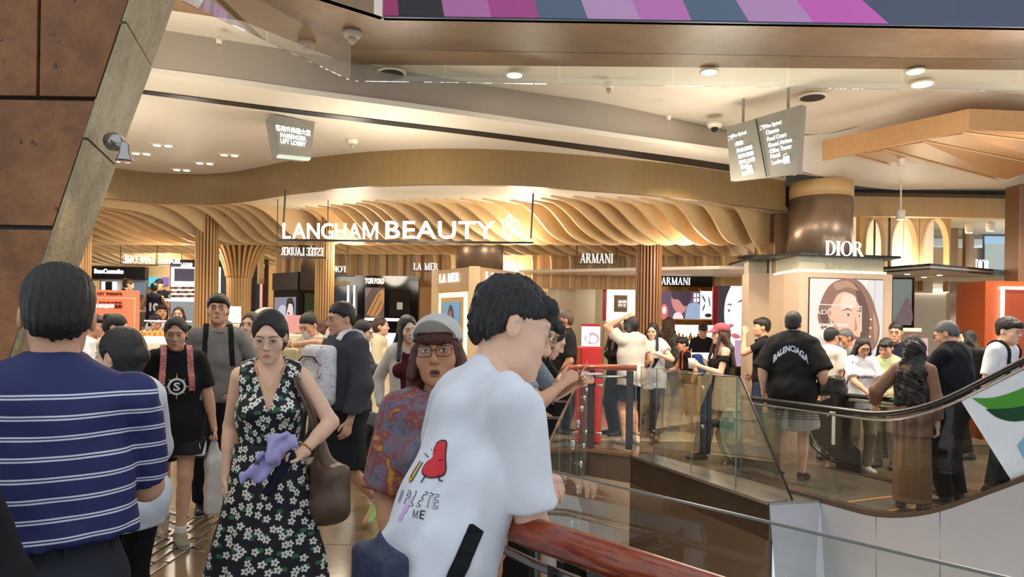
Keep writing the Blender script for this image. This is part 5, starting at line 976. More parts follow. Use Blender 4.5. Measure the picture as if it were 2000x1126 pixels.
# ------------------------------------------------------------------ people: smooth-union volumes turned into one surface
def A3(*v): return np.array(v, dtype=float)
def rx(a): c, s = math.cos(a), math.sin(a); return np.array([[1, 0, 0], [0, c, -s], [0, s, c]])
def ry(a): c, s = math.cos(a), math.sin(a); return np.array([[c, 0, s], [0, 1, 0], [-s, 0, c]])
def rz(a): c, s = math.cos(a), math.sin(a); return np.array([[c, -s, 0], [s, c, 0], [0, 0, 1]])
def unit(v): return v / (np.linalg.norm(v) + 1e-9)
class Vox:
    def __init__(s, lo, hi, h):
        s.h = h; s.lo = np.array(lo, float) - 2 * h; n = np.ceil((np.array(hi, float) + 2 * h - s.lo) / h).astype(int) + 1
        s.ax = [s.lo[i] + h * np.arange(n[i]) for i in range(3)]; s.F = np.full(n, .5, np.float32)
    def sl(s, lo, hi, pad):
        r = []
        for i in range(3):
            a = int(np.clip(math.floor((lo[i] - pad - s.lo[i]) / s.h), 0, len(s.ax[i]))); b = int(np.clip(math.ceil((hi[i] + pad - s.lo[i]) / s.h) + 1, 0, len(s.ax[i])))
            r.append(slice(a, b))
        return tuple(r)
    def grid(s, r): return s.ax[0][r[0]][:, None, None], s.ax[1][r[1]][None, :, None], s.ax[2][r[2]][None, None, :]
    def put(s, lo, hi, fn, k=.015, op='u'):
        r = s.sl(lo, hi, k + 3 * s.h)
        if any(q.start >= q.stop for q in r): return
        d = fn(*s.grid(r)); f = s.F[r]
        if op == 'u':
            if k > 0:
                m_ = np.clip(.5 + .5 * (f - d) / k, 0, 1); s.F[r] = f * (1 - m_) + d * m_ - k * m_ * (1 - m_)
            else: s.F[r] = np.minimum(f, d)
        elif op == 's':
            d = -d
            if k > 0:
                m_ = np.clip(.5 + .5 * (d - f) / k, 0, 1); s.F[r] = f * (1 - m_) + d * m_ + k * m_ * (1 - m_)
            else: s.F[r] = np.maximum(f, d)
    def cone(s, a, b, ra, rb, k=.015, flat=None, op='u', cut=None):
        "tapered capsule; flat = (axis, factor) squashes the section; cut = (point, normal) trims it"
        a, b = np.array(a, float), np.array(b, float); ba = b - a; L = max(1e-9, ba @ ba)
        def fn(X, Y, Z):
            px, py, pz = X - a[0], Y - a[1], Z - a[2]; t = np.clip((px * ba[0] + py * ba[1] + pz * ba[2]) / L, 0, 1)
            vx, vy, vz = px - t * ba[0], py - t * ba[1], pz - t * ba[2]
            if flat is not None:
                n, q = flat; g = (vx * n[0] + vy * n[1] + vz * n[2]) * (1 / q - 1); vx = vx + n[0] * g; vy = vy + n[1] * g; vz = vz + n[2] * g
            d = np.sqrt(vx * vx + vy * vy + vz * vz) - (ra + (rb - ra) * t)
            if flat is not None: d = d * (.5 + .5 * flat[1])
            if cut is not None:
                c, n = cut; d = np.maximum(d, (X - c[0]) * n[0] + (Y - c[1]) * n[1] + (Z - c[2]) * n[2])
            return d
        r = max(ra, rb); s.put(np.minimum(a, b) - r, np.maximum(a, b) + r, fn, k, op)
    def ell(s, c, r, R=None, k=.015, op='u'):
        c = np.array(c, float); r = np.array(r, float); R = np.eye(3) if R is None else R
        def fn(X, Y, Z):
            px, py, pz = X - c[0], Y - c[1], Z - c[2]; q = [(px * R[0, i] + py * R[1, i] + pz * R[2, i]) for i in range(3)]
            k0 = np.sqrt(sum((q[i] / r[i]) ** 2 for i in range(3))); k1 = np.sqrt(sum((q[i] / r[i] ** 2) ** 2 for i in range(3))) + 1e-9
            return k0 * (k0 - 1) / k1
        m_ = r.max(); s.put(c - m_, c + m_, fn, k, op)
    def box(s, c, e, rad, R=None, k=.01, op='u'):
        c = np.array(c, float); e = np.array(e, float) - rad; R = np.eye(3) if R is None else R
        def fn(X, Y, Z):
            px, py, pz = X - c[0], Y - c[1], Z - c[2]; q = [np.abs(px * R[0, i] + py * R[1, i] + pz * R[2, i]) - e[i] for i in range(3)]
            return np.sqrt(sum(np.maximum(v, 0) ** 2 for v in q)) + np.minimum(np.maximum(q[0], np.maximum(q[1], q[2])), 0) - rad
        m_ = np.linalg.norm(e + rad); s.put(c - m_, c + m_, fn, k, op)
    def plane(s, c, n, k=0.0):
        "keep the side opposite to n"
        X, Y, Z = s.grid((slice(None),) * 3); d = (X - c[0]) * n[0] + (Y - c[1]) * n[1] + (Z - c[2]) * n[2]; s.F = np.maximum(s.F, d).astype(np.float32)
    def near(s, w_):
        idx = np.nonzero(np.abs(s.F) < w_); return idx, s.ax[0][idx[0]], s.ax[1][idx[1]], s.ax[2][idx[2]]
    def ripple(s, amp, f, seed=0.0, zf=.55):
        idx, X, Y, Z = s.near(3 * s.h + 2 * amp); r = np.random.RandomState(int(abs(seed) * 1000) % 9973); acc = 0
        for k in range(6):
            d = r.normal(size=3); d[2] *= zf; d /= np.linalg.norm(d); w_ = 2 * PI * f * r.uniform(.5, 1.7); ph = r.uniform(0, 6.28); g = r.normal(size=3); g /= np.linalg.norm(g)
            acc = acc + np.sin(w_ * (X * d[0] + Y * d[1] + Z * d[2]) + ph + 1.6 * np.sin(w_ * .45 * (X * g[0] + Y * g[1] + Z * g[2]) + ph * 2)) * r.uniform(.5, 1)
        s.F[idx] += (amp * .42 * acc).astype(np.float32)
    def field(s, fn): idx, X, Y, Z = s.near(3 * s.h + .04); s.F[idx] += fn(X, Y, Z).astype(np.float32)
    def net(s):
        F = s.F; n = F.shape; S = F < 0
        c = [F[i:n[0] - 1 + i, j:n[1] - 1 + j, k:n[2] - 1 + k] for i in (0, 1) for j in (0, 1) for k in (0, 1)]
        sg = sum((q < 0).astype(np.int8) for q in c); act = (sg > 0) & (sg < 8); idx = np.argwhere(act)
        if len(idx) == 0: return np.zeros((0, 3)), np.zeros((0, 4), int)
        val = np.stack([q[act] for q in c], 1).astype(float); off = np.array([(i, j, k) for i in (0, 1) for j in (0, 1) for k in (0, 1)], float)
        acc = np.zeros((len(idx), 3)); cnt = np.zeros(len(idx))
        for a, b in ((0, 1), (0, 2), (0, 4), (1, 3), (1, 5), (2, 3), (2, 6), (3, 7), (4, 5), (4, 6), (5, 7), (6, 7)):
            va, vb = val[:, a], val[:, b]; m_ = (va < 0) != (vb < 0); t = np.where(m_, va / np.where(m_, va - vb, 1), 0)
            acc += m_[:, None] * (off[a] + t[:, None] * (off[b] - off[a])); cnt += m_
        V = s.lo + s.h * (idx + acc / cnt[:, None]); ids = np.full(act.shape, -1, np.int64); ids[act] = np.arange(len(idx)); faces = []
        for ax in range(3):
            lo_ = [slice(None)] * 3; hi_ = [slice(None)] * 3; lo_[ax] = slice(0, -1); hi_[ax] = slice(1, None)
            a, b = S[tuple(lo_)], S[tuple(hi_)]; u, v = (ax + 1) % 3, (ax + 2) % 3; e = np.argwhere(a != b)
            ok = (e[:, u] > 0) & (e[:, v] > 0) & (e[:, u] < n[u] - 1) & (e[:, v] < n[v] - 1); e = e[ok]
            if len(e) == 0: continue
            def cell(du, dv): q = e.copy(); q[:, u] += du; q[:, v] += dv; return ids[q[:, 0], q[:, 1], q[:, 2]]
            q = np.stack([cell(-1, -1), cell(0, -1), cell(0, 0), cell(-1, 0)], 1); fl = ~a[e[:, 0], e[:, 1], e[:, 2]]; q[fl] = q[fl][:, ::-1]; faces.append(q)
        Q = np.concatenate(faces); return V, Q[(Q >= 0).all(1)]
def np_mesh(name, V, Q, material, parent=None):
    me = bpy.data.meshes.new(name); me.vertices.add(len(V)); me.vertices.foreach_set('co', np.ascontiguousarray(V, np.float32).ravel())
    me.loops.add(len(Q) * 4); me.loops.foreach_set('vertex_index', np.ascontiguousarray(Q, np.int32).ravel()); me.polygons.add(len(Q))
    me.polygons.foreach_set('loop_start', np.arange(0, len(Q) * 4, 4, dtype=np.int32)); me.polygons.foreach_set('loop_total', np.full(len(Q), 4, np.int32)); me.polygons.foreach_set('use_smooth', np.ones(len(Q), bool))
    me.update(calc_edges=True); me.validate(); me.materials.append(material); return obj(name, me, parent)
# ---- cloth, skin, hair materials
def cloth(name, c, rough=.85, bump=.15, sc=260):
    if name in MATS: return MATS[name]
    t = NT(name); v = t.coord(); n = t.noise(v, 7, 3); d = tuple(x * .88 for x in c[:3]) + (1,)
    t.bs(Base_Color=t.mix(n, d, c), Roughness=rough); t.b.inputs['Specular IOR Level'].default_value = .25
    t.bump(t.math('ADD', t.noise(v, sc, 2), t.math('MULTIPLY', t.noise(v, 22, 3), 2.0)), bump, .004); MATS[name] = t.m; return t.m
def skin(name, c):
    t = NT(name); v = t.coord(); n = t.noise(v, 18, 4); d = (c[0] * .9, c[1] * .84, c[2] * .8, 1)
    t.bs(Base_Color=t.mix(n, d, c), Roughness=.5, Subsurface_Weight=.08); t.b.inputs['Subsurface Radius'].default_value = (.012, .005, .003); t.b.inputs['Specular IOR Level'].default_value = .35; t.bump(t.noise(v, 320, 2), .06, .002); MATS[name] = t.m; return t.m
SKINS = [skin('skin_light', rgb(232, 190, 164)), skin('skin_mid', rgb(214, 166, 136)), skin('skin_tan', rgb(190, 138, 106))]
def hairm(name, c, hl):
    t = NT(name); v = t.coord((1, 1, .12)); n = t.noise(v, 190, 3, .6); t.bs(Base_Color=t.mix(t.math('MULTIPLY', n, n), c, hl), Roughness=.46); t.bump(n, .8, .006); MATS[name] = t.m; return t.m
HAIR = {'black': hairm('hair_black', rgb(11, 10, 11), rgb(38, 34, 33)), 'brown': hairm('hair_brown', rgb(44, 28, 20), rgb(104, 70, 48)), 'auburn': hairm('hair_auburn', rgb(58, 26, 20), rgb(120, 60, 44)), 'grey': hairm('hair_grey', rgb(60, 60, 62), rgb(130, 130, 132)), 'stubble': hairm('hair_stubble', rgb(70, 54, 46), rgb(110, 88, 76))}
EYEW = mat('eye_white', rgb(226, 220, 214), .25); IRIS = mat('iris_brown', rgb(40, 24, 16), .15); LID = mat('eyelid_line', rgb(58, 36, 28), .6); LIPS = [mat('lips_rose', rgb(190, 104, 96), .35), mat('lips_mid', rgb(172, 100, 88), .4), mat('lips_tan', rgb(150, 88, 76), .4)]; MOUTH = mat('open_mouth', rgb(70, 22, 22), .5)
def ik(a, target, l1, l2, hint):
    a, target, hint = (np.array(v, float) for v in (a, target, hint)); d = target - a; L = np.linalg.norm(d); L2 = min(max(L, abs(l1 - l2) + .01), (l1 + l2) * .995); u = d / (L + 1e-9)
    end = a + u * L2; x = (l1 * l1 - l2 * l2 + L2 * L2) / (2 * L2); y = math.sqrt(max(0, l1 * l1 - x * x)); h = hint - u * (hint @ u); h = unit(h) if np.linalg.norm(h) > 1e-6 else np.array([0, 1., 0])
    return a + u * x + h * y, end
DEG = math.radians
def person(label, px, Y, H=1.68, yaw=0.0, pose=None, top=None, bottom=None, hair=None, shoes=None, sk=0, build=1.0, female=False, res=.016, hres=.0075, face=True, glasses=None, hands=True, X=None, z0=0.0, group=None, extras=None, head_scale=1.0, brow='black'):
    p = dict(lean=0, side=0, twist=0, hy=0, hp=0, hr=0, armL=None, armR=None, legL=None, legR=None, hint_L=None, hint_R=None, handL=None, handR=None, footL=0, footR=0, pel=None, curl=.35); p.update(pose or {})
    s = H / 1.70; x0 = P(px, 640, Y).x if X is None else X
    yaw = yaw + math.degrees(math.atan2(-x0, Y))
    root = thing('person', label, 'person', (x0, Y, z0), DEG(yaw), group)
    up = rz(DEG(p['twist'])) @ ry(DEG(p['side'])) @ rx(DEG(p['lean']))
    pel = A3(0, 0, .94) if p['pel'] is None else A3(*p['pel'])
    sw = (.136 if female else .156) * (1 + (build - 1) * .6); sm = SKINS[sk]
    U = lambda v: pel + up @ A3(*v)
    J = dict(pel=pel, shL=U((sw, .01, .425)), shR=U((-sw, .01, .425)), nb=U((0, .015, .49)), hipL=pel + A3(.088, 0, -.03), hipR=pel + A3(-.088, 0, -.03))
    hR = up @ rz(DEG(p['hy'])) @ rx(DEG(p['hp'])) @ ry(DEG(p['hr'])); hp = U((0, .012, .515)); hs = head_scale
    hc = hp + hR @ A3(0, -.02, .118 * hs); HL = lambda v: hc + hR @ (A3(*v) * hs); J['head'] = hc
    for sd, sg in (('L', 1), ('R', -1)):
        sh = J['sh' + sd]; w_ = p['arm' + sd]; w_ = sh + A3(sg * .07, -.03, -.52) if w_ is None else A3(*w_)
        hint = p['hint_' + sd] or (sg * .5, .8, -.2)
        J['el' + sd], J['wr' + sd] = ik(sh, w_, .285, .25, hint)
        an = p['leg' + sd]; an = A3(sg * .095, .01, .085) if an is None else A3(*an); J['kn' + sd], J['an' + sd] = ik(J['hip' + sd], an, .425, .415, (sg * .08, -1, .1))
        fd = rz(DEG(p['foot' + sd])) @ A3(sg * .12, -1, 0); pit = p.get('pitch' + sd, 0); fd = unit(fd); fd = fd * math.cos(DEG(pit)) + A3(0, 0, -math.sin(DEG(pit))); J['toe' + sd] = J['an' + sd] + fd * .17 + A3(0, 0, -.045); J['fd' + sd] = fd
    b = build; SC_ = lambda V: V * s
    fwd = up @ A3(0, -1, 0)
    def torso(v, e=0.0, waist=.80, bust=0.0, k=.04, hipk=1.0, low=True, drape=0.0):
        wch = (.130 if female else .147) * b + e; wwa = (.110 if female else .132) * b * (waist / .8) + e; whi = (.150 if female else .146) * b * hipk + e
        fl = (fwd, .66 + (b - 1) * .45)
        v.cone(U((0, .0, .37)), U((0, -.005, .24)), wch * .93, wch, k, fl); v.cone(U((0, -.005, .24)), U((0, 0, .10)), wch, max(wwa, drape), k, fl)
        v.cone(J['shL'] * .86 + J['shR'] * .14 + up @ A3(0, 0, .0), J['shR'] * .86 + J['shL'] * .14, .058 + e * .8, .058 + e * .8, k); v.cone(U((.06, .01, .43)), U((-.06, .01, .43)), .055 + e, .055 + e, k)
        v.cone(U((0, .02, .40)), J['nb'], .075 + e * .6, .058 + e * .4, k)
        if low: v.cone(U((0, 0, .10)), pel + A3(0, .0, -.02), max(wwa, drape), max(whi, drape), k, ((0, 1, 0), .72)); v.ell(pel + A3(0, .035, -.02), (whi * .98, .125 * b + e * .8, .11 + e), None, k)
        if bust:
            for sg in (-1, 1): v.ell(U((sg * .075, -.085, .27)), (.062 + e * .5, .052 + bust, .06), up, .03)
        if b > 1.12: v.ell(U((0, -.05, .12)), (.15 * b, .10 * b, .14), up, .05)
    # ---------- body: coarse trunk and limbs, finer head and hands, joined as one surface mesh
    pts = np.array([J[k] for k in J if not k.startswith('fd')]); lo, hi = pts.min(0) - .18, pts.max(0) + .2
    lo = np.minimum(lo, pel - .25); hi = np.maximum(hi, pel + .25); parts_ = []
    v = Vox(lo, hi, res); torso(v, -.014, bust=-.012 if female else 0)
    for sd, sg in (('L', 1), ('R', -1)):
        v.cone(J['hip' + sd], J['kn' + sd], .074 * b, .048 * b, .03); v.cone(J['kn' + sd], J['an' + sd], .047 * b, .034, .02); v.cone(J['kn' + sd] * .75 + J['an' + sd] * .25 + A3(0, .016, 0), J['kn' + sd] * .5 + J['an' + sd] * .5 + A3(0, .012, 0), .043 * b, .038 * b, .02)
        v.cone(J['an' + sd] + A3(0, .02, -.035), J['toe' + sd], .03, .022, .015)
        v.cone(J['sh' + sd], J['el' + sd], (.046 if female else .05) * b, (.036 if female else .039) * b, .025); v.cone(J['el' + sd], J['wr' + sd], (.036 if female else .039) * b, .025, .015); v.cone(J['el' + sd] * .8 + J['wr' + sd] * .2, J['el' + sd] * .55 + J['wr' + sd] * .45, (.036 if female else .041) * b, .033 * b, .015)
    v.cone(J['nb'] + up @ A3(0, 0, -.03), HL((0, .022, -.07)), .054 * b ** .5, .049 * b ** .3, .025); parts_.append(v.net())
    # head
    m_ = .16 * hs; v = Vox(hc - m_, hc + m_, hres); E = lambda c, r, k=.015, op='u': v.ell(HL(c), np.array(r) * hs, hR, k * hs, op)
    fw = 1.0 + (b - 1) * .35
    E((0, .012, .03), (.073, .092, .088), .01); E((0, -.028, -.03), (.061 * fw, .066, .086), .03); E((0, -.042, -.076), (.046 * fw * (.92 if female else 1.05), .05, .04), .03)
    for sg in (-1, 1): E((sg * .038, -.060, -.028), (.027 * fw, .023, .027), .02)
    E((0, -.080, .03), (.05, .016, .014), .018)
    for sg in (-1, 1): E((sg * .031, -.1, .008), (.019, .013, .011), .010, 's'); E((sg * .031, -.079, .007), (.0165, .0135, .0125), .004)
    v.cone(HL((0, -.090, .010)), HL((0, -.108, -.026)), .0075 * hs, .0125 * hs, .011)
    for sg in (-1, 1): E((sg * .011, -.098, -.031), (.008, .010, .007), .006)
    E((0, -.0895, -.061), (.023, .011, .006), .006); E((0, -.0885, -.071), (.019, .011, .0065), .006); E((0, -.078, -.102), (.02, .018, .015), .02)
    if p.get('mouth'): E((0, -.104, -.070), (.016, .02, .011), .004, 's')
    for sg in (-1, 1): E((sg * .0745, .014, -.008), (.009, .019, .030), .008); E((sg * .085, .008, -.004), (.006, .008, .016), .006, 's')
    v.cone(HL((0, .022, -.06)), J['nb'] * .6 + hc * .4, .05, .05, .02); parts_.append(v.net())
    # hands
    for sd, sg in (('L', 1), ('R', -1)):
        if not hands: 
            v = None; break
        hd = p['hand' + sd] or {}; wr, el = J['wr' + sd], J['el' + sd]; f = unit(A3(*hd['dir'])) if 'dir' in hd else unit(wr - el)
        pal = A3(*hd['palm']) if 'palm' in hd else A3(-sg, 0, 0); pal = unit(pal - f * (pal @ f)); th = np.cross(f, pal) * (-sg); cu = hd.get('curl', p['curl']); hz = .92 if female else 1.0
        v = Vox(np.minimum(wr, wr + f * .2) - .09, np.maximum(wr, wr + f * .2) + .09, max(.0042, hres * .62)); v.cone(wr - f * .03, wr + f * .02, .026, .024, .01)
        v.cone(wr + f * .025 + th * .004, wr + f * .085 * hz, .031 * hz, .037 * hz, .012, (pal, .42))
        for i, (o, ln) in enumerate(((.027, .068), (.009, .078), (-.009, .072), (-.026, .056))):
            a = wr + f * (.088 - abs(o - .005) * .25) * hz + th * o * hz; d1 = unit(f * math.cos(cu * 1.0) + pal * math.sin(cu * 1.0) + th * o * .8); d2 = unit(f * math.cos(cu * 2.3) + pal * math.sin(cu * 2.3)); d3 = unit(f * math.cos(cu * 3.4) + pal * math.sin(cu * 3.4)); m1 = a + d1 * ln * .45 * hz; m2 = m1 + d2 * ln * .32 * hz
            v.cone(a, m1, .0092 * hz, .0086 * hz, .006); v.cone(m1, m2, .0086 * hz, .0078 * hz, .003); v.cone(m2, m2 + d3 * ln * .25 * hz, .0078 * hz, .0066 * hz, .003)
        a = wr + f * .03 + th * .02; td = unit(f * .75 + th * .65 + pal * .25); m1 = a + td * .045 * hz; v.cone(a, m1, .0135 * hz, .0105 * hz, .01); v.cone(m1, m1 + unit(f * .95 + th * .2 + pal * .35 * cu) * .036 * hz, .0105 * hz, .0082 * hz, .004); parts_.append(v.net())
    n0 = 0; VV = []; QQ = []
    for V_, Q_ in parts_: VV.append(V_); QQ.append(Q_ + n0); n0 += len(V_)
    body = np_mesh('body', SC_(np.concatenate(VV)), np.concatenate(QQ), sm, root)
    # ---------- clothing
    def seams(v, o): return o
    gar = {}
    def garment(name, v, m_, par=None): V_, Q_ = v.net(); o = np_mesh(name, SC_(V_), Q_, m_, par or root); gar[name] = o; return o
    if top:
        t = dict(sleeve=.55, hem=.86, ease=.014, neck='crew', fold=.005, wide=0.0, long=False, bust=.006 if female else 0, waist=.8, drape=0.0); t.update(top); e = t['ease']; v = Vox(lo, hi, t.get('res', res * .85))
        torso(v, e + t['wide'], t['waist'], t['bust'], low=t['hem'] < .95, drape=t['drape'])
        if t['hem'] < .92: v.cone(pel + A3(0, .01, -.02), A3(pel[0], pel[1] + .01, t['hem'] - .03), (.150 if female else .146) * b + e + t['wide'], (.154 if female else .15) * b + e + t['wide'] * 1.2, .03, ((0, 1, 0), .74))
        for sd, sg in (('L', 1), ('R', -1)):
            if t['sleeve'] <= 0:
                v.cone(J['sh' + sd] * .7 + J['nb'] * .3, J['sh' + sd] * .72 + J['nb'] * .28, .05 + e * .6, .05 + e * .6, .02); n = unit(up @ A3(sg, 0, 0)); v.put(J['sh' + sd] - .3, J['sh' + sd] + .3, lambda X, Y, Z, sh=J['sh' + sd], n=n, sg=sg: np.maximum(-((X - sh[0]) * n[0] + (Y - sh[1]) * n[1] + (Z - sh[2]) * n[2]) + .004, (-.115 - (Z - sh[2]))), 0, 's'); continue
            sh, el, wr = J['sh' + sd], J['el' + sd], J['wr' + sd]; fr = t['sleeve']; r0, r1 = .049 * b + e * .8 + t['wide'] * .4, .043 * b + e + t['wide'] * .6
            if fr <= 1.0: en = sh + (el - sh) * fr; n = unit(el - sh); v.cone(sh - n * .01, en + n * .06, r0, r1 + t.get('flare', 0), .007, None, 'u', (en, n))
            else:
                en = el + (wr - el) * (fr - 1); n = unit(wr - el); v.cone(sh, el, r0, r1, .007); v.cone(el, en + n * .05, r1, (.036 + e) * t.get('cuff', 1.0), .02, None, 'u', (en, n))
        hz_ = t['hem']; X, Y_, Z = v.grid((slice(None),) * 3); v.F = np.maximum(v.F, np.where(True, hz_ - Z + .0 * X, 0)).astype(np.float32)
        if t['neck'] == 'v':
            def vee(X, Y, Z):
                q = [(X - pel[0]) * up[0, i] + (Y - pel[1]) * up[1, i] + (Z - pel[2]) * up[2, i] for i in range(3)]
                return np.maximum(np.abs(q[0]) - .30 * (q[2] - t.get('vz', .27)), q[1] - .0)
            v.put(lo, hi, vee, 0, 's'); v.ell(U((0, -.005, .515)), (.064, .07, .07), up, .005, 's')
        elif t['neck'] == 'off':
            v.plane(U((0, 0, .375)), up @ A3(0, 0, 1))
        elif t['neck'] == 'scoop': v.ell(U((0, -.045, .505)), (.085, .09, .10), up, .005, 's')
        elif t['neck'] == 'polo': v.cone(J['nb'] + up @ A3(0, .004, -.02), J['nb'] + up @ A3(0, .0, .045), .072, .066, .012, None, 'u', (J['nb'] + up @ A3(0, 0, .04), unit(up @ A3(0, .25, 1)))); v.ell(U((0, -.012, .56)), (.056, .062, .07), up, 0, 's')
        else: v.ell(U((0, -.016, .53)), (.07, .068, .075), up, .006, 's')
        if t['fold']: v.ripple(t['fold'], 5.5, px * .013)
        sh_o = garment(t.get('name', 'shirt'), v, t['mat'])
        if t['neck'] == 'crew' and res < .018: MB().sweep([Vector(U((.076 * math.cos(a), -.014 + .074 * math.sin(a), .484 + .02 * math.sin(a) + (.006 if math.sin(a) > 0 else 0))) * s) for a in np.linspace(0, 2 * PI, 29)[:-1]], .010 * s, 6, closed=True).build('collar', t['mat'], sh_o, True)
        if t.get('over'):       # open overshirt / cardigan
            o_ = t['over']; v2 = Vox(lo, hi, res * .85); e2 = e + .014; torso(v2, e2, t['waist'], low=o_.get('hem', .86) < .95)
            for sd in 'LR': sh, el, wr = J['sh' + sd], J['el' + sd], J['wr' + sd]; n = unit(wr - el); v2.cone(sh, el, .054 * b + .008, .046 * b + .008, .014); v2.cone(el, wr, .046 * b + .008, .038, .014)
            v2.plane((0, 0, o_.get('hem', .86)), (0, 0, -1)); v2.ell(U((0, -.2, .2)), (o_.get('gap', .09), .2, .5), up, .01, 's'); v2.ell(U((0, -.02, .54)), (.08, .09, .09), up, 0, 's'); v2.ripple(.004, 6, px * .02); garment('cardigan', v2, o_['mat'])
    if bottom:
        t = dict(kind='pants', ease=.014, waist=1.0, hem=.1, fold=.004, wide=0.0); t.update(bottom); e = t['ease']; lo2 = lo.copy(); lo2[2] = min(0, lo[2]); v = Vox(lo2 - A3(.12, .12, 0), np.array([hi[0] + .12, hi[1] + .12, pel[2] + .2]), t.get('res', res * .9))
        whi = (.150 if female else .146) * b
        v.cone(pel + A3(0, 0, .08), pel + A3(0, 0, -.03), whi * .92 + e * .6, whi + e * .8, .03, ((0, 1, 0), .72)); v.ell(pel + A3(0, .04, -.04), (whi + e, .118 * b + e, .11 + e), None, .03)
        if t['kind'] in ('pants', 'shorts'):
            for sd, sg in (('L', 1), ('R', -1)):
                hp_, kn, an = J['hip' + sd], J['kn' + sd], J['an' + sd]; wd = t['wide']; n = unit(an - kn)
                if t['kind'] == 'shorts':
                    en = hp_ + (kn - hp_) * t.get('len', .8); n = unit(kn - hp_); v.cone(hp_, en + n * .06, .08 * b + e, .072 * b + e + wd, .035, None, 'u', (en, n))
                else:
                    v.cone(hp_, kn, .08 * b + e + wd * .3, .055 * b + e + wd * .8, .035); en = kn + (an - kn) * t.get('len', .97); v.cone(kn, en + n * .05, .055 * b + e + wd * .8, .044 + e * .6 + wd, .025, None, 'u', (en, n))
        else:
            zt_, zh = pel[2] + .1, t['hem']; rb = t.get('flare', .3); nf = t.get('pleats', 9); lean_ = t.get('sway', (0, 0)); c1 = pel + A3(0, 0, .06); c2 = A3(pel[0] + lean_[0], pel[1] + lean_[1], zh - .05)
            v.cone(c1, c2, whi * .93 + e, rb, .03, ((0, 1, 0), .78))
            def fl(X, Y, Z): q = np.clip((pel[2] - .02 - Z) / (pel[2] - zh), 0, 1); return t.get('pamp', .016) * q * np.sin(nf * np.arctan2(Y - pel[1], X - pel[0]) + 2.2 * np.sin(3 * np.arctan2(Y - pel[1], X - pel[0])) + px)
            v.field(fl); v.plane((0, 0, zh), (0, 0, -1))
        v.plane((0, 0, min(pel[2] + .12, (top or {}).get('hem', .86) + .03) if not t.get('tuck') else pel[2] + t.get('rise', .10)), (0, 0, 1))
        if t['fold']: v.ripple(t['fold'], 5.0, px * .031)
        garment({'pants': 'trousers', 'shorts': 'shorts', 'skirt': 'skirt', 'dress': 'dress_skirt'}[t['kind']], v, t['mat'])
    if shoes:
        for sd, sg in (('L', 1), ('R', -1)):
            an, fd = J['an' + sd], J['fd' + sd]; side = np.cross(fd, A3(0, 0, 1)); side = unit(side); upv = np.cross(side, fd); q0 = an - upv * .05; v = Vox(np.minimum(an, an + fd * .25) - .13, np.maximum(an, an + fd * .25) + .13, .0085 if res > .012 else .006)
            v.cone(q0 - fd * .045, q0 + fd * .155, .042, .040, .01, (upv, .8)); v.cone(q0 + upv * .025 - fd * .02, an + upv * .01 - fd * .01, .042, .046, .02); v.cone(q0 + upv * .03, q0 + fd * .09, .038, .034, .03)
            v.plane(q0 - upv * .03, -upv); v.plane(an + upv * .012, upv); o = garment('shoe', v, shoes['mat'])
            if shoes.get('sole'): v = Vox(q0 - .24, q0 + .24, .0085 if res > .012 else .006); v.cone(q0 - fd * .045, q0 + fd * .155, .046, .044, .01, (upv, .8)); v.plane(q0 - upv * .033, -upv); v.plane(q0 - upv * .014, upv); garment('sole', v, shoes['sole'], o)
            if shoes.get('sock'): v = Vox(an - .1, an + .14, .008); ax = unit(J['kn' + sd] - an); v.cone(an - ax * .02, an + ax * (.06 + .05), .042, .044, .01, None, 'u', (an + ax * .055, ax)); garment('sock', v, shoes['sock'])
    # ---------- hair and headwear
    if hair:
        t = dict(style='short', col='black', vol=1.0); t.update(hair); st = t['style']; vo = t['vol']; span = .34 if st in ('long', 'pony', 'curly', 'half') else .19
        hlo, hhi = hc - .19, hc + .17; hlo[1] -= .06; hhi[1] += .1; hlo[2] -= .36 * t.get('len', 1.0) if st in ('long', 'curly') else (.12 if st in ('pony', 'bob', 'half') else 0); hhi = hhi + .03
        v = Vox(hlo, hhi, hres * (.95 if span < .2 else 1.15)); E = lambda c, r, k=.012, op='u': v.ell(HL(c), np.array(r) * hs, hR, k * hs, op); hn = lambda n: hR @ A3(*n)
        if st == 'short': E((0, .014, .050), (.0785 * vo, .098 * vo, .082 * vo))
        else: E((0, .016, .040), (.080 * vo, .100 * vo, .090 * vo))
        if st in ('short', 'crop', 'bald'):
            if st == 'crop': v = Vox(hlo, hhi, hres); E((0, .014, .034), (.0765, .096, .0895))
            E((0, .022, .0), (.0755, .0885, .085), .02)
            
            nn_, cc_ = unit(hn((0, -.75, -1.0))), HL((0, -.02, .016)); X, Y_, Z = v.grid((slice(None),) * 3); qx = (X - hc[0]) * hR[0, 0] + (Y_ - hc[1]) * hR[1, 0] + (Z - hc[2]) * hR[2, 0]
            v.F = np.maximum(v.F, (X - cc_[0]) * nn_[0] + (Y_ - cc_[1]) * nn_[1] + (Z - cc_[2]) * nn_[2] + .0045 * np.sin(qx * 150 + px) + .003 * np.sin(qx * 330 + 2 * px)).astype(np.float32)
            v.plane(HL((0, .06, -.058)), unit(hn((0, -.45, -1))))
            for sg in (-1, 1): E((sg * .088, .006, -.04), (.032, .044, .058), .01, 's')
            if t.get('fringe', st == 'short'): E((0, -.074, .074), (.06, .032, .032), .02); E((.02, -.084, .062), (.04, .018, .02), .02)
        else:
            E((0, .03, -.005), (.083 * vo, .094 * vo, .1), .02)
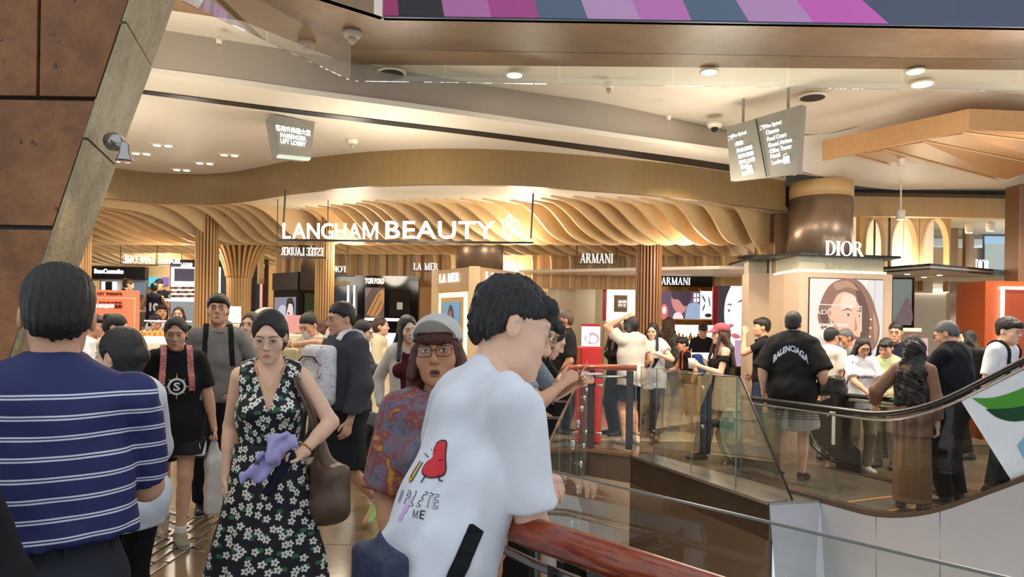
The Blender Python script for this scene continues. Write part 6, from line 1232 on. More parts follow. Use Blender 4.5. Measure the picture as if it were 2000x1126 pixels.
            if st in ('long', 'curly', 'half', 'bob'):
                ln = {'long': -.30, 'curly': -.34, 'half': -.2, 'bob': -.10}[st] * t.get('len', 1.0)
                dn = A3(0, 0, -1) if st != 'bob' else -hR @ A3(0, 0, 1)
                for sx in (-.062, -.03, 0, .03, .062):
                    a = HL((sx, .045 - abs(sx) * .5, -.03)); lg = st in ('long', 'curly'); md = a + dn * (-ln * .42) + (up @ A3(sx * .5, .075, 0) if lg else A3(0, 0, 0)); bb = a + dn * (-ln) + (up @ A3(sx * 1.0, .105, 0) if lg else hR @ A3(sx * .5, .012, 0)); v.cone(a, md if lg else bb, .040, .038 if st != 'bob' else .03, .03); (v.cone(md, bb, .038, .032, .03) if lg else None)
                for sg in (-1, 1):
                    if t.get('front', True): a = HL((sg * .068, -.02, .01)); v.cone(a, a + dn * (-ln * (.9 if st != 'half' else .6)) + (up @ A3(sg * .03, -.085, 0) if st == 'long' else hR @ A3(sg * .022, -.01, 0)), .022, .02, .02)
            if st == 'pony': a = HL((0, .10, .035)); v.cone(a, a + hR @ A3(0, .045, -.03), .026, .03, .02); v.cone(a + hR @ A3(0, .045, -.03), a + hR @ A3(0, .05, -.2 * t.get('len', 1)), .03, .014, .02)
            if st == 'bun': E((0, .115, t.get('bz', .03)), (.042, .036, .04), .015)
            E((t.get('part', .0), -.104, -.012 if not t.get('fringe') else -.03), (.057, .07, .106 if not t.get('fringe') else .08), .010, 's')      # face opening
            if st in ('pony', 'bun'): v.plane(HL((0, .0, -.07)), unit(hn((0, -.5, -1)))); [E((sg * .085, -.005, -.03), (.03, .035, .05), .004, 's') for sg in (-1, 1)]
            if t.get('fringe'): E((0, -.078, .052), (.062, .03, .036), .02)
        ce = hc; fr_ = 37 if st != 'curly' else 9; am = (.0013 if st != 'curly' else .0025) * t.get('rough', 1.0)
        def strands(X, Y, Z):
            q = [(X - ce[0]) * hR[0, i] + (Y - ce[1]) * hR[1, i] + (Z - ce[2]) * hR[2, i] for i in range(3)]; a = np.arctan2(q[0], q[1] + .02)
            return am * (np.sin(fr_ * a + 18 * q[2] + px) + .6 * np.sin(2.3 * fr_ * a - 25 * q[2]) + 0)
        v.field(strands)
        if st == 'curly': v.ripple(.011, 15, px, .8)
        elif t.get('rough', 1) > 1.2: v.ripple(.0022 * t['rough'], 22, px, .4)
        if st != 'bald': garment('hair', v, HAIR[t['col']])
        if t.get('cap'):
            cm = t['cap']; v = Vox(hc - .2, hc + .2, hres); E = lambda c, r, k=.012, op='u': v.ell(HL(c), np.array(r) * hs, hR, k * hs, op); E((0, .01, .052), (.091, .108, .088)); v.plane(HL((0, -.02, .045)), unit(hn((0, -.12, -1)))); o = garment('cap', v, cm)
            tl_ = t.get('peak', -.25); vs = []; fs = []; n1, n2 = 14, 6
            for lay in (0, 1):
                for j in range(n2 + 1):
                    for i in range(n1 + 1):
                        u = -1 + 2 * i / n1; q = j / n2; sq = math.sqrt(max(0, 1 - u * u)); vs.append(HL((.084 * u * (1 - .06 * q), -.012 - .088 * sq - .078 * q * (sq ** .6), .056 + .010 * sq + tl_ * .075 * q * sq - .02 * u * u * q + .004 * lay)) * s)
            m1 = (n1 + 1) * (n2 + 1); idx = lambda l, j, i: l * m1 + j * (n1 + 1) + i
            for j in range(n2):
                for i in range(n1): fs += [(idx(0, j, i), idx(0, j + 1, i), idx(0, j + 1, i + 1), idx(0, j, i + 1)), (idx(1, j, i), idx(1, j, i + 1), idx(1, j + 1, i + 1), idx(1, j + 1, i))]
            for i in range(n1): fs.append((idx(0, n2, i), idx(1, n2, i), idx(1, n2, i + 1), idx(0, n2, i + 1)))
            mesh('peak', vs, fs, cm, o, True)
    # ---------- face details
    fr = lambda pts: [Vector(HL(q_) * s) for q_ in pts]
    if face:
        for sg in (-1, 1):
            op = p.get('eye', .0058); n = 10; vs = []; fs = []
            for i in range(n + 1):
                u = -1 + 2 * i / n
                for q_ in (-1, 0, 1): vs.append(HL((sg * (.031 + u * .0145), -.0945 + .0045 * u * u, .0068 + (op * q_ * (1 - u * u) if q_ < 0 else op * 1.1 * q_ * (1 - u * u)) + sg * sg * u * .0008)) * s)
            for i in range(n): fs += [(3 * i, 3 * i + 3, 3 * i + 4, 3 * i + 1), (3 * i + 1, 3 * i + 4, 3 * i + 5, 3 * i + 2)]
            eye = mesh('eye', vs, fs, EYEW, root, True); gx, gz = p.get('gaze', (0, 0)); ri = min(.0058, op * 1.0)
            mb = MB(); mb.add([HL((sg * .031 + gx + .0058 * math.cos(a), -.0962, .0068 + gz + ri * math.sin(a))) * s for a in np.linspace(0, 2 * PI, 13)[:-1]], [tuple(range(12))]); mb.build('iris', IRIS, eye)
            mb = MB(); mb.sweep(fr([(sg * (.031 + u * .0158), -.0955 + .0045 * u * u, .0074 + op * 1.15 * (1 - u * u)) for u in np.linspace(-1, 1, 8)]), .0012 * s, 5); mb.build('eyelid', LID, root)
            mb = MB(); mb.sweep(fr([(sg * (.031 + u * .020), -.0975 + .006 * max(0, u) ** 2, .0255 + .004 * (1 - (u - .2) ** 2)) for u in np.linspace(-1, 1, 7)]), [.0014 * s, .0028 * s, .003 * s, .003 * s, .0026 * s, .002 * s, .001 * s], 6, .6); mb.build('eyebrow', HAIR['black' if brow == 'black' else brow], root)
        smile = p.get('smile', 0)
        for zz_, rr, dz in ((-.0612, .0036, -.0012), (-.0705, .0042, .0)):
            w_ = .021 + .006 * smile; mb = MB(); mb.sweep(fr([(u * w_, -.1003 + .012 * u * u, zz_ + dz * u * u + .009 * smile * u * u - (p.get('mouth', 0) * .006 if zz_ < -.065 else -p.get('mouth', 0) * .002)) for u in np.linspace(-1, 1, 9)]), [rr * s * k for k in (.3, .7, .95, 1, 1, 1, .95, .7, .3)], 6, .8); mb.build('lip', LIPS[sk], root, True)
        if p.get('mouth'): mb = MB(); mb.add([HL((.017 * math.cos(a), -.0965, -.0675 + .0085 * math.sin(a))) * s for a in np.linspace(0, 2 * PI, 15)[:-1]], [tuple(range(14))]); mb.build('mouth', MOUTH, root)
        if smile > .8: mb = MB(); mb.sweep(fr([(u * .017, -.1005 + .010 * u * u, -.066 + .007 * u * u) for u in np.linspace(-1, 1, 7)]), .0026 * s, 5); mb.build('teeth', mat('teeth', rgb(236, 230, 220), .3), root)
    if glasses:
        gm = glasses['mat']; sq = glasses.get('square', False); mb = MB(); r_ = glasses.get('r', .0011); gw, gh, gz0 = glasses.get('w', .0235), glasses.get('h', .018), .004
        for sg in (-1, 1):
            ring_ = []
            for a in np.linspace(0, 2 * PI, 21)[:-1]:
                ca, sa = math.cos(a), math.sin(a)
                if sq: ca, sa = np.sign(ca) * abs(ca) ** .5, np.sign(sa) * abs(sa) ** .5
                ring_.append((sg * .033 + gw * ca, -.108 + .012 * abs(sg * .033 + gw * ca) / .06, gz0 + gh * sa))
            mb.sweep(fr(ring_), r_ * s, 5, closed=True); mb.sweep(fr([(sg * .056, -.099, gz0 + .008), (sg * .078, -.05, gz0 + .008), (sg * .083, .0, gz0 + .006), (sg * .081, .02, gz0 - .006)]), r_ * s, 5)
        mb.sweep(fr([(-.0105, -.106, gz0 + .004), (0, -.111, gz0 + .006), (.0105, -.106, gz0 + .004)]), r_ * s, 5); gl = mb.build('glasses', gm, root)
        for sg in (-1, 1):
            mb = MB(); mb.add([HL((sg * .033 + gw * .95 * math.cos(a), -.1075 + .012 * abs(sg * .033 + gw * math.cos(a)) / .06, gz0 + gh * .95 * math.sin(a))) * s for a in np.linspace(0, 2 * PI, 17)[:-1]], [tuple(range(16))]); mb.build('lens', LENS, gl)
    return dict(root=root, J={k: q * s for k, q in J.items()}, s=s, gar=gar, body=body, HL=lambda q: HL(q) * s, up=up, pel=pel * s, U=lambda q: U(q) * s, hR=hR)
LENS = glass('lens_glass', (.96, .97, .98, 1), .02)
def world(pp, q):
    "person-frame point to world"
    r = pp['root']; c, sn = math.cos(r.rotation_euler.z), math.sin(r.rotation_euler.z); return Vector((r.location.x + c * q[0] - sn * q[1], r.location.y + sn * q[0] + c * q[1], r.location.z + q[2]))
def bvh_of(o):
    me = o.data; V = np.empty(len(me.vertices) * 3, np.float32); me.vertices.foreach_get('co', V); V = V.reshape(-1, 3); Q = np.empty(len(me.polygons) * 4, np.int32); me.loops.foreach_get('vertex_index', Q)
    return BVHTree.FromPolygons([tuple(map(float, a)) for a in V], Q.reshape(-1, 4).tolist())
def densify(v, f, mx):
    "split long edges so that a print can follow the cloth"
    import bmesh
    bm = bmesh.new(); vs = [bm.verts.new(p_) for p_ in v]
    for q in f:
        try: bm.faces.new([vs[i] for i in q])
        except ValueError: pass
    bmesh.ops.triangulate(bm, faces=bm.faces[:])
    for _ in range(4):
        es = [e for e in bm.edges if e.calc_length() > mx]
        if not es: break
        bmesh.ops.subdivide_edges(bm, edges=es, cuts=1); bmesh.ops.triangulate(bm, faces=[q for q in bm.faces if len(q.verts) > 3])
    bm.verts.index_update(); out = [tuple(p_.co) for p_ in bm.verts], [tuple(q.index for q in fc_.verts) for fc_ in bm.faces]; bm.free(); return out
def cloth_print(pp, gname, name, polys, c, right, up, w_, h_, m_, n=None, off=.0025, raw=None):
    "flat print laid on a garment: polys in unit square (u right, v up) or raw text geometry; c, right, up in the person frame"
    g = pp['gar'][gname]; bv = pp.setdefault('bvh_' + gname, None) or bvh_of(g); pp['bvh_' + gname] = bv
    R_, U_ = Vector(right).normalized(), Vector(up).normalized(); N = R_.cross(U_).normalized(); v, f = [], []
    if raw:
        v0, f0 = raw; xs = [q[0] for q in v0]; ys = [q[1] for q in v0]; x0, x1, y0, y1 = min(xs), max(xs), min(ys), max(ys); v = [((q[0] - x0) / (x1 - x0) - .5, (q[1] - y0) / (y1 - y0) - .5, 0) for q in v0]; f = f0
    else:
        for ring_ in polys: k = len(v); v += [(u - .5, q - .5, 0) for u, q in ring_]; f.append(tuple(range(k, k + len(ring_))))
    v = [(q[0] * w_, q[1] * h_, 0) for q in v]; v, f = densify(v, f, .012); out = []
    for q in v:
        p_ = Vector(c) + R_ * q[0] + U_ * q[1]; hit = bv.ray_cast(p_ + N * .5, -N)
        out.append((hit[0] + N * off) if hit[0] is not None else bv.find_nearest(p_)[0] + N * off)
    return mesh(name, out, f, m_, g)
def flat_text(s, bold=0.0):
    v, f = text_geo(s, bold, 0.0, 2); return v, f
# ------------------------------------------------------------------ cloth of the crowd
BLK = cloth('black_cotton', rgb(24, 24, 27)); WHT = cloth('white_cotton', rgb(224, 228, 236)); NAVY = cloth('navy_cloth', rgb(26, 30, 48)); GREY = cloth('grey_cotton', rgb(124, 124, 120)); DEN = cloth('denim_dark', rgb(44, 56, 78)); DENL = cloth('denim_mid', rgb(72, 92, 118)); SHOE = mat('shoe_dark', rgb(34, 32, 32), .5); SHOEW = mat('shoe_white', rgb(206, 204, 198), .5); CREAMC = cloth('cream_cotton', rgb(222, 208, 176)); BEIGEC = cloth('beige_cotton', rgb(196, 184, 156)); CHAR = cloth('charcoal_cloth', rgb(66, 68, 76)); KHAKI = cloth('khaki_cotton', rgb(132, 120, 100)); OFFW = cloth('offwhite_cotton', rgb(206, 200, 190)); GRNT = cloth('pale_green_cotton', rgb(186, 196, 150)); MAROON = cloth('maroon_knit', rgb(78, 22, 34)); TANS = cloth('tan_skirt', rgb(136, 104, 74)); GREYT = cloth('grey_trousers', rgb(112, 112, 106)); SOCK = cloth('white_sock', rgb(220, 216, 208))
def striped():
    t = NT('navy_striped_polo'); x, y, z = t.xyz(); f = t.math('FRACT', t.math('DIVIDE', t.math('ADD', z, t.math('MULTIPLY', t.noise(t.coord(), 3, 2), .016)), .0465)); a = t.math('MULTIPLY', t.math('GREATER_THAN', f, .58), t.math('LESS_THAN', f, .67)); b = t.math('MULTIPLY', t.math('GREATER_THAN', f, .74), t.math('LESS_THAN', f, .83))
    up_ = t.math('LESS_THAN', z, 1.405); m_ = t.math('MULTIPLY', t.math('ADD', a, b), up_); t.bs(Base_Color=t.mix(m_, rgb(30, 38, 92), rgb(214, 218, 230)), Roughness=.7); t.bump(t.noise(t.coord(), 240, 2), .15, .003); return t.m
def floral():
    t = NT('black_floral_print'); x, y, z = t.xyz(); u = t.math('MULTIPLY', t.math('ARCTAN2', x, t.math('MULTIPLY', y, -1.0)), .17); col = rgb(20, 22, 28)
    def layer(scale, seed, r0, petals, c, prev):
        cv = t.n('ShaderNodeCombineXYZ', {0: t.math('ADD', t.math('MULTIPLY', u, scale), seed), 1: t.math('MULTIPLY', z, scale), 2: 0.0}); vo = t.n('ShaderNodeTexVoronoi', {'Vector': cv, 'Scale': 1.0, 'Randomness': .85}, voronoi_dimensions='2D'); d = t.n('ShaderNodeVectorMath', {0: cv.outputs[0], 1: vo.outputs['Position']}, operation='SUBTRACT'); q = t.xyz(d.outputs[0]); ang = t.math('ARCTAN2', q[1], q[0]); rr = t.math('SQRT', t.math('ADD', t.math('MULTIPLY', q[0], q[0]), t.math('MULTIPLY', q[1], q[1])))
        lim = t.math('MULTIPLY_ADD', t.math('ABSOLUTE', t.math('COSINE', t.math('MULTIPLY', ang, petals / 2))), r0 * .55, r0 * .5); return t.mix(t.math('LESS_THAN', rr, lim), prev, c), rr
    col, _ = layer(15, 3.3, .22, 2, rgb(52, 104, 70), col); col, rr = layer(21, .0, .36, 5, rgb(226, 224, 214), col); col = t.mix(t.math('LESS_THAN', rr, .09), col, rgb(40, 40, 36)); t.bs(Base_Color=col, Roughness=.75); MATS['floral'] = t.m; return t.m
def patchy(name, cols, scale=14, rough=.7):
    t = NT(name); v = t.coord(); n = t.noise(v, scale, 4, .6, 1.5); n2 = t.noise(v, scale * 2.3, 3, .5); st = [(i / (len(cols) - 1) * .5 + .25, c) for i, c in enumerate(cols)]; r = t.ramp(t.math('ADD', t.math('MULTIPLY', n, .7), t.math('MULTIPLY', n2, .3)), st); t.bs(Base_Color=r, Roughness=rough); t.t.nodes[-1]; MATS[name] = t.m; return t.m
def dots(name, base, dot, sc=46, r=.22):
    t = NT(name); vo = t.n('ShaderNodeTexVoronoi', {'Vector': t.coord(), 'Scale': sc, 'Randomness': .3}); t.bs(Base_Color=t.mix(t.math('LESS_THAN', vo.outputs[0], r), base, dot), Roughness=.8); MATS[name] = t.m; return t.m
STRIPE, FLORAL = striped(), floral()
BATIK = patchy('batik_print', [rgb(40, 34, 52), rgb(78, 70, 104), rgb(112, 108, 120), rgb(132, 52, 58), rgb(196, 146, 52), rgb(84, 60, 96)], 11)
DOTTED = dots('dotted_grey_blue', rgb(128, 140, 152), rgb(200, 206, 212)); DOODLE = patchy('doodle_white', [rgb(30, 40, 80), rgb(226, 226, 228), rgb(232, 232, 234), rgb(224, 222, 224), rgb(176, 60, 60), rgb(200, 190, 160)], 26); PATCHP = patchy('colour_patch', [rgb(30, 40, 100), rgb(200, 160, 160), rgb(190, 70, 60), rgb(220, 200, 190), rgb(60, 60, 110)], 30); PLAID = patchy('dark_plaid', [rgb(20, 20, 24), rgb(44, 44, 50), rgb(96, 94, 90), rgb(26, 26, 30)], 22); SHEER = patchy('brown_sheer', [rgb(96, 66, 50), rgb(120, 86, 66), rgb(134, 98, 76)], 9); NEON = patchy('neon_shoe', [rgb(120, 210, 190), rgb(196, 226, 120), rgb(214, 236, 150)], 12, .4)
def band_shorts(name, base, stripe, z0, z1, n):
    t = NT(name); x, y, z = t.xyz(); f = t.math('FRACT', t.math('MULTIPLY', t.math('SUBTRACT', z, z0), n / (z1 - z0))); m_ = t.math('MULTIPLY', t.math('LESS_THAN', f, .45), t.math('MULTIPLY', t.math('GREATER_THAN', z, z0), t.math('LESS_THAN', z, z1))); t.bs(Base_Color=t.mix(m_, base, stripe), Roughness=.8); MATS[name] = t.m; return t.m
SILVER = mat('silver_frame', rgb(190, 186, 178), .2, .9); DARKF = mat('dark_frame', rgb(36, 28, 26), .3, .3); CLEARF = mat('clear_frame', rgb(222, 206, 198), .15); GOLD = mat('gold_jewel', rgb(214, 168, 84), .2, .95)
FINE = dict(res=.0105, hres=.0042); MIDR = dict(res=.014, hres=.0062); FAR = dict(res=.02, hres=.0092)
def cam_hit(pp, g, px, py):
    "where a photo pixel falls on a garment, in the person frame"
    bv = pp.get('bvh_' + g) or bvh_of(pp['gar'][g]); pp['bvh_' + g] = bv; r = pp['root']; o = local(r, (0, 0, EYE)); d = local(r, P(px, py, 1)) - o; h = bv.ray_cast(o, d.normalized()); return h[0]
def backpack(pp, label, m_, sm, g='shirt', size=(.15, .085, .2), y=.20, z=.24, front=False, wide=.02, body=True, cat='backpack'):
    r = pp['root']; t = thing('backpack', label, cat, r.location, r.rotation_euler.z); s = pp['s']; sg = -1 if front else 1; up = pp['up']
    if body:
        c = pp['U']((0, sg * y, z)); v = Vox(c - .3, c + .3, .011); v.box(c, np.array(size) * s, .05 * s, up); v.ell(c + up @ A3(0, sg * size[1] * .8, -size[2] * .35), (size[0] * .85, .05, size[2] * .5), up, .02); v.ripple(.003, 7, 1.0); np_mesh('pack', *v.net(), m_, t)
        mb = MB(); mb.sweep([Vector(pp['U']((sg * q[0] * size[0], sg * (y + size[1] + .012), z + q[1] * size[2]))) for q in ((-.95, .45), (-.5, .62), (.5, .62), (.95, .45))], .006, 5); mb.build('zip', BLACKM, t)
    bv = pp.get('bvh_' + g) or bvh_of(pp['gar'][g]); pp['bvh_' + g] = bv
    for sx in (-1, 1):
        row = []
        for a in np.linspace(-.25, 1.0, 16):
            ang = PI * (.5 + a * .62); d = Vector(up @ A3(0, math.cos(ang) * -sg * -1 if False else -math.cos(ang) * -sg, math.sin(ang))); c = Vector(pp['U']((sx * (.085 + .02 * abs(a)), -.0, .30 - .05 * abs(a)))); h = bv.ray_cast(c + d * .6, -d)
            if h[0] is not None: row.append((h[0], d))
        if len(row) > 3:
            mb = MB(); vs = []; rt = Vector(up @ A3(1, 0, 0))
            for p_, d in row: vs += [p_ - rt * wide + d * .012, p_ + rt * wide + d * .012, p_ + rt * wide - d * .004, p_ - rt * wide - d * .004]
            fs = [(4 * i + k, 4 * i + (k + 1) % 4, 4 * i + 4 + (k + 1) % 4, 4 * i + 4 + k) for i in range(len(row) - 1) for k in range(4)] + [(3, 2, 1, 0), tuple(range(4 * len(row) - 4, 4 * len(row)))]
            mesh('strap', vs, fs, sm, t)
    return t
def held(pp, name, label, cat): r = pp['root']; return thing(name, label, cat, r.location, r.rotation_euler.z)
def add_phone(pp, label, side='R', m_=BLACKG):
    wr, el = pp['J']['wr' + side], pp['J']['el' + side]; f = unit(wr - el); c = wr + f * .11; t = held(pp, 'phone', label, 'phone'); v = Vox(c - .1, c + .1, .006); R_ = np.stack([unit(np.cross(f, A3(0, 0, 1))), f, A3(0, 0, 1)], 1); v.box(c + A3(0, 0, .02), (.036, .075, .006), .005, R_); np_mesh('case', *v.net(), m_, t); return t
# ------------------------------------------------------------------ near figures
p = person('man with cropped black hair seen from behind in a navy polo with white double stripes', 92, 1.74, 1.69, 178, dict(armR=(-.08, -.32, 1.12), hint_R=(-.55, .1, -.8), armL=(.12, -.30, 1.12), hint_L=(.8, .15, -.6), handR=dict(curl=.5), hy=0, side=-2), dict(mat=STRIPE, sleeve=.86, hem=1.03, neck='polo', name='polo_shirt', ease=.016, wide=.004, fold=.005, waist=1.0), dict(mat=cloth('slate_trousers', rgb(44, 46, 54)), tuck=True, rise=.12, ease=.012, waist=1.0), dict(style='short', vol=1.0, fringe=False), dict(mat=SHOE), sk=1, build=1.10, **FINE)
tr_ = p['gar']['trousers']; mb = MB(); z_ = 1.045 * p['s']; bv = bvh_of(tr_)
for ang in (-2.4, -1.2, -.4, .4, 1.2):
    d = Vector((math.sin(ang), math.cos(ang), 0)); h = bv.ray_cast(Vector((0, 0, z_ - .03)) + d * .6, -d)
    if h[0]: MB().box(h[0] + d * .004, (.014, .008, .055), -ang).build('belt_loop', tr_.data.materials[0], tr_)
person('person in black at the left edge of the frame, only an arm showing', -325, 1.25, 1.60, 178, dict(armR=(-.2, -.1, .9)), dict(mat=BLK, sleeve=1.9, ease=.03), dict(mat=BLK), dict(style='short'), dict(mat=SHOE), **MIDR)
p = person('woman with tied black hair behind the striped polo man, white shirt over black trousers', 246, 2.95, 1.53, -135, dict(hp=10, armR=(-.2, -.28, 1.0), armL=(.2, -.28, 1.0)), dict(mat=WHT, hem=.80, ease=.03, wide=.02, sleeve=1.4), dict(mat=BLK, wide=.03), dict(style='bun', vol=1.04, bz=-.02), dict(mat=SHOE), female=True, **MIDR)
# girl with emblem shirt
SHORTS = cloth('black_jersey', rgb(20, 20, 22), .6)
p = person('girl in a black emblem T-shirt and black shorts walking with a white plastic bag', 345, 5.1, 1.60, 3, dict(hp=12, hy=-8, armL=(.27, -.04, .84), hint_L=(.6, .8, 0), legL=(.04, -.12, .085), legR=(-.06, .30, .13), pitchR=25, handL=dict(curl=1.1), eye=.003), dict(mat=BLK, hem=.74, ease=.018, wide=.012, sleeve=.78, fold=.005), dict(kind='shorts', mat=SHORTS, len=.66, wide=.04, ease=.03), dict(style='bun', vol=1.0, fringe=False), dict(mat=mat('shoe_taupe', rgb(150, 138, 120), .6), sole=SHOEW, sock=SOCK), sk=1, build=1.12, female=True, **FINE)
GOLDP = mat('gold_print', rgb(206, 176, 84), .4); WHP = mat('white_print', rgb(222, 222, 226), .5); s_ = p['s']
c = p['U']((0, -.3, .235)); ray = [[(.5 + .5 * math.sin(a + .09), .5 + .5 * .56 * math.cos(a + .09)) if False else (.5 + r * math.sin(a + o), .5 + r * math.cos(a + o)) for r, o in ((.28, -.12), (.5 if k % 2 == 0 else .4, 0), (.28, .12))] for k, a in enumerate(np.linspace(0, 2 * PI, 9)[:-1])]
[cloth_print(p, 'shirt', 'sun_ray', [ry_], c, (1, 0, 0), (0, 0, 1), .19, .19, GOLDP) for ry_ in ray]; cloth_print(p, 'shirt', 'emblem_ring', [ell(.5, .5, .5, .5, 28)], c, (1, 0, 0), (0, 0, 1), .118, .118, WHP, off=.0035); cloth_print(p, 'shirt', 'emblem_disc', [ell(.5, .5, .5, .5, 28)], c, (1, 0, 0), (0, 0, 1), .088, .088, BLK, off=.0045); cloth_print(p, 'shirt', 'emblem_letter', None, c, (1, 0, 0), (0, 0, 1), .045, .06, WHP, off=.0055, raw=flat_text('S', .03))
for dz in (0, .016): cloth_print(p, 'shorts', 'trim_line', [[(0, 0), (1, 0), (1, 1), (0, 1)]], (0.10, -.2, (.652 + dz) * s_), (1, 0, 0), (0, 0, 1), .22, .006, WHP, off=.003); cloth_print(p, 'shorts', 'trim_line', [[(0, 0), (.25, 0), (.9, 1), (.65, 1)]], (.185 + dz * .8, -.2, (.70 + dz) * s_), (1, 0, 0), (0, 0, 1), .05, .1, WHP, off=.003)
backpack(p, 'colourful patterned backpack worn by the girl in the emblem T-shirt', PATCHP, PATCHP, wide=.02)
wr = p['J']['wrL']; t = held(p, 'plastic_bag', 'white plastic carrier bag held by the girl in the emblem T-shirt', 'bag'); v = Vox(wr - A3(.2, .2, .75), wr + A3(.2, .2, .05), .01); c = wr + A3(.02, -.0, -.42); v.box(c, (.075, .045, .21), .03); v.cone(c + A3(0, 0, .17), wr + A3(0, 0, -.10), .07, .018, .03, ((0, 1, 0), .5)); v.ripple(.006, 7, .4); np_mesh('bag_body', *v.net(), mat('white_plastic', rgb(206, 202, 194), .3), t); MB().sweep([Vector(wr + A3(.0, -.03, -.14)), Vector(wr + A3(.01, -.035, -.08)), Vector(wr + A3(.0, .03, -.08)), Vector(wr + A3(0, .03, -.14))], .007, 6).build('handle', MATS['white_plastic'], t)
# grey T-shirt man and the woman on his arm
p = person('tall man with glasses and grey T-shirt looking up, black backpack straps', 426, 5.9, 1.79, 2, dict(hp=-7, hy=-6, armL=(.16, -.14, .97), hint_L=(1, .5, 0), legL=(.08, -.05, .085)), dict(mat=GREY, hem=.86, sleeve=.80, ease=.018, wide=.006), dict(mat=BLK, wide=.02), dict(style='short', vol=1.08, fringe=True), dict(mat=SHOE, sole=SHOEW), sk=1, glasses=dict(mat=DARKF, square=True), **MIDR)
backpack(p, 'black backpack worn by the tall man in the grey T-shirt', BLK, BLK); wr, el = p['J']['wrL'], p['J']['elL']; d = Vector(unit(wr - el)); q = Vector(wr) - d * .015; MB().lathe([(.031, -.012), (.033, 0), (.031, .012)], (0, 0, 0), 14).build('watch_strap', BLACKM, p['root']).matrix_local = Matrix.Translation(q) @ d.to_track_quat('Z', 'Y').to_matrix().to_4x4()
p = person('woman with loose brown hair in a cream top and grey trousers, holding the tall man', 491, 6.15, 1.65, -8, dict(hy=-18, hp=-4, armR=(-.20, -.16, 1.22), hint_R=(-.5, .6, -.6), legL=(.1, -.1, .085)), dict(mat=CREAMC, hem=.96, sleeve=.3, neck='scoop', ease=.012), dict(mat=GREYT, wide=.07, tuck=True), dict(style='half', col='brown', vol=1.04, fringe=False), dict(mat=SHOEW), female=True, **MIDR)
MB().sweep([Vector(p['U'](q)) for q in ((-.10, -.06, .47), (-.03, -.15, .33), (.06, -.165, .2), (.15, -.12, .06))], .006, 5).build('cross_strap', SLAT, p['root'])
# woman in the floral dress
p = person('woman with clear glasses in a sleeveless black floral dress, looking down as she walks', 530, 3.38, 1.625, -4, dict(hp=17, hy=-5, armR=(-.20, .02, .875), hint_R=(-.2, .9, 0), armL=(.155, -.25, 1.02), hint_L=(1, .45, -.1), handL=dict(dir=(-.75, -.6, -.25), palm=(0, -.3, 1), curl=.75), legL=(.08, -.1, .085), legR=(-.08, .1, .09), eye=.0028, gaze=(0, -.001)), dict(mat=FLORAL, sleeve=0, neck='v', hem=.985, name='dress_bodice', ease=.014, waist=.88, fold=.004, bust=.012, vz=.24), dict(kind='dress', mat=FLORAL, hem=.2, flare=.33, pleats=7, pamp=.022, tuck=True, rise=.10), dict(style='bun', vol=1.02, bz=-.03), dict(mat=SHOE), sk=0, female=True, build=1.04, glasses=dict(mat=CLEARF, r=.0016, w=.025, h=.021), **FINE)
MB().sweep([Vector(p['U'](q)) for q in spline([(-.062, -.03, .475), (-.045, -.095, .43), (0, -.128, .375), (.045, -.095, .43), (.062, -.03, .475)], 4)], .0016, 5).build('necklace', GOLD, p['root']); MB().lathe([(.004, -.003), (.009, -.003), (.009, .003), (.004, .003)], p['U']((0, -.132, .362)), 12, 'Y').build('pendant', GOLD, p['root'])
wr, el = p['J']['wrL'], p['J']['elL']; d = Vector(unit(wr - el)); q = Vector(wr) - d * .035; MB().lathe([(.0315, -.003), (.034, 0), (.0315, .003)], (0, 0, 0), 18).build('bracelet', GOLD, p['root']).matrix_local = Matrix.Translation(q) @ d.to_track_quat('Z', 'Y').to_matrix().to_4x4()
BAGM = mat('taupe_leather', rgb(94, 72, 56), .42, bump=.2, bscale=60)
t = held(p, 'shoulder_bag', 'slouchy brown leather shoulder bag hanging beside the floral dress', 'bag'); sh = p['J']['shL']; c = sh + A3(.115, .03, -.55); v = Vox(c - .28, c + .34, .011); v.box(c, (.085, .16, .14), .06, rz(.5)); v.ell(c + A3(.0, -.02, -.05), (.10, .18, .11), rz(.5), .03); v.cone(c + A3(0, -.06, .12), c + A3(-.02, -.02, .24), .05, .02, .03); v.ripple(.006, 6, .2); np_mesh('bag_body', *v.net(), BAGM, t)
for o in (0, .02): MB().sweep(spline([Vector(q) for q in (c + A3(.0, -.10 + o, .12), sh + A3(.05 + o, -.10, -.18), sh + A3(-.02 + o * .8, -.075, -.02), sh + A3(-.03 + o * .8, 0, .048), sh + A3(-.01, .07, -.05), c + A3(.02, .10, .12))], 5), .008, 6).build('strap', BAGM, t)
t = held(p, 'folded_umbrella', 'crumpled lilac and navy folding umbrella in the floral dress woman\'s hand', 'umbrella'); c = p['J']['wrL'] + unit(A3(-.75, -.6, -.25)) * .09; v = Vox(c - .2, c + .2, .008); v.cone(c + A3(-.02, -.02, .07), c + A3(-.10, -.03, -.05), .042, .025, .02); v.cone(c + A3(-.05, -.05, .03), c + A3(-.16, -.04, -.06), .022, .012, .02); v.ell(c + A3(.0, -.02, .09), (.05, .035, .04), None, .02); v.ripple(.014, 14, .7, 1.2); np_mesh('canopy', *v.net(), cloth('lilac_fabric', rgb(172, 164, 214)), t); v = Vox(c - .2, c + .2, .008); v.cone(c + A3(.02, .0, .02), c + A3(-.06, -.02, -.13), .03, .02, .02); v.ripple(.006, 14, .2); np_mesh('cover', *v.net(), NAVY, t)
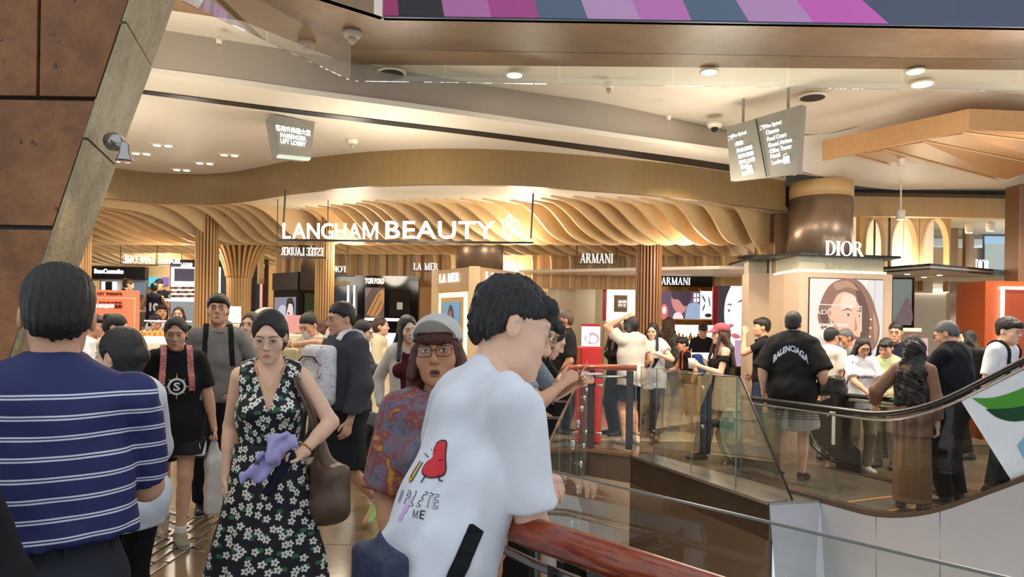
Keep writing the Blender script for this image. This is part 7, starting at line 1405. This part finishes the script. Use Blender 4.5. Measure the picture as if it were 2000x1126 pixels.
# boy with a front-worn backpack
p = person('boy in a charcoal jacket and dark shorts with neon shoes walking left', 672, 5.4, 1.73, -58, dict(hp=8, hy=-6, armL=(.26, -.10, .86), armR=(-.2, -.2, 1.0), legL=(.06, .28, .2), pitchL=40, legR=(-.05, -.26, .085)), dict(mat=CHAR, sleeve=1.92, hem=.90, ease=.03, wide=.02, name='jacket'), dict(kind='shorts', mat=cloth('dark_shorts', rgb(34, 36, 38)), len=1.0, wide=.05, ease=.03), dict(style='short', vol=1.02, fringe=False), dict(mat=NEON, sole=SHOEW, sock=SOCK), sk=1, build=1.08, **MIDR)
backpack(p, 'white doodle-printed backpack worn on the front by the boy in the charcoal jacket', DOODLE, DOODLE, 'jacket', front=True, z=.22, wide=.03, size=(.14, .08, .22))
p = person('woman with black hair looking at a phone behind the boy in the charcoal jacket', 703, 7.4, 1.62, 72, dict(hp=18, armR=(-.08, -.30, 1.2), armL=(.06, -.30, 1.2)), dict(mat=CHAR, sleeve=1.7), dict(mat=BLK), dict(style='bun', bz=-.02), dict(mat=SHOE), female=True, **MIDR); add_phone(p, 'dark phone held by the woman behind the boy in the charcoal jacket')
p = person('woman with a ponytail in a long pale yellow dress facing right', 742, 9.4, 1.67, 80, dict(hp=2, armR=(-.08, -.2, 1.05), armL=(.1, -.2, 1.05)), dict(mat=CREAMC, sleeve=1.5, hem=.98, wide=.02, neck='crew', name='dress_bodice'), dict(kind='dress', mat=CREAMC, hem=.28, flare=.27, tuck=True, pleats=6), dict(style='pony', col='brown'), dict(mat=SHOE), female=True, **MIDR)
p = person('laughing woman with long black hair, cream cardigan and maroon top', 797, 6.3, 1.65, 8, dict(hp=8, hy=10, hr=-6, smile=1, eye=.003, armR=(-.24, -.03, .90), armL=(.24, -.05, .9)), dict(mat=MAROON, sleeve=0, neck='scoop', hem=.90, over=dict(mat=OFFW, hem=.88, gap=.085)), dict(mat=DEN), dict(style='long', vol=1.03), dict(mat=SHOE), female=True, **MIDR)
wr = p['J']['wrR']; t = held(p, 'pouch', 'small grey pouch in the laughing woman\'s hand', 'bag'); v = Vox(wr - .25, wr + .2, .01); v.box(wr + A3(-.02, -.03, -.14), (.10, .03, .06), .02, ry(.3)); np_mesh('pouch_body', *v.net(), GREY, t)
p = person('man in a face mask and beige T-shirt rummaging with raised arm over a tote bag', 610, 7.3, 1.69, -35, dict(hp=26, hy=-4, armL=(.0, -.34, 1.36), hint_L=(1, -.2, .1), armR=(-.14, -.34, 1.28), hint_R=(-1, 0, -.3)), dict(mat=BEIGEC, sleeve=.6, wide=.015), dict(mat=CHAR), dict(style='short', fringe=False), dict(mat=SHOE), sk=1, **MIDR)
MASKM = cloth('mask_white', rgb(222, 226, 228), .8)
def mask(pp):
    HL = pp['HL']; vs = []; fs = []; n = 9; k = 7; zs = np.linspace(-.018, -.108, k)
    for z in zs:
        for u in np.linspace(-1, 1, n): vs.append(HL((.062 * u * (1 - .25 * abs(z + .05) / .06), -.112 + .065 * abs(u) ** 2.2 + .25 * max(0, -z - .07), z)))
    for i in range(k - 1):
        for j in range(n - 1): fs.append((i * n + j, i * n + j + 1, (i + 1) * n + j + 1, (i + 1) * n + j))
    return mesh('face_mask', vs, fs, MASKM, pp['root'], True)
mask(p)
t = held(p, 'tote_bag', 'cream cloth tote bag with faded blue lettering held by the masked man', 'bag'); c = A3(-.05, -.36, 1.16) * p['s']; v = Vox(c - .32, c + .28, .012); v.box(c - A3(0, 0, .03), (.15, .045, .20), .03); v.ripple(.006, 6, .4); o = np_mesh('bag_body', *v.net(), cloth('tote_cream', rgb(206, 194, 156)), t); MB().sweep([Vector(c + A3(-.08, 0, .16)), Vector(c + A3(-.03, -.01, .26)), Vector(c + A3(.05, -.01, .26)), Vector(c + A3(.09, 0, .16))], .01, 6).build('handle', MATS['tote_cream'], t)
pz = dict(gar={'b': o}); inkb = mat('faded_blue_ink', rgb(120, 142, 152), .7)
for i, sx in enumerate(('HONG', 'KONG', 'TOKYO')): cloth_print(pz, 'b', 'lettering', None, c + A3(-.03, -.2, .07 - i * .065), (1, 0, 0), (0, 0, 1), .15, .045, inkb, raw=flat_text(sx, .02))
person('woman with auburn bob partly hidden behind the masked man', 632, 8.6, 1.62, 55, dict(hp=12), dict(mat=OFFW), dict(mat=DEN), dict(style='bob', col='auburn'), dict(mat=SHOE), female=True, **FAR)
# ------------------------------------------------------------------ people at the rail
p = person('surprised woman in a pale grey cap and black glasses, purple patterned shirt', 874, 2.42, 1.575, -2, dict(hp=-3, hy=-4, side=-3, mouth=1, eye=.005, gaze=(.002, 0), armR=(-.17, -.16, .88), armL=(.2, -.1, .9), legL=(.09, .0, .085)), dict(mat=BATIK, hem=.80, sleeve=.98, ease=.022, wide=.012, neck='crew', flare=.02, fold=.006, name='blouse'), dict(mat=BLK), dict(style='bob', col='auburn', vol=1.0, fringe=True, cap=mat('cap_pale', rgb(190, 188, 180), .8), peak=.5), dict(mat=SHOE), sk=2, female=True, build=1.1, glasses=dict(mat=DARKF, square=True, r=.0014, w=.026, h=.0175), head_scale=1.04, **FINE)
p = person('young man leaning on the rail, white T-shirt with a red heart doodle', 0, 1.72, 1.715, 114, dict(lean=20, side=2, hp=-2, hy=-14, hr=2, armR=(.08, -.27, 1.14), hint_R=(-.5, .0, -1), armL=(.10, -.33, 1.13), hint_L=(.5, -.1, -1), legL=(.08, -.05, .085), legR=(-.1, .05, .085), handR=dict(dir=(1, .1, .1), palm=(0, 0, -1), curl=.5), handL=dict(dir=(-1, -.1, .1), palm=(0, 0, -1), curl=.5), eye=.004), dict(mat=WHT, hem=.74, sleeve=.8, ease=.016, wide=.006, fold=.011, flare=.006, waist=.95), dict(mat=BLK, wide=.02), dict(style='short', vol=1.07, fringe=True, rough=1.8), dict(mat=SHOE), sk=0, X=-.185, glasses=dict(mat=SILVER, r=.0013), **FINE)
HRED, INK, YEL, LIL = mat('heart_red', rgb(206, 34, 44), .5), mat('ink_black', rgb(24, 22, 24), .6), mat('print_yellow', rgb(214, 158, 40), .5), mat('print_lilac', rgb(206, 176, 222), .5)
bk = ((-1, 0, 0), (0, 0, 1)); hit = lambda x, y: cam_hit(p, 'shirt', x, y)
heart = blob([(.42, .98), (.22, .9), (.16, .70), (.26, .52), (.04, .36), (.0, .14), (.2, .02), (.5, .0), (.98, .14), (.9, .5), (.76, .8), (.6, .96)], 4)
def tee(name, polys, x, y, w_, h_, m_, off=.0025, raw=None):
    h = hit(x, y)
    if h is not None:
        n = Vector((0, 1, 0)); nn = p['bvh_shirt'].find_nearest(h)[1]; nn = Vector((nn.x, nn.y, 0)).normalized(); R_ = Vector((-nn.y, nn.x, 0)); return cloth_print(p, 'shirt', name, polys, h, R_, (R_.cross(nn)) * -1 if (R_.cross(nn)).z < 0 else R_.cross(nn), w_, h_, m_, off=off, raw=raw)
tee('heart_outline', [[(.5 + (u - .5) * 1.06, .5 + (q - .5) * 1.05) for u, q in heart]], 855, 895, .062, .082, INK); tee('heart', [heart], 855, 895, .06, .08, HRED, .0035)
tee('eye_dot', [ell(.5, .5, .5, .5, 8)], 845, 877, .003, .004, INK, .0045); tee('eye_dot', [ell(.5, .5, .5, .5, 8)], 852, 878, .003, .004, INK, .0045); tee('smile', [[(0, .6), (.2, .2), (.5, 0), (.8, .2), (1, .6), (.8, .35), (.5, .15), (.2, .35)]], 848, 884, .009, .005, INK, .0045)
def doodle(name, a, b, wd=.0028):
    h0, h1 = hit(*a), hit(*b)
    if h0 and h1: nn = p['bvh_shirt'].find_nearest(h0)[1]; MB().sweep([h0 + nn * .003, h1 + nn * .003], wd / 2, 4).build(name, INK, p['gar']['shirt'])
for a, b in (((838, 893), (831, 886)), ((858, 899), (867, 898)), ((834, 925), (823, 942)), ((857, 925), (859, 938)), ((859, 938), (866, 940))): doodle('limb', a, b)
for i, ch in enumerate('OU'): tee('letter_edge', None, 781 + i * 30, 921, .024, .047, INK, .0025, flat_text(ch, .06)); tee('letter', None, 781 + i * 30, 921, .0215, .044, YEL, .0035, flat_text(ch, .035))
for i, ch in enumerate('MPLETE'): tee('letter', None, 784 + i * 13.5, 968 + i * 2.0, .0135, .030, INK, .0025, flat_text(ch, .02)); tee('letter_fill', None, 784 + i * 13.5, 968 + i * 2.0, .0118, .0275, WHT, .0035, flat_text(ch, -.005))
for i, ch in enumerate('ME'): tee('letter', None, 812 + i * 14, 1003 + i * 1, .014, .018, INK, .0025, flat_text(ch, .0))
for k, (x, y) in enumerate(((788, 999), (798, 985))): tee('lilac_heart', [heart], x, y, .017, .036, LIL)
tee('yellow_mark', [[(0, .0), (.25, .55), (.3, .35), (.5, .75), (.55, .5), (1, 1), (.6, .3), (.35, .15), (.2, .2)]], 838, 775, .03, .03, YEL)
# cross-body bag of the young man
t = held(p, 'crossbody_bag', 'navy monogram crossbody bag hanging at the white T-shirt man\'s hip', 'bag'); U = p['U']; c = Vector(cam_hit(p, 'shirt', 770, 1085) or U((.1, .2, -.1))); nn = p['bvh_shirt'].find_nearest(c)[1]; c2 = np.array(c + nn * .045) + A3(0, 0, -.085); fr_ = Vector((nn.x, nn.y, 0)).normalized(); R_ = np.stack([A3(-fr_.y, fr_.x, 0), A3(fr_.x, fr_.y, 0), A3(0, 0, 1)], 1)
MONO = patchy('navy_monogram', [rgb(24, 28, 46), rgb(34, 40, 62), rgb(52, 60, 88), rgb(28, 32, 50)], 40); v = Vox(c2 - .2, c2 + .2, .008); v.box(c2, (.085, .035, .085), .02, R_); v.cone(c2 + A3(0, 0, .05), c2 + R_ @ A3(.0, 0, .11), .06, .012, .03, (R_[:, 1], .45)); np_mesh('bag_body', *v.net(), MONO, t)
def strap_on(t, pts, wd, m_):
    row = []
    for x, y in pts:
        h = hit(x, y)
        if h is not None: row.append((h, p['bvh_shirt'].find_nearest(h)[1]))
    vs = []; fs = []
    for i, (h, nn) in enumerate(row):
        d = (row[min(i + 1, len(row) - 1)][0] - row[max(i - 1, 0)][0]).normalized(); sd = d.cross(nn).normalized() * wd; vs += [h - sd + nn * .008, h + sd + nn * .008, h + sd - nn * .004, h - sd - nn * .004]
    fs = [(4 * i + k, 4 * i + (k + 1) % 4, 4 * i + 4 + (k + 1) % 4, 4 * i + 4 + k) for i in range(len(row) - 1) for k in range(4)]
    if len(row) > 2: mesh('strap', vs, fs, m_, t)
strap_on(t, [(930, 1030), (922, 1050), (912, 1075), (902, 1100), (892, 1120), (880, 1150)], .018, BLK)
p = person('man with curly black hair and glasses in a dotted grey shirt leaning on the rail', 0, 4.2, 1.74, 72, dict(lean=26, hp=6, armR=(-.05, -.44, 1.22), hint_R=(-.8, 0, -.7), armL=(.16, -.46, 1.2), hint_L=(.8, 0, -.7)), dict(mat=DOTTED, sleeve=.72, hem=.8), dict(mat=BLK), dict(style='short', vol=1.1, fringe=True, rough=2.5), dict(mat=SHOE), sk=1, X=-.12, glasses=dict(mat=DARKF), **MIDR)
p = person('person in a black curved-logo T-shirt leaning on the rail with a phone', 0, 5.2, 1.66, 78, dict(lean=24, hp=10, armR=(-.02, -.50, 1.2), hint_R=(-.6, 0, -.8), armL=(.14, -.5, 1.2), hint_L=(.8, 0, -.7)), dict(mat=BLK, sleeve=.6, hem=.82), dict(mat=KHAKI), dict(style='bob', vol=1.0), dict(mat=SHOE), sk=0, X=.02, female=True, **MIDR); add_phone(p, 'white phone held out over the rail by the person in the black logo T-shirt', 'R', mat('phone_white', rgb(210, 210, 212), .3))
cloth_print(p, 'shirt', 'curved_logo', [[(.5 + .5 * math.cos(a), .5 + .5 * math.sin(a)) for a in np.linspace(.6, 5.6, 16)] + [(.5 + .26 * math.cos(a), .5 + .26 * math.sin(a)) for a in np.linspace(5.6, .6, 16)]], p['U']((-.12, -.05, .24)), (0, -1, 0), (0, 0, 1), .12, .12, WHP)
p = person('stocky man with shaved head in a black polo standing beyond the rail', 1103, 9.35, 1.78, -82, dict(hp=2, armL=(.2, -.1, .88)), dict(mat=BLK, sleeve=.85, hem=.82, neck='polo', wide=.02, name='polo_shirt'), dict(mat=CHAR), dict(style='crop', col='stubble'), dict(mat=SHOE), sk=2, build=1.2, head_scale=1.12, **MIDR)

# ------------------------------------------------------------------ people around the escalator landing
p = person('man in a white T-shirt and navy shorts scratching his head, seen from behind', 1234, 9.75, 1.75, -140, dict(hp=8, hy=20, armL=(.10, -.04, 1.66), hint_L=(.7, -.7, -.2), armR=(-.2, -.15, 1.0)), dict(mat=OFFW, sleeve=.6, hem=.78, wide=.02, ease=.022), dict(kind='shorts', mat=NAVY, len=.78, wide=.02), dict(style='bob', vol=1.02, len=.6), dict(mat=mat('shoe_beige', rgb(196, 180, 160), .5), sole=SHOEW), sk=1, build=1.08, **MIDR); mask(p)
person('woman with long brown hair and a dark shoulder bag beside the man scratching his head', 1203, 10.5, 1.66, -60, dict(hp=4), dict(mat=BLK, sleeve=.5), dict(mat=DEN), dict(style='long', col='brown', len=1.1), dict(mat=SHOE), female=True, **FAR)
p = person('woman with long black hair in a white number 07 jersey', 1276, 10.3, 1.66, -14, dict(hp=10, armL=(.10, -.22, 1.25), hint_L=(1, .2, -.6), legL=(.1, -.1, .085), legR=(-.09, .12, .1)), dict(mat=WHT, sleeve=.45, hem=.72, wide=.03, ease=.02), dict(mat=CHAR, wide=.04), dict(style='long'), dict(mat=mat('shoe_brown', rgb(120, 84, 56), .5)), female=True, **MIDR); cloth_print(p, 'shirt', 'number', None, p['U']((0, -.3, .16)), (1, 0, 0), (0, 0, 1), .24, .15, INK, raw=flat_text('07', .05))
person('person with long wavy brown hair in dark plaid behind the number 07 jersey', 1306, 11.6, 1.76, 140, dict(), dict(mat=PLAID, sleeve=1.6, hem=.8, wide=.02), dict(mat=KHAKI, wide=.04), dict(style='curly', col='brown', len=.8), dict(mat=SHOE, sole=SHOEW), female=True, **FAR)
p = person('boy in a black T-shirt and khaki trousers walking left with a backpack', 1346, 10.85, 1.46, -78, dict(hp=6, lean=8, armL=(.16, .02, .88), armR=(-.1, -.42, 1.05), legL=(.08, .16, .1), legR=(-.08, -.22, .085)), dict(mat=BLK, sleeve=.3, hem=.84), dict(mat=KHAKI, wide=.05), dict(style='short', vol=1.04), dict(mat=SHOE, sole=SHOEW), sk=1, **MIDR); backpack(p, 'orange and blue backpack on the boy in khaki trousers', cloth('blue_pack', rgb(40, 70, 130)), cloth('orange_strap', rgb(206, 80, 44)), size=(.13, .08, .19)); wr, el = p['J']['wrL'], p['J']['elL']; d = Vector(unit(wr - el)); MB().lathe([(.03, -.012), (.032, 0), (.03, .012)], (0, 0, 0), 12).build('watch', BLACKM, p['root']).matrix_local = Matrix.Translation(Vector(wr) - d * .02) @ d.to_track_quat('Z', 'Y').to_matrix().to_4x4()
p = person('woman in a dusty pink cap and black off-shoulder top carrying a drink cup', 1410, 8.45, 1.64, -70, dict(hp=3, armL=(.10, -.30, 1.18), hint_L=(.4, .3, -1), legR=(-.06, -.22, .085), legL=(.06, .20, .11), pitchL=20), dict(mat=BLK, neck='off', sleeve=.5, hem=.92, ease=.016), dict(mat=DEN, wide=.05), dict(style='long', col='brown', len=1.15, cap=mat('cap_pink', rgb(150, 66, 76), .8), peak=-.6), dict(mat=SHOE), female=True, **MIDR)
wr, el = p['J']['wrL'], p['J']['elL']; t = held(p, 'drink_cup', 'white paper cup with a straw carried by the woman in the pink cap', 'cup'); q = Vector(wr + unit(wr - el) * .1); MB().lathe([(.0, -.06), (.032, -.06), (.042, .06), (.0, .06)], q, 16).build('cup_body', mat('cup_white', rgb(214, 206, 190), .5), t, True); MB().sweep([q + Vector((0, 0, .05)), q + Vector((.01, -.01, .17))], .004, 6).build('straw', mat('straw_white', rgb(230, 230, 230), .4), t)
p = person('man in a black T-shirt and jeans drinking, in front of the greige panels', 1489, 9.5, 1.74, -84, dict(hp=0, armL=(.02, -.22, 1.47), hint_L=(.3, -.2, -1), armR=(-.15, -.1, .95)), dict(mat=BLK, sleeve=.6, hem=.84), dict(mat=DEN), dict(style='short', vol=1.02), dict(mat=SHOE), sk=1, **MIDR)
SHG = band_shorts('striped_grey_shorts', rgb(176, 172, 164), rgb(70, 70, 72), .66, .76, 4)
p = person('stocky man seen from behind in an oversized black T-shirt with arched white lettering', 1549, 7.45, 1.77, 172, dict(armL=(.28, -.04, .88), armR=(-.27, -.1, .92), legL=(.11, .02, .085), legR=(-.1, -.05, .085)), dict(mat=BLK, sleeve=.98, hem=.72, wide=.035, ease=.024, flare=.02), dict(kind='shorts', mat=SHG, len=.88, wide=.05, ease=.03), dict(style='short', vol=1.0, fringe=False), dict(mat=SHOE, sole=SHOEW), sk=0, build=1.14, **MIDR)
txt = flat_text('BALENCIAGA', .035); xs = [q[0] for q in txt[0]]; xm, xw = (min(xs) + max(xs)) / 2, max(xs) - min(xs); arch = ([(q[0], q[1] * (1.25 - .3 * math.cos((q[0] - xm) / xw * PI)) + 1.5 * math.cos((q[0] - xm) / xw * PI), 0) for q in txt[0]], txt[1]); cloth_print(p, 'shirt', 'arched_lettering', None, p['U']((0, .3, .33)), (-1, 0, 0), (0, 0, 1), .34, .19, mat('pale_blue_print', rgb(176, 190, 210), .5), raw=arch)
t = held(p, 'black_shopping_bag', 'crumpled black bag carried by the man with arched lettering', 'bag'); c = p['J']['wrR'] + A3(-.06, .02, .05); v = Vox(c - .28, c + .25, .013); v.box(c + A3(-.02, 0, 0), (.14, .07, .10), .04); v.ripple(.014, 8, .3); np_mesh('bag_body', *v.net(), mat('black_nylon', rgb(34, 32, 32), .35), t)
person('person in a white T-shirt turned toward the portrait poster', 1622, 8.7, 1.62, 150, dict(hp=6), dict(mat=OFFW, sleeve=.75, hem=.8, wide=.015), dict(mat=CHAR), dict(style='short'), dict(mat=SHOE), sk=1, **FAR)
p = person('elderly bald man in a face mask in front of the portrait poster', 1656, 8.8, 1.62, -55, dict(hp=15), dict(mat=GREY, sleeve=.7), dict(mat=CHAR), dict(style='crop', col='grey'), dict(mat=SHOE), sk=2, **MIDR); mask(p)
p = person('woman with a bob in a white lettered T-shirt reading a leaflet', 1682, 8.0, 1.53, 22, dict(hp=24, armR=(-.03, -.34, 1.0), armL=(.12, -.34, 1.0), hint_R=(-1, .3, -.5), hint_L=(1, .3, -.5)), dict(mat=WHT, sleeve=.8, hem=.8, wide=.02), dict(mat=KHAKI), dict(style='bob'), dict(mat=SHOEW), sk=1, female=True, glasses=dict(mat=DARKF), **MIDR); cloth_print(p, 'shirt', 'lettering', None, p['U']((0, -.3, .25)), (1, 0, 0), (0, 0, 1), .17, .032, INK, raw=flat_text('BAEMON', .04))
t = held(p, 'leaflet', 'cream folded leaflet held by the woman in the lettered T-shirt', 'leaflet'); c = Vector(p['J']['wrL']) + Vector((-.05, -.12, -.0)); MB().slab([c + Vector((-.15, 0, -.03)), c + Vector((.1, -.02, .03)), c + Vector((.1, -.16, .05)), c + Vector((-.15, -.14, -.01))], (0, 0, .004)).build('sheet', mat('paper', rgb(214, 204, 182), .6), t); MB().slab([c + Vector((-.12, -.01, -.02)), c + Vector((.08, -.03, .036)), c + Vector((.08, -.1, .048)), c + Vector((-.12, -.09, -.008))], (0, 0, .003)).build('inner_sheet', mat('paper_print', rgb(190, 176, 150), .6), t)
t = held(p, 'black_handbag', 'black handbag under the arm of the woman in the lettered T-shirt', 'bag'); c = p['J']['shR'] + A3(-.10, .0, -.42); v = Vox(c - .22, c + .22, .012); v.box(c, (.06, .13, .09), .03); np_mesh('bag_body', *v.net(), BLK, t); MB().sweep([Vector(q) for q in (c + A3(.02, -.09, .08), p['J']['shR'] + A3(.01, -.075, .0), p['J']['shR'] + A3(.03, .0, .055), p['J']['shR'] + A3(.01, .07, -.02), c + A3(.02, .09, .08))], .007, 5).build('strap', BLK, t)
person('elderly woman with short black hair in a pale green T-shirt', 1734, 8.3, 1.51, -20, dict(hp=20, armR=(-.05, -.26, 1.1), hint_R=(-1, .3, -.6), armL=(.12, -.26, 1.0)), dict(mat=GRNT, sleeve=.6, hem=.8, wide=.02), dict(mat=KHAKI), dict(style='short', vol=1.06), dict(mat=SHOE), sk=1, female=True, **MIDR)
person('man with glasses in a navy T-shirt facing the camera by the portrait booth', 1750, 9.0, 1.70, -10, dict(hp=6), dict(mat=NAVY, sleeve=.6), dict(mat=CHAR), dict(style='short', fringe=False), dict(mat=SHOE), sk=1, glasses=dict(mat=DARKF), **MIDR)
p = person('woman with long curly black hair in a brown blouse and tan skirt on the escalator', 1786, 6.2, 1.50, 168, dict(armL=(.38, -.12, .98), hint_L=(.6, .6, -.5), handL=dict(palm=(0, 0, -1), curl=.25), hp=4), dict(mat=SHEER, sleeve=1.75, hem=.72, ease=.02, wide=.008, fold=.004, name='blouse'), dict(kind='skirt', mat=TANS, hem=.08, flare=.17, pamp=.006, tuck=False), dict(style='curly', len=1.45, vol=1.08), dict(mat=SHOE), female=True, z0=.035, **MIDR)
p = person('heavy man with grey cropped hair in a black polo looking down on the escalator', 1862, 6.4, 1.665, -120, dict(hp=24, hy=15, armR=(-.05, -.33, 1.02), hint_R=(-1, .3, -.5), armL=(.10, -.33, 1.02), hint_L=(1, .3, -.5)), dict(mat=cloth('black_polo', rgb(22, 25, 34)), sleeve=.9, hem=.84, neck='polo', wide=.012, name='polo_shirt'), dict(mat=BLK, wide=.02), dict(style='crop', col='grey'), dict(mat=SHOE), sk=1, build=1.22, glasses=dict(mat=DARKF), z0=.035, **MIDR)
p = person('young man with glasses in a white T-shirt facing right beyond the escalator', 1952, 7.0, 1.73, 62, dict(hp=4, lean=6), dict(mat=WHT, sleeve=.8, hem=.82, wide=.02), dict(mat=BLK), dict(style='short', vol=1.12, rough=1.4), dict(mat=SHOE), sk=0, glasses=dict(mat=SILVER), **MIDR); backpack(p, 'black backpack on the young man facing right beyond the escalator', BLK, BLK)
person('woman with long black hair in profile before the orange booth', 1890, 9.0, 1.62, -72, dict(), dict(mat=WHT, sleeve=.6), dict(mat=BLK), dict(style='long', len=.7), dict(mat=SHOE), female=True, **FAR)
person('shop assistant in black behind the till below the video screen', 1373, 12.38, 1.70, 0, dict(hp=26, armR=(-.1, -.3, 1.1), armL=(.1, -.3, 1.1)), dict(mat=BLK, sleeve=1.6), dict(mat=BLK), dict(style='short', vol=1.05), dict(mat=SHOE), sk=1, **FAR)
# ------------------------------------------------------------------ people inside the shop at the left
PLZ = .85
pl_ = thing('display_platform', 'raised cream platform at the back of the shop behind the left counters', 'platform', (P(280, 600, 14.9).x, 14.6, 0)); a_ = P(215, 600, 14.6).x; b_ = P(328, 600, 14.6).x; part(pl_, 'deck', MB().box(((a_ + b_) / 2, 14.75, PLZ / 2), (b_ - a_, .9, PLZ), 0, .02), CREAM2)
p = person('man in a dark number 10 basketball jersey seen from behind in the shop', 300, 14.5, 1.50, 180, dict(armL=(.2, -.25, 1.1), armR=(-.2, -.25, 1.1)), dict(mat=NAVY, sleeve=0, hem=.78, neck='scoop'), dict(kind='shorts', mat=NAVY), dict(style='short'), dict(mat=SHOE), sk=2, z0=PLZ, **FAR); cloth_print(p, 'shirt', 'number', None, p['U']((0, .3, .2)), (-1, 0, 0), (0, 0, 1), .17, .17, WHP, raw=flat_text('10', .05))
person('man in a black T-shirt facing the number 10 jersey at the counter', 312, 15.0, 1.62, -30, dict(hp=20), dict(mat=BLK), dict(mat=BLK), dict(style='short'), dict(mat=SHOE), sk=1, z0=PLZ, **FAR)
person('shop assistant in black with tied-up hair at the far left counter', 236, 14.6, 1.60, 90, dict(hp=10, lean=10), dict(mat=BLK, sleeve=1.7), dict(mat=BLK), dict(style='bun', bz=.08, col='brown'), dict(mat=SHOE), female=True, z0=PLZ, **FAR)
person('woman in pale yellow with a hair bun before the orange board, looking down', 214, 6.9, 1.645, 75, dict(hp=26), dict(mat=CREAMC, sleeve=.7), dict(mat=KHAKI), dict(style='bun', bz=.05), dict(mat=SHOE), female=True, **MIDR)
person('person in white and black half hidden behind the striped polo man', 180, 7.6, 1.63, 60, dict(hp=10, armR=(-.1, -.3, 1.1)), dict(mat=WHT, sleeve=.7), dict(mat=BLK), dict(style='short'), dict(mat=SHOE), sk=1, **FAR)
person('woman in white with a ponytail leaning over the crowded left counter', 300, 11.2, 1.70, 30, dict(hp=24), dict(mat=WHT), dict(mat=BLK), dict(style='pony'), dict(mat=SHOE), female=True, **FAR)
person('man in a white shirt standing in the shop above the crowded counter', 315, 11.7, 1.84, 10, dict(hp=-8), dict(mat=WHT), dict(mat=CHAR), dict(style='short'), dict(mat=SHOE), sk=1, **FAR)
person('woman with brown hair looking up beside the make-up stand', 348, 11.3, 1.80, -10, dict(hp=-6), dict(mat=BLK, neck='scoop'), dict(mat=BLK), dict(style='half', col='brown'), dict(mat=SHOE), female=True, **FAR)
person('grey-haired shopper half hidden behind the tall man in grey', 442, 9.3, 1.60, 60, dict(), dict(mat=BEIGEC), dict(mat=CHAR), dict(style='crop', col='grey'), dict(mat=SHOE), sk=1, **FAR)
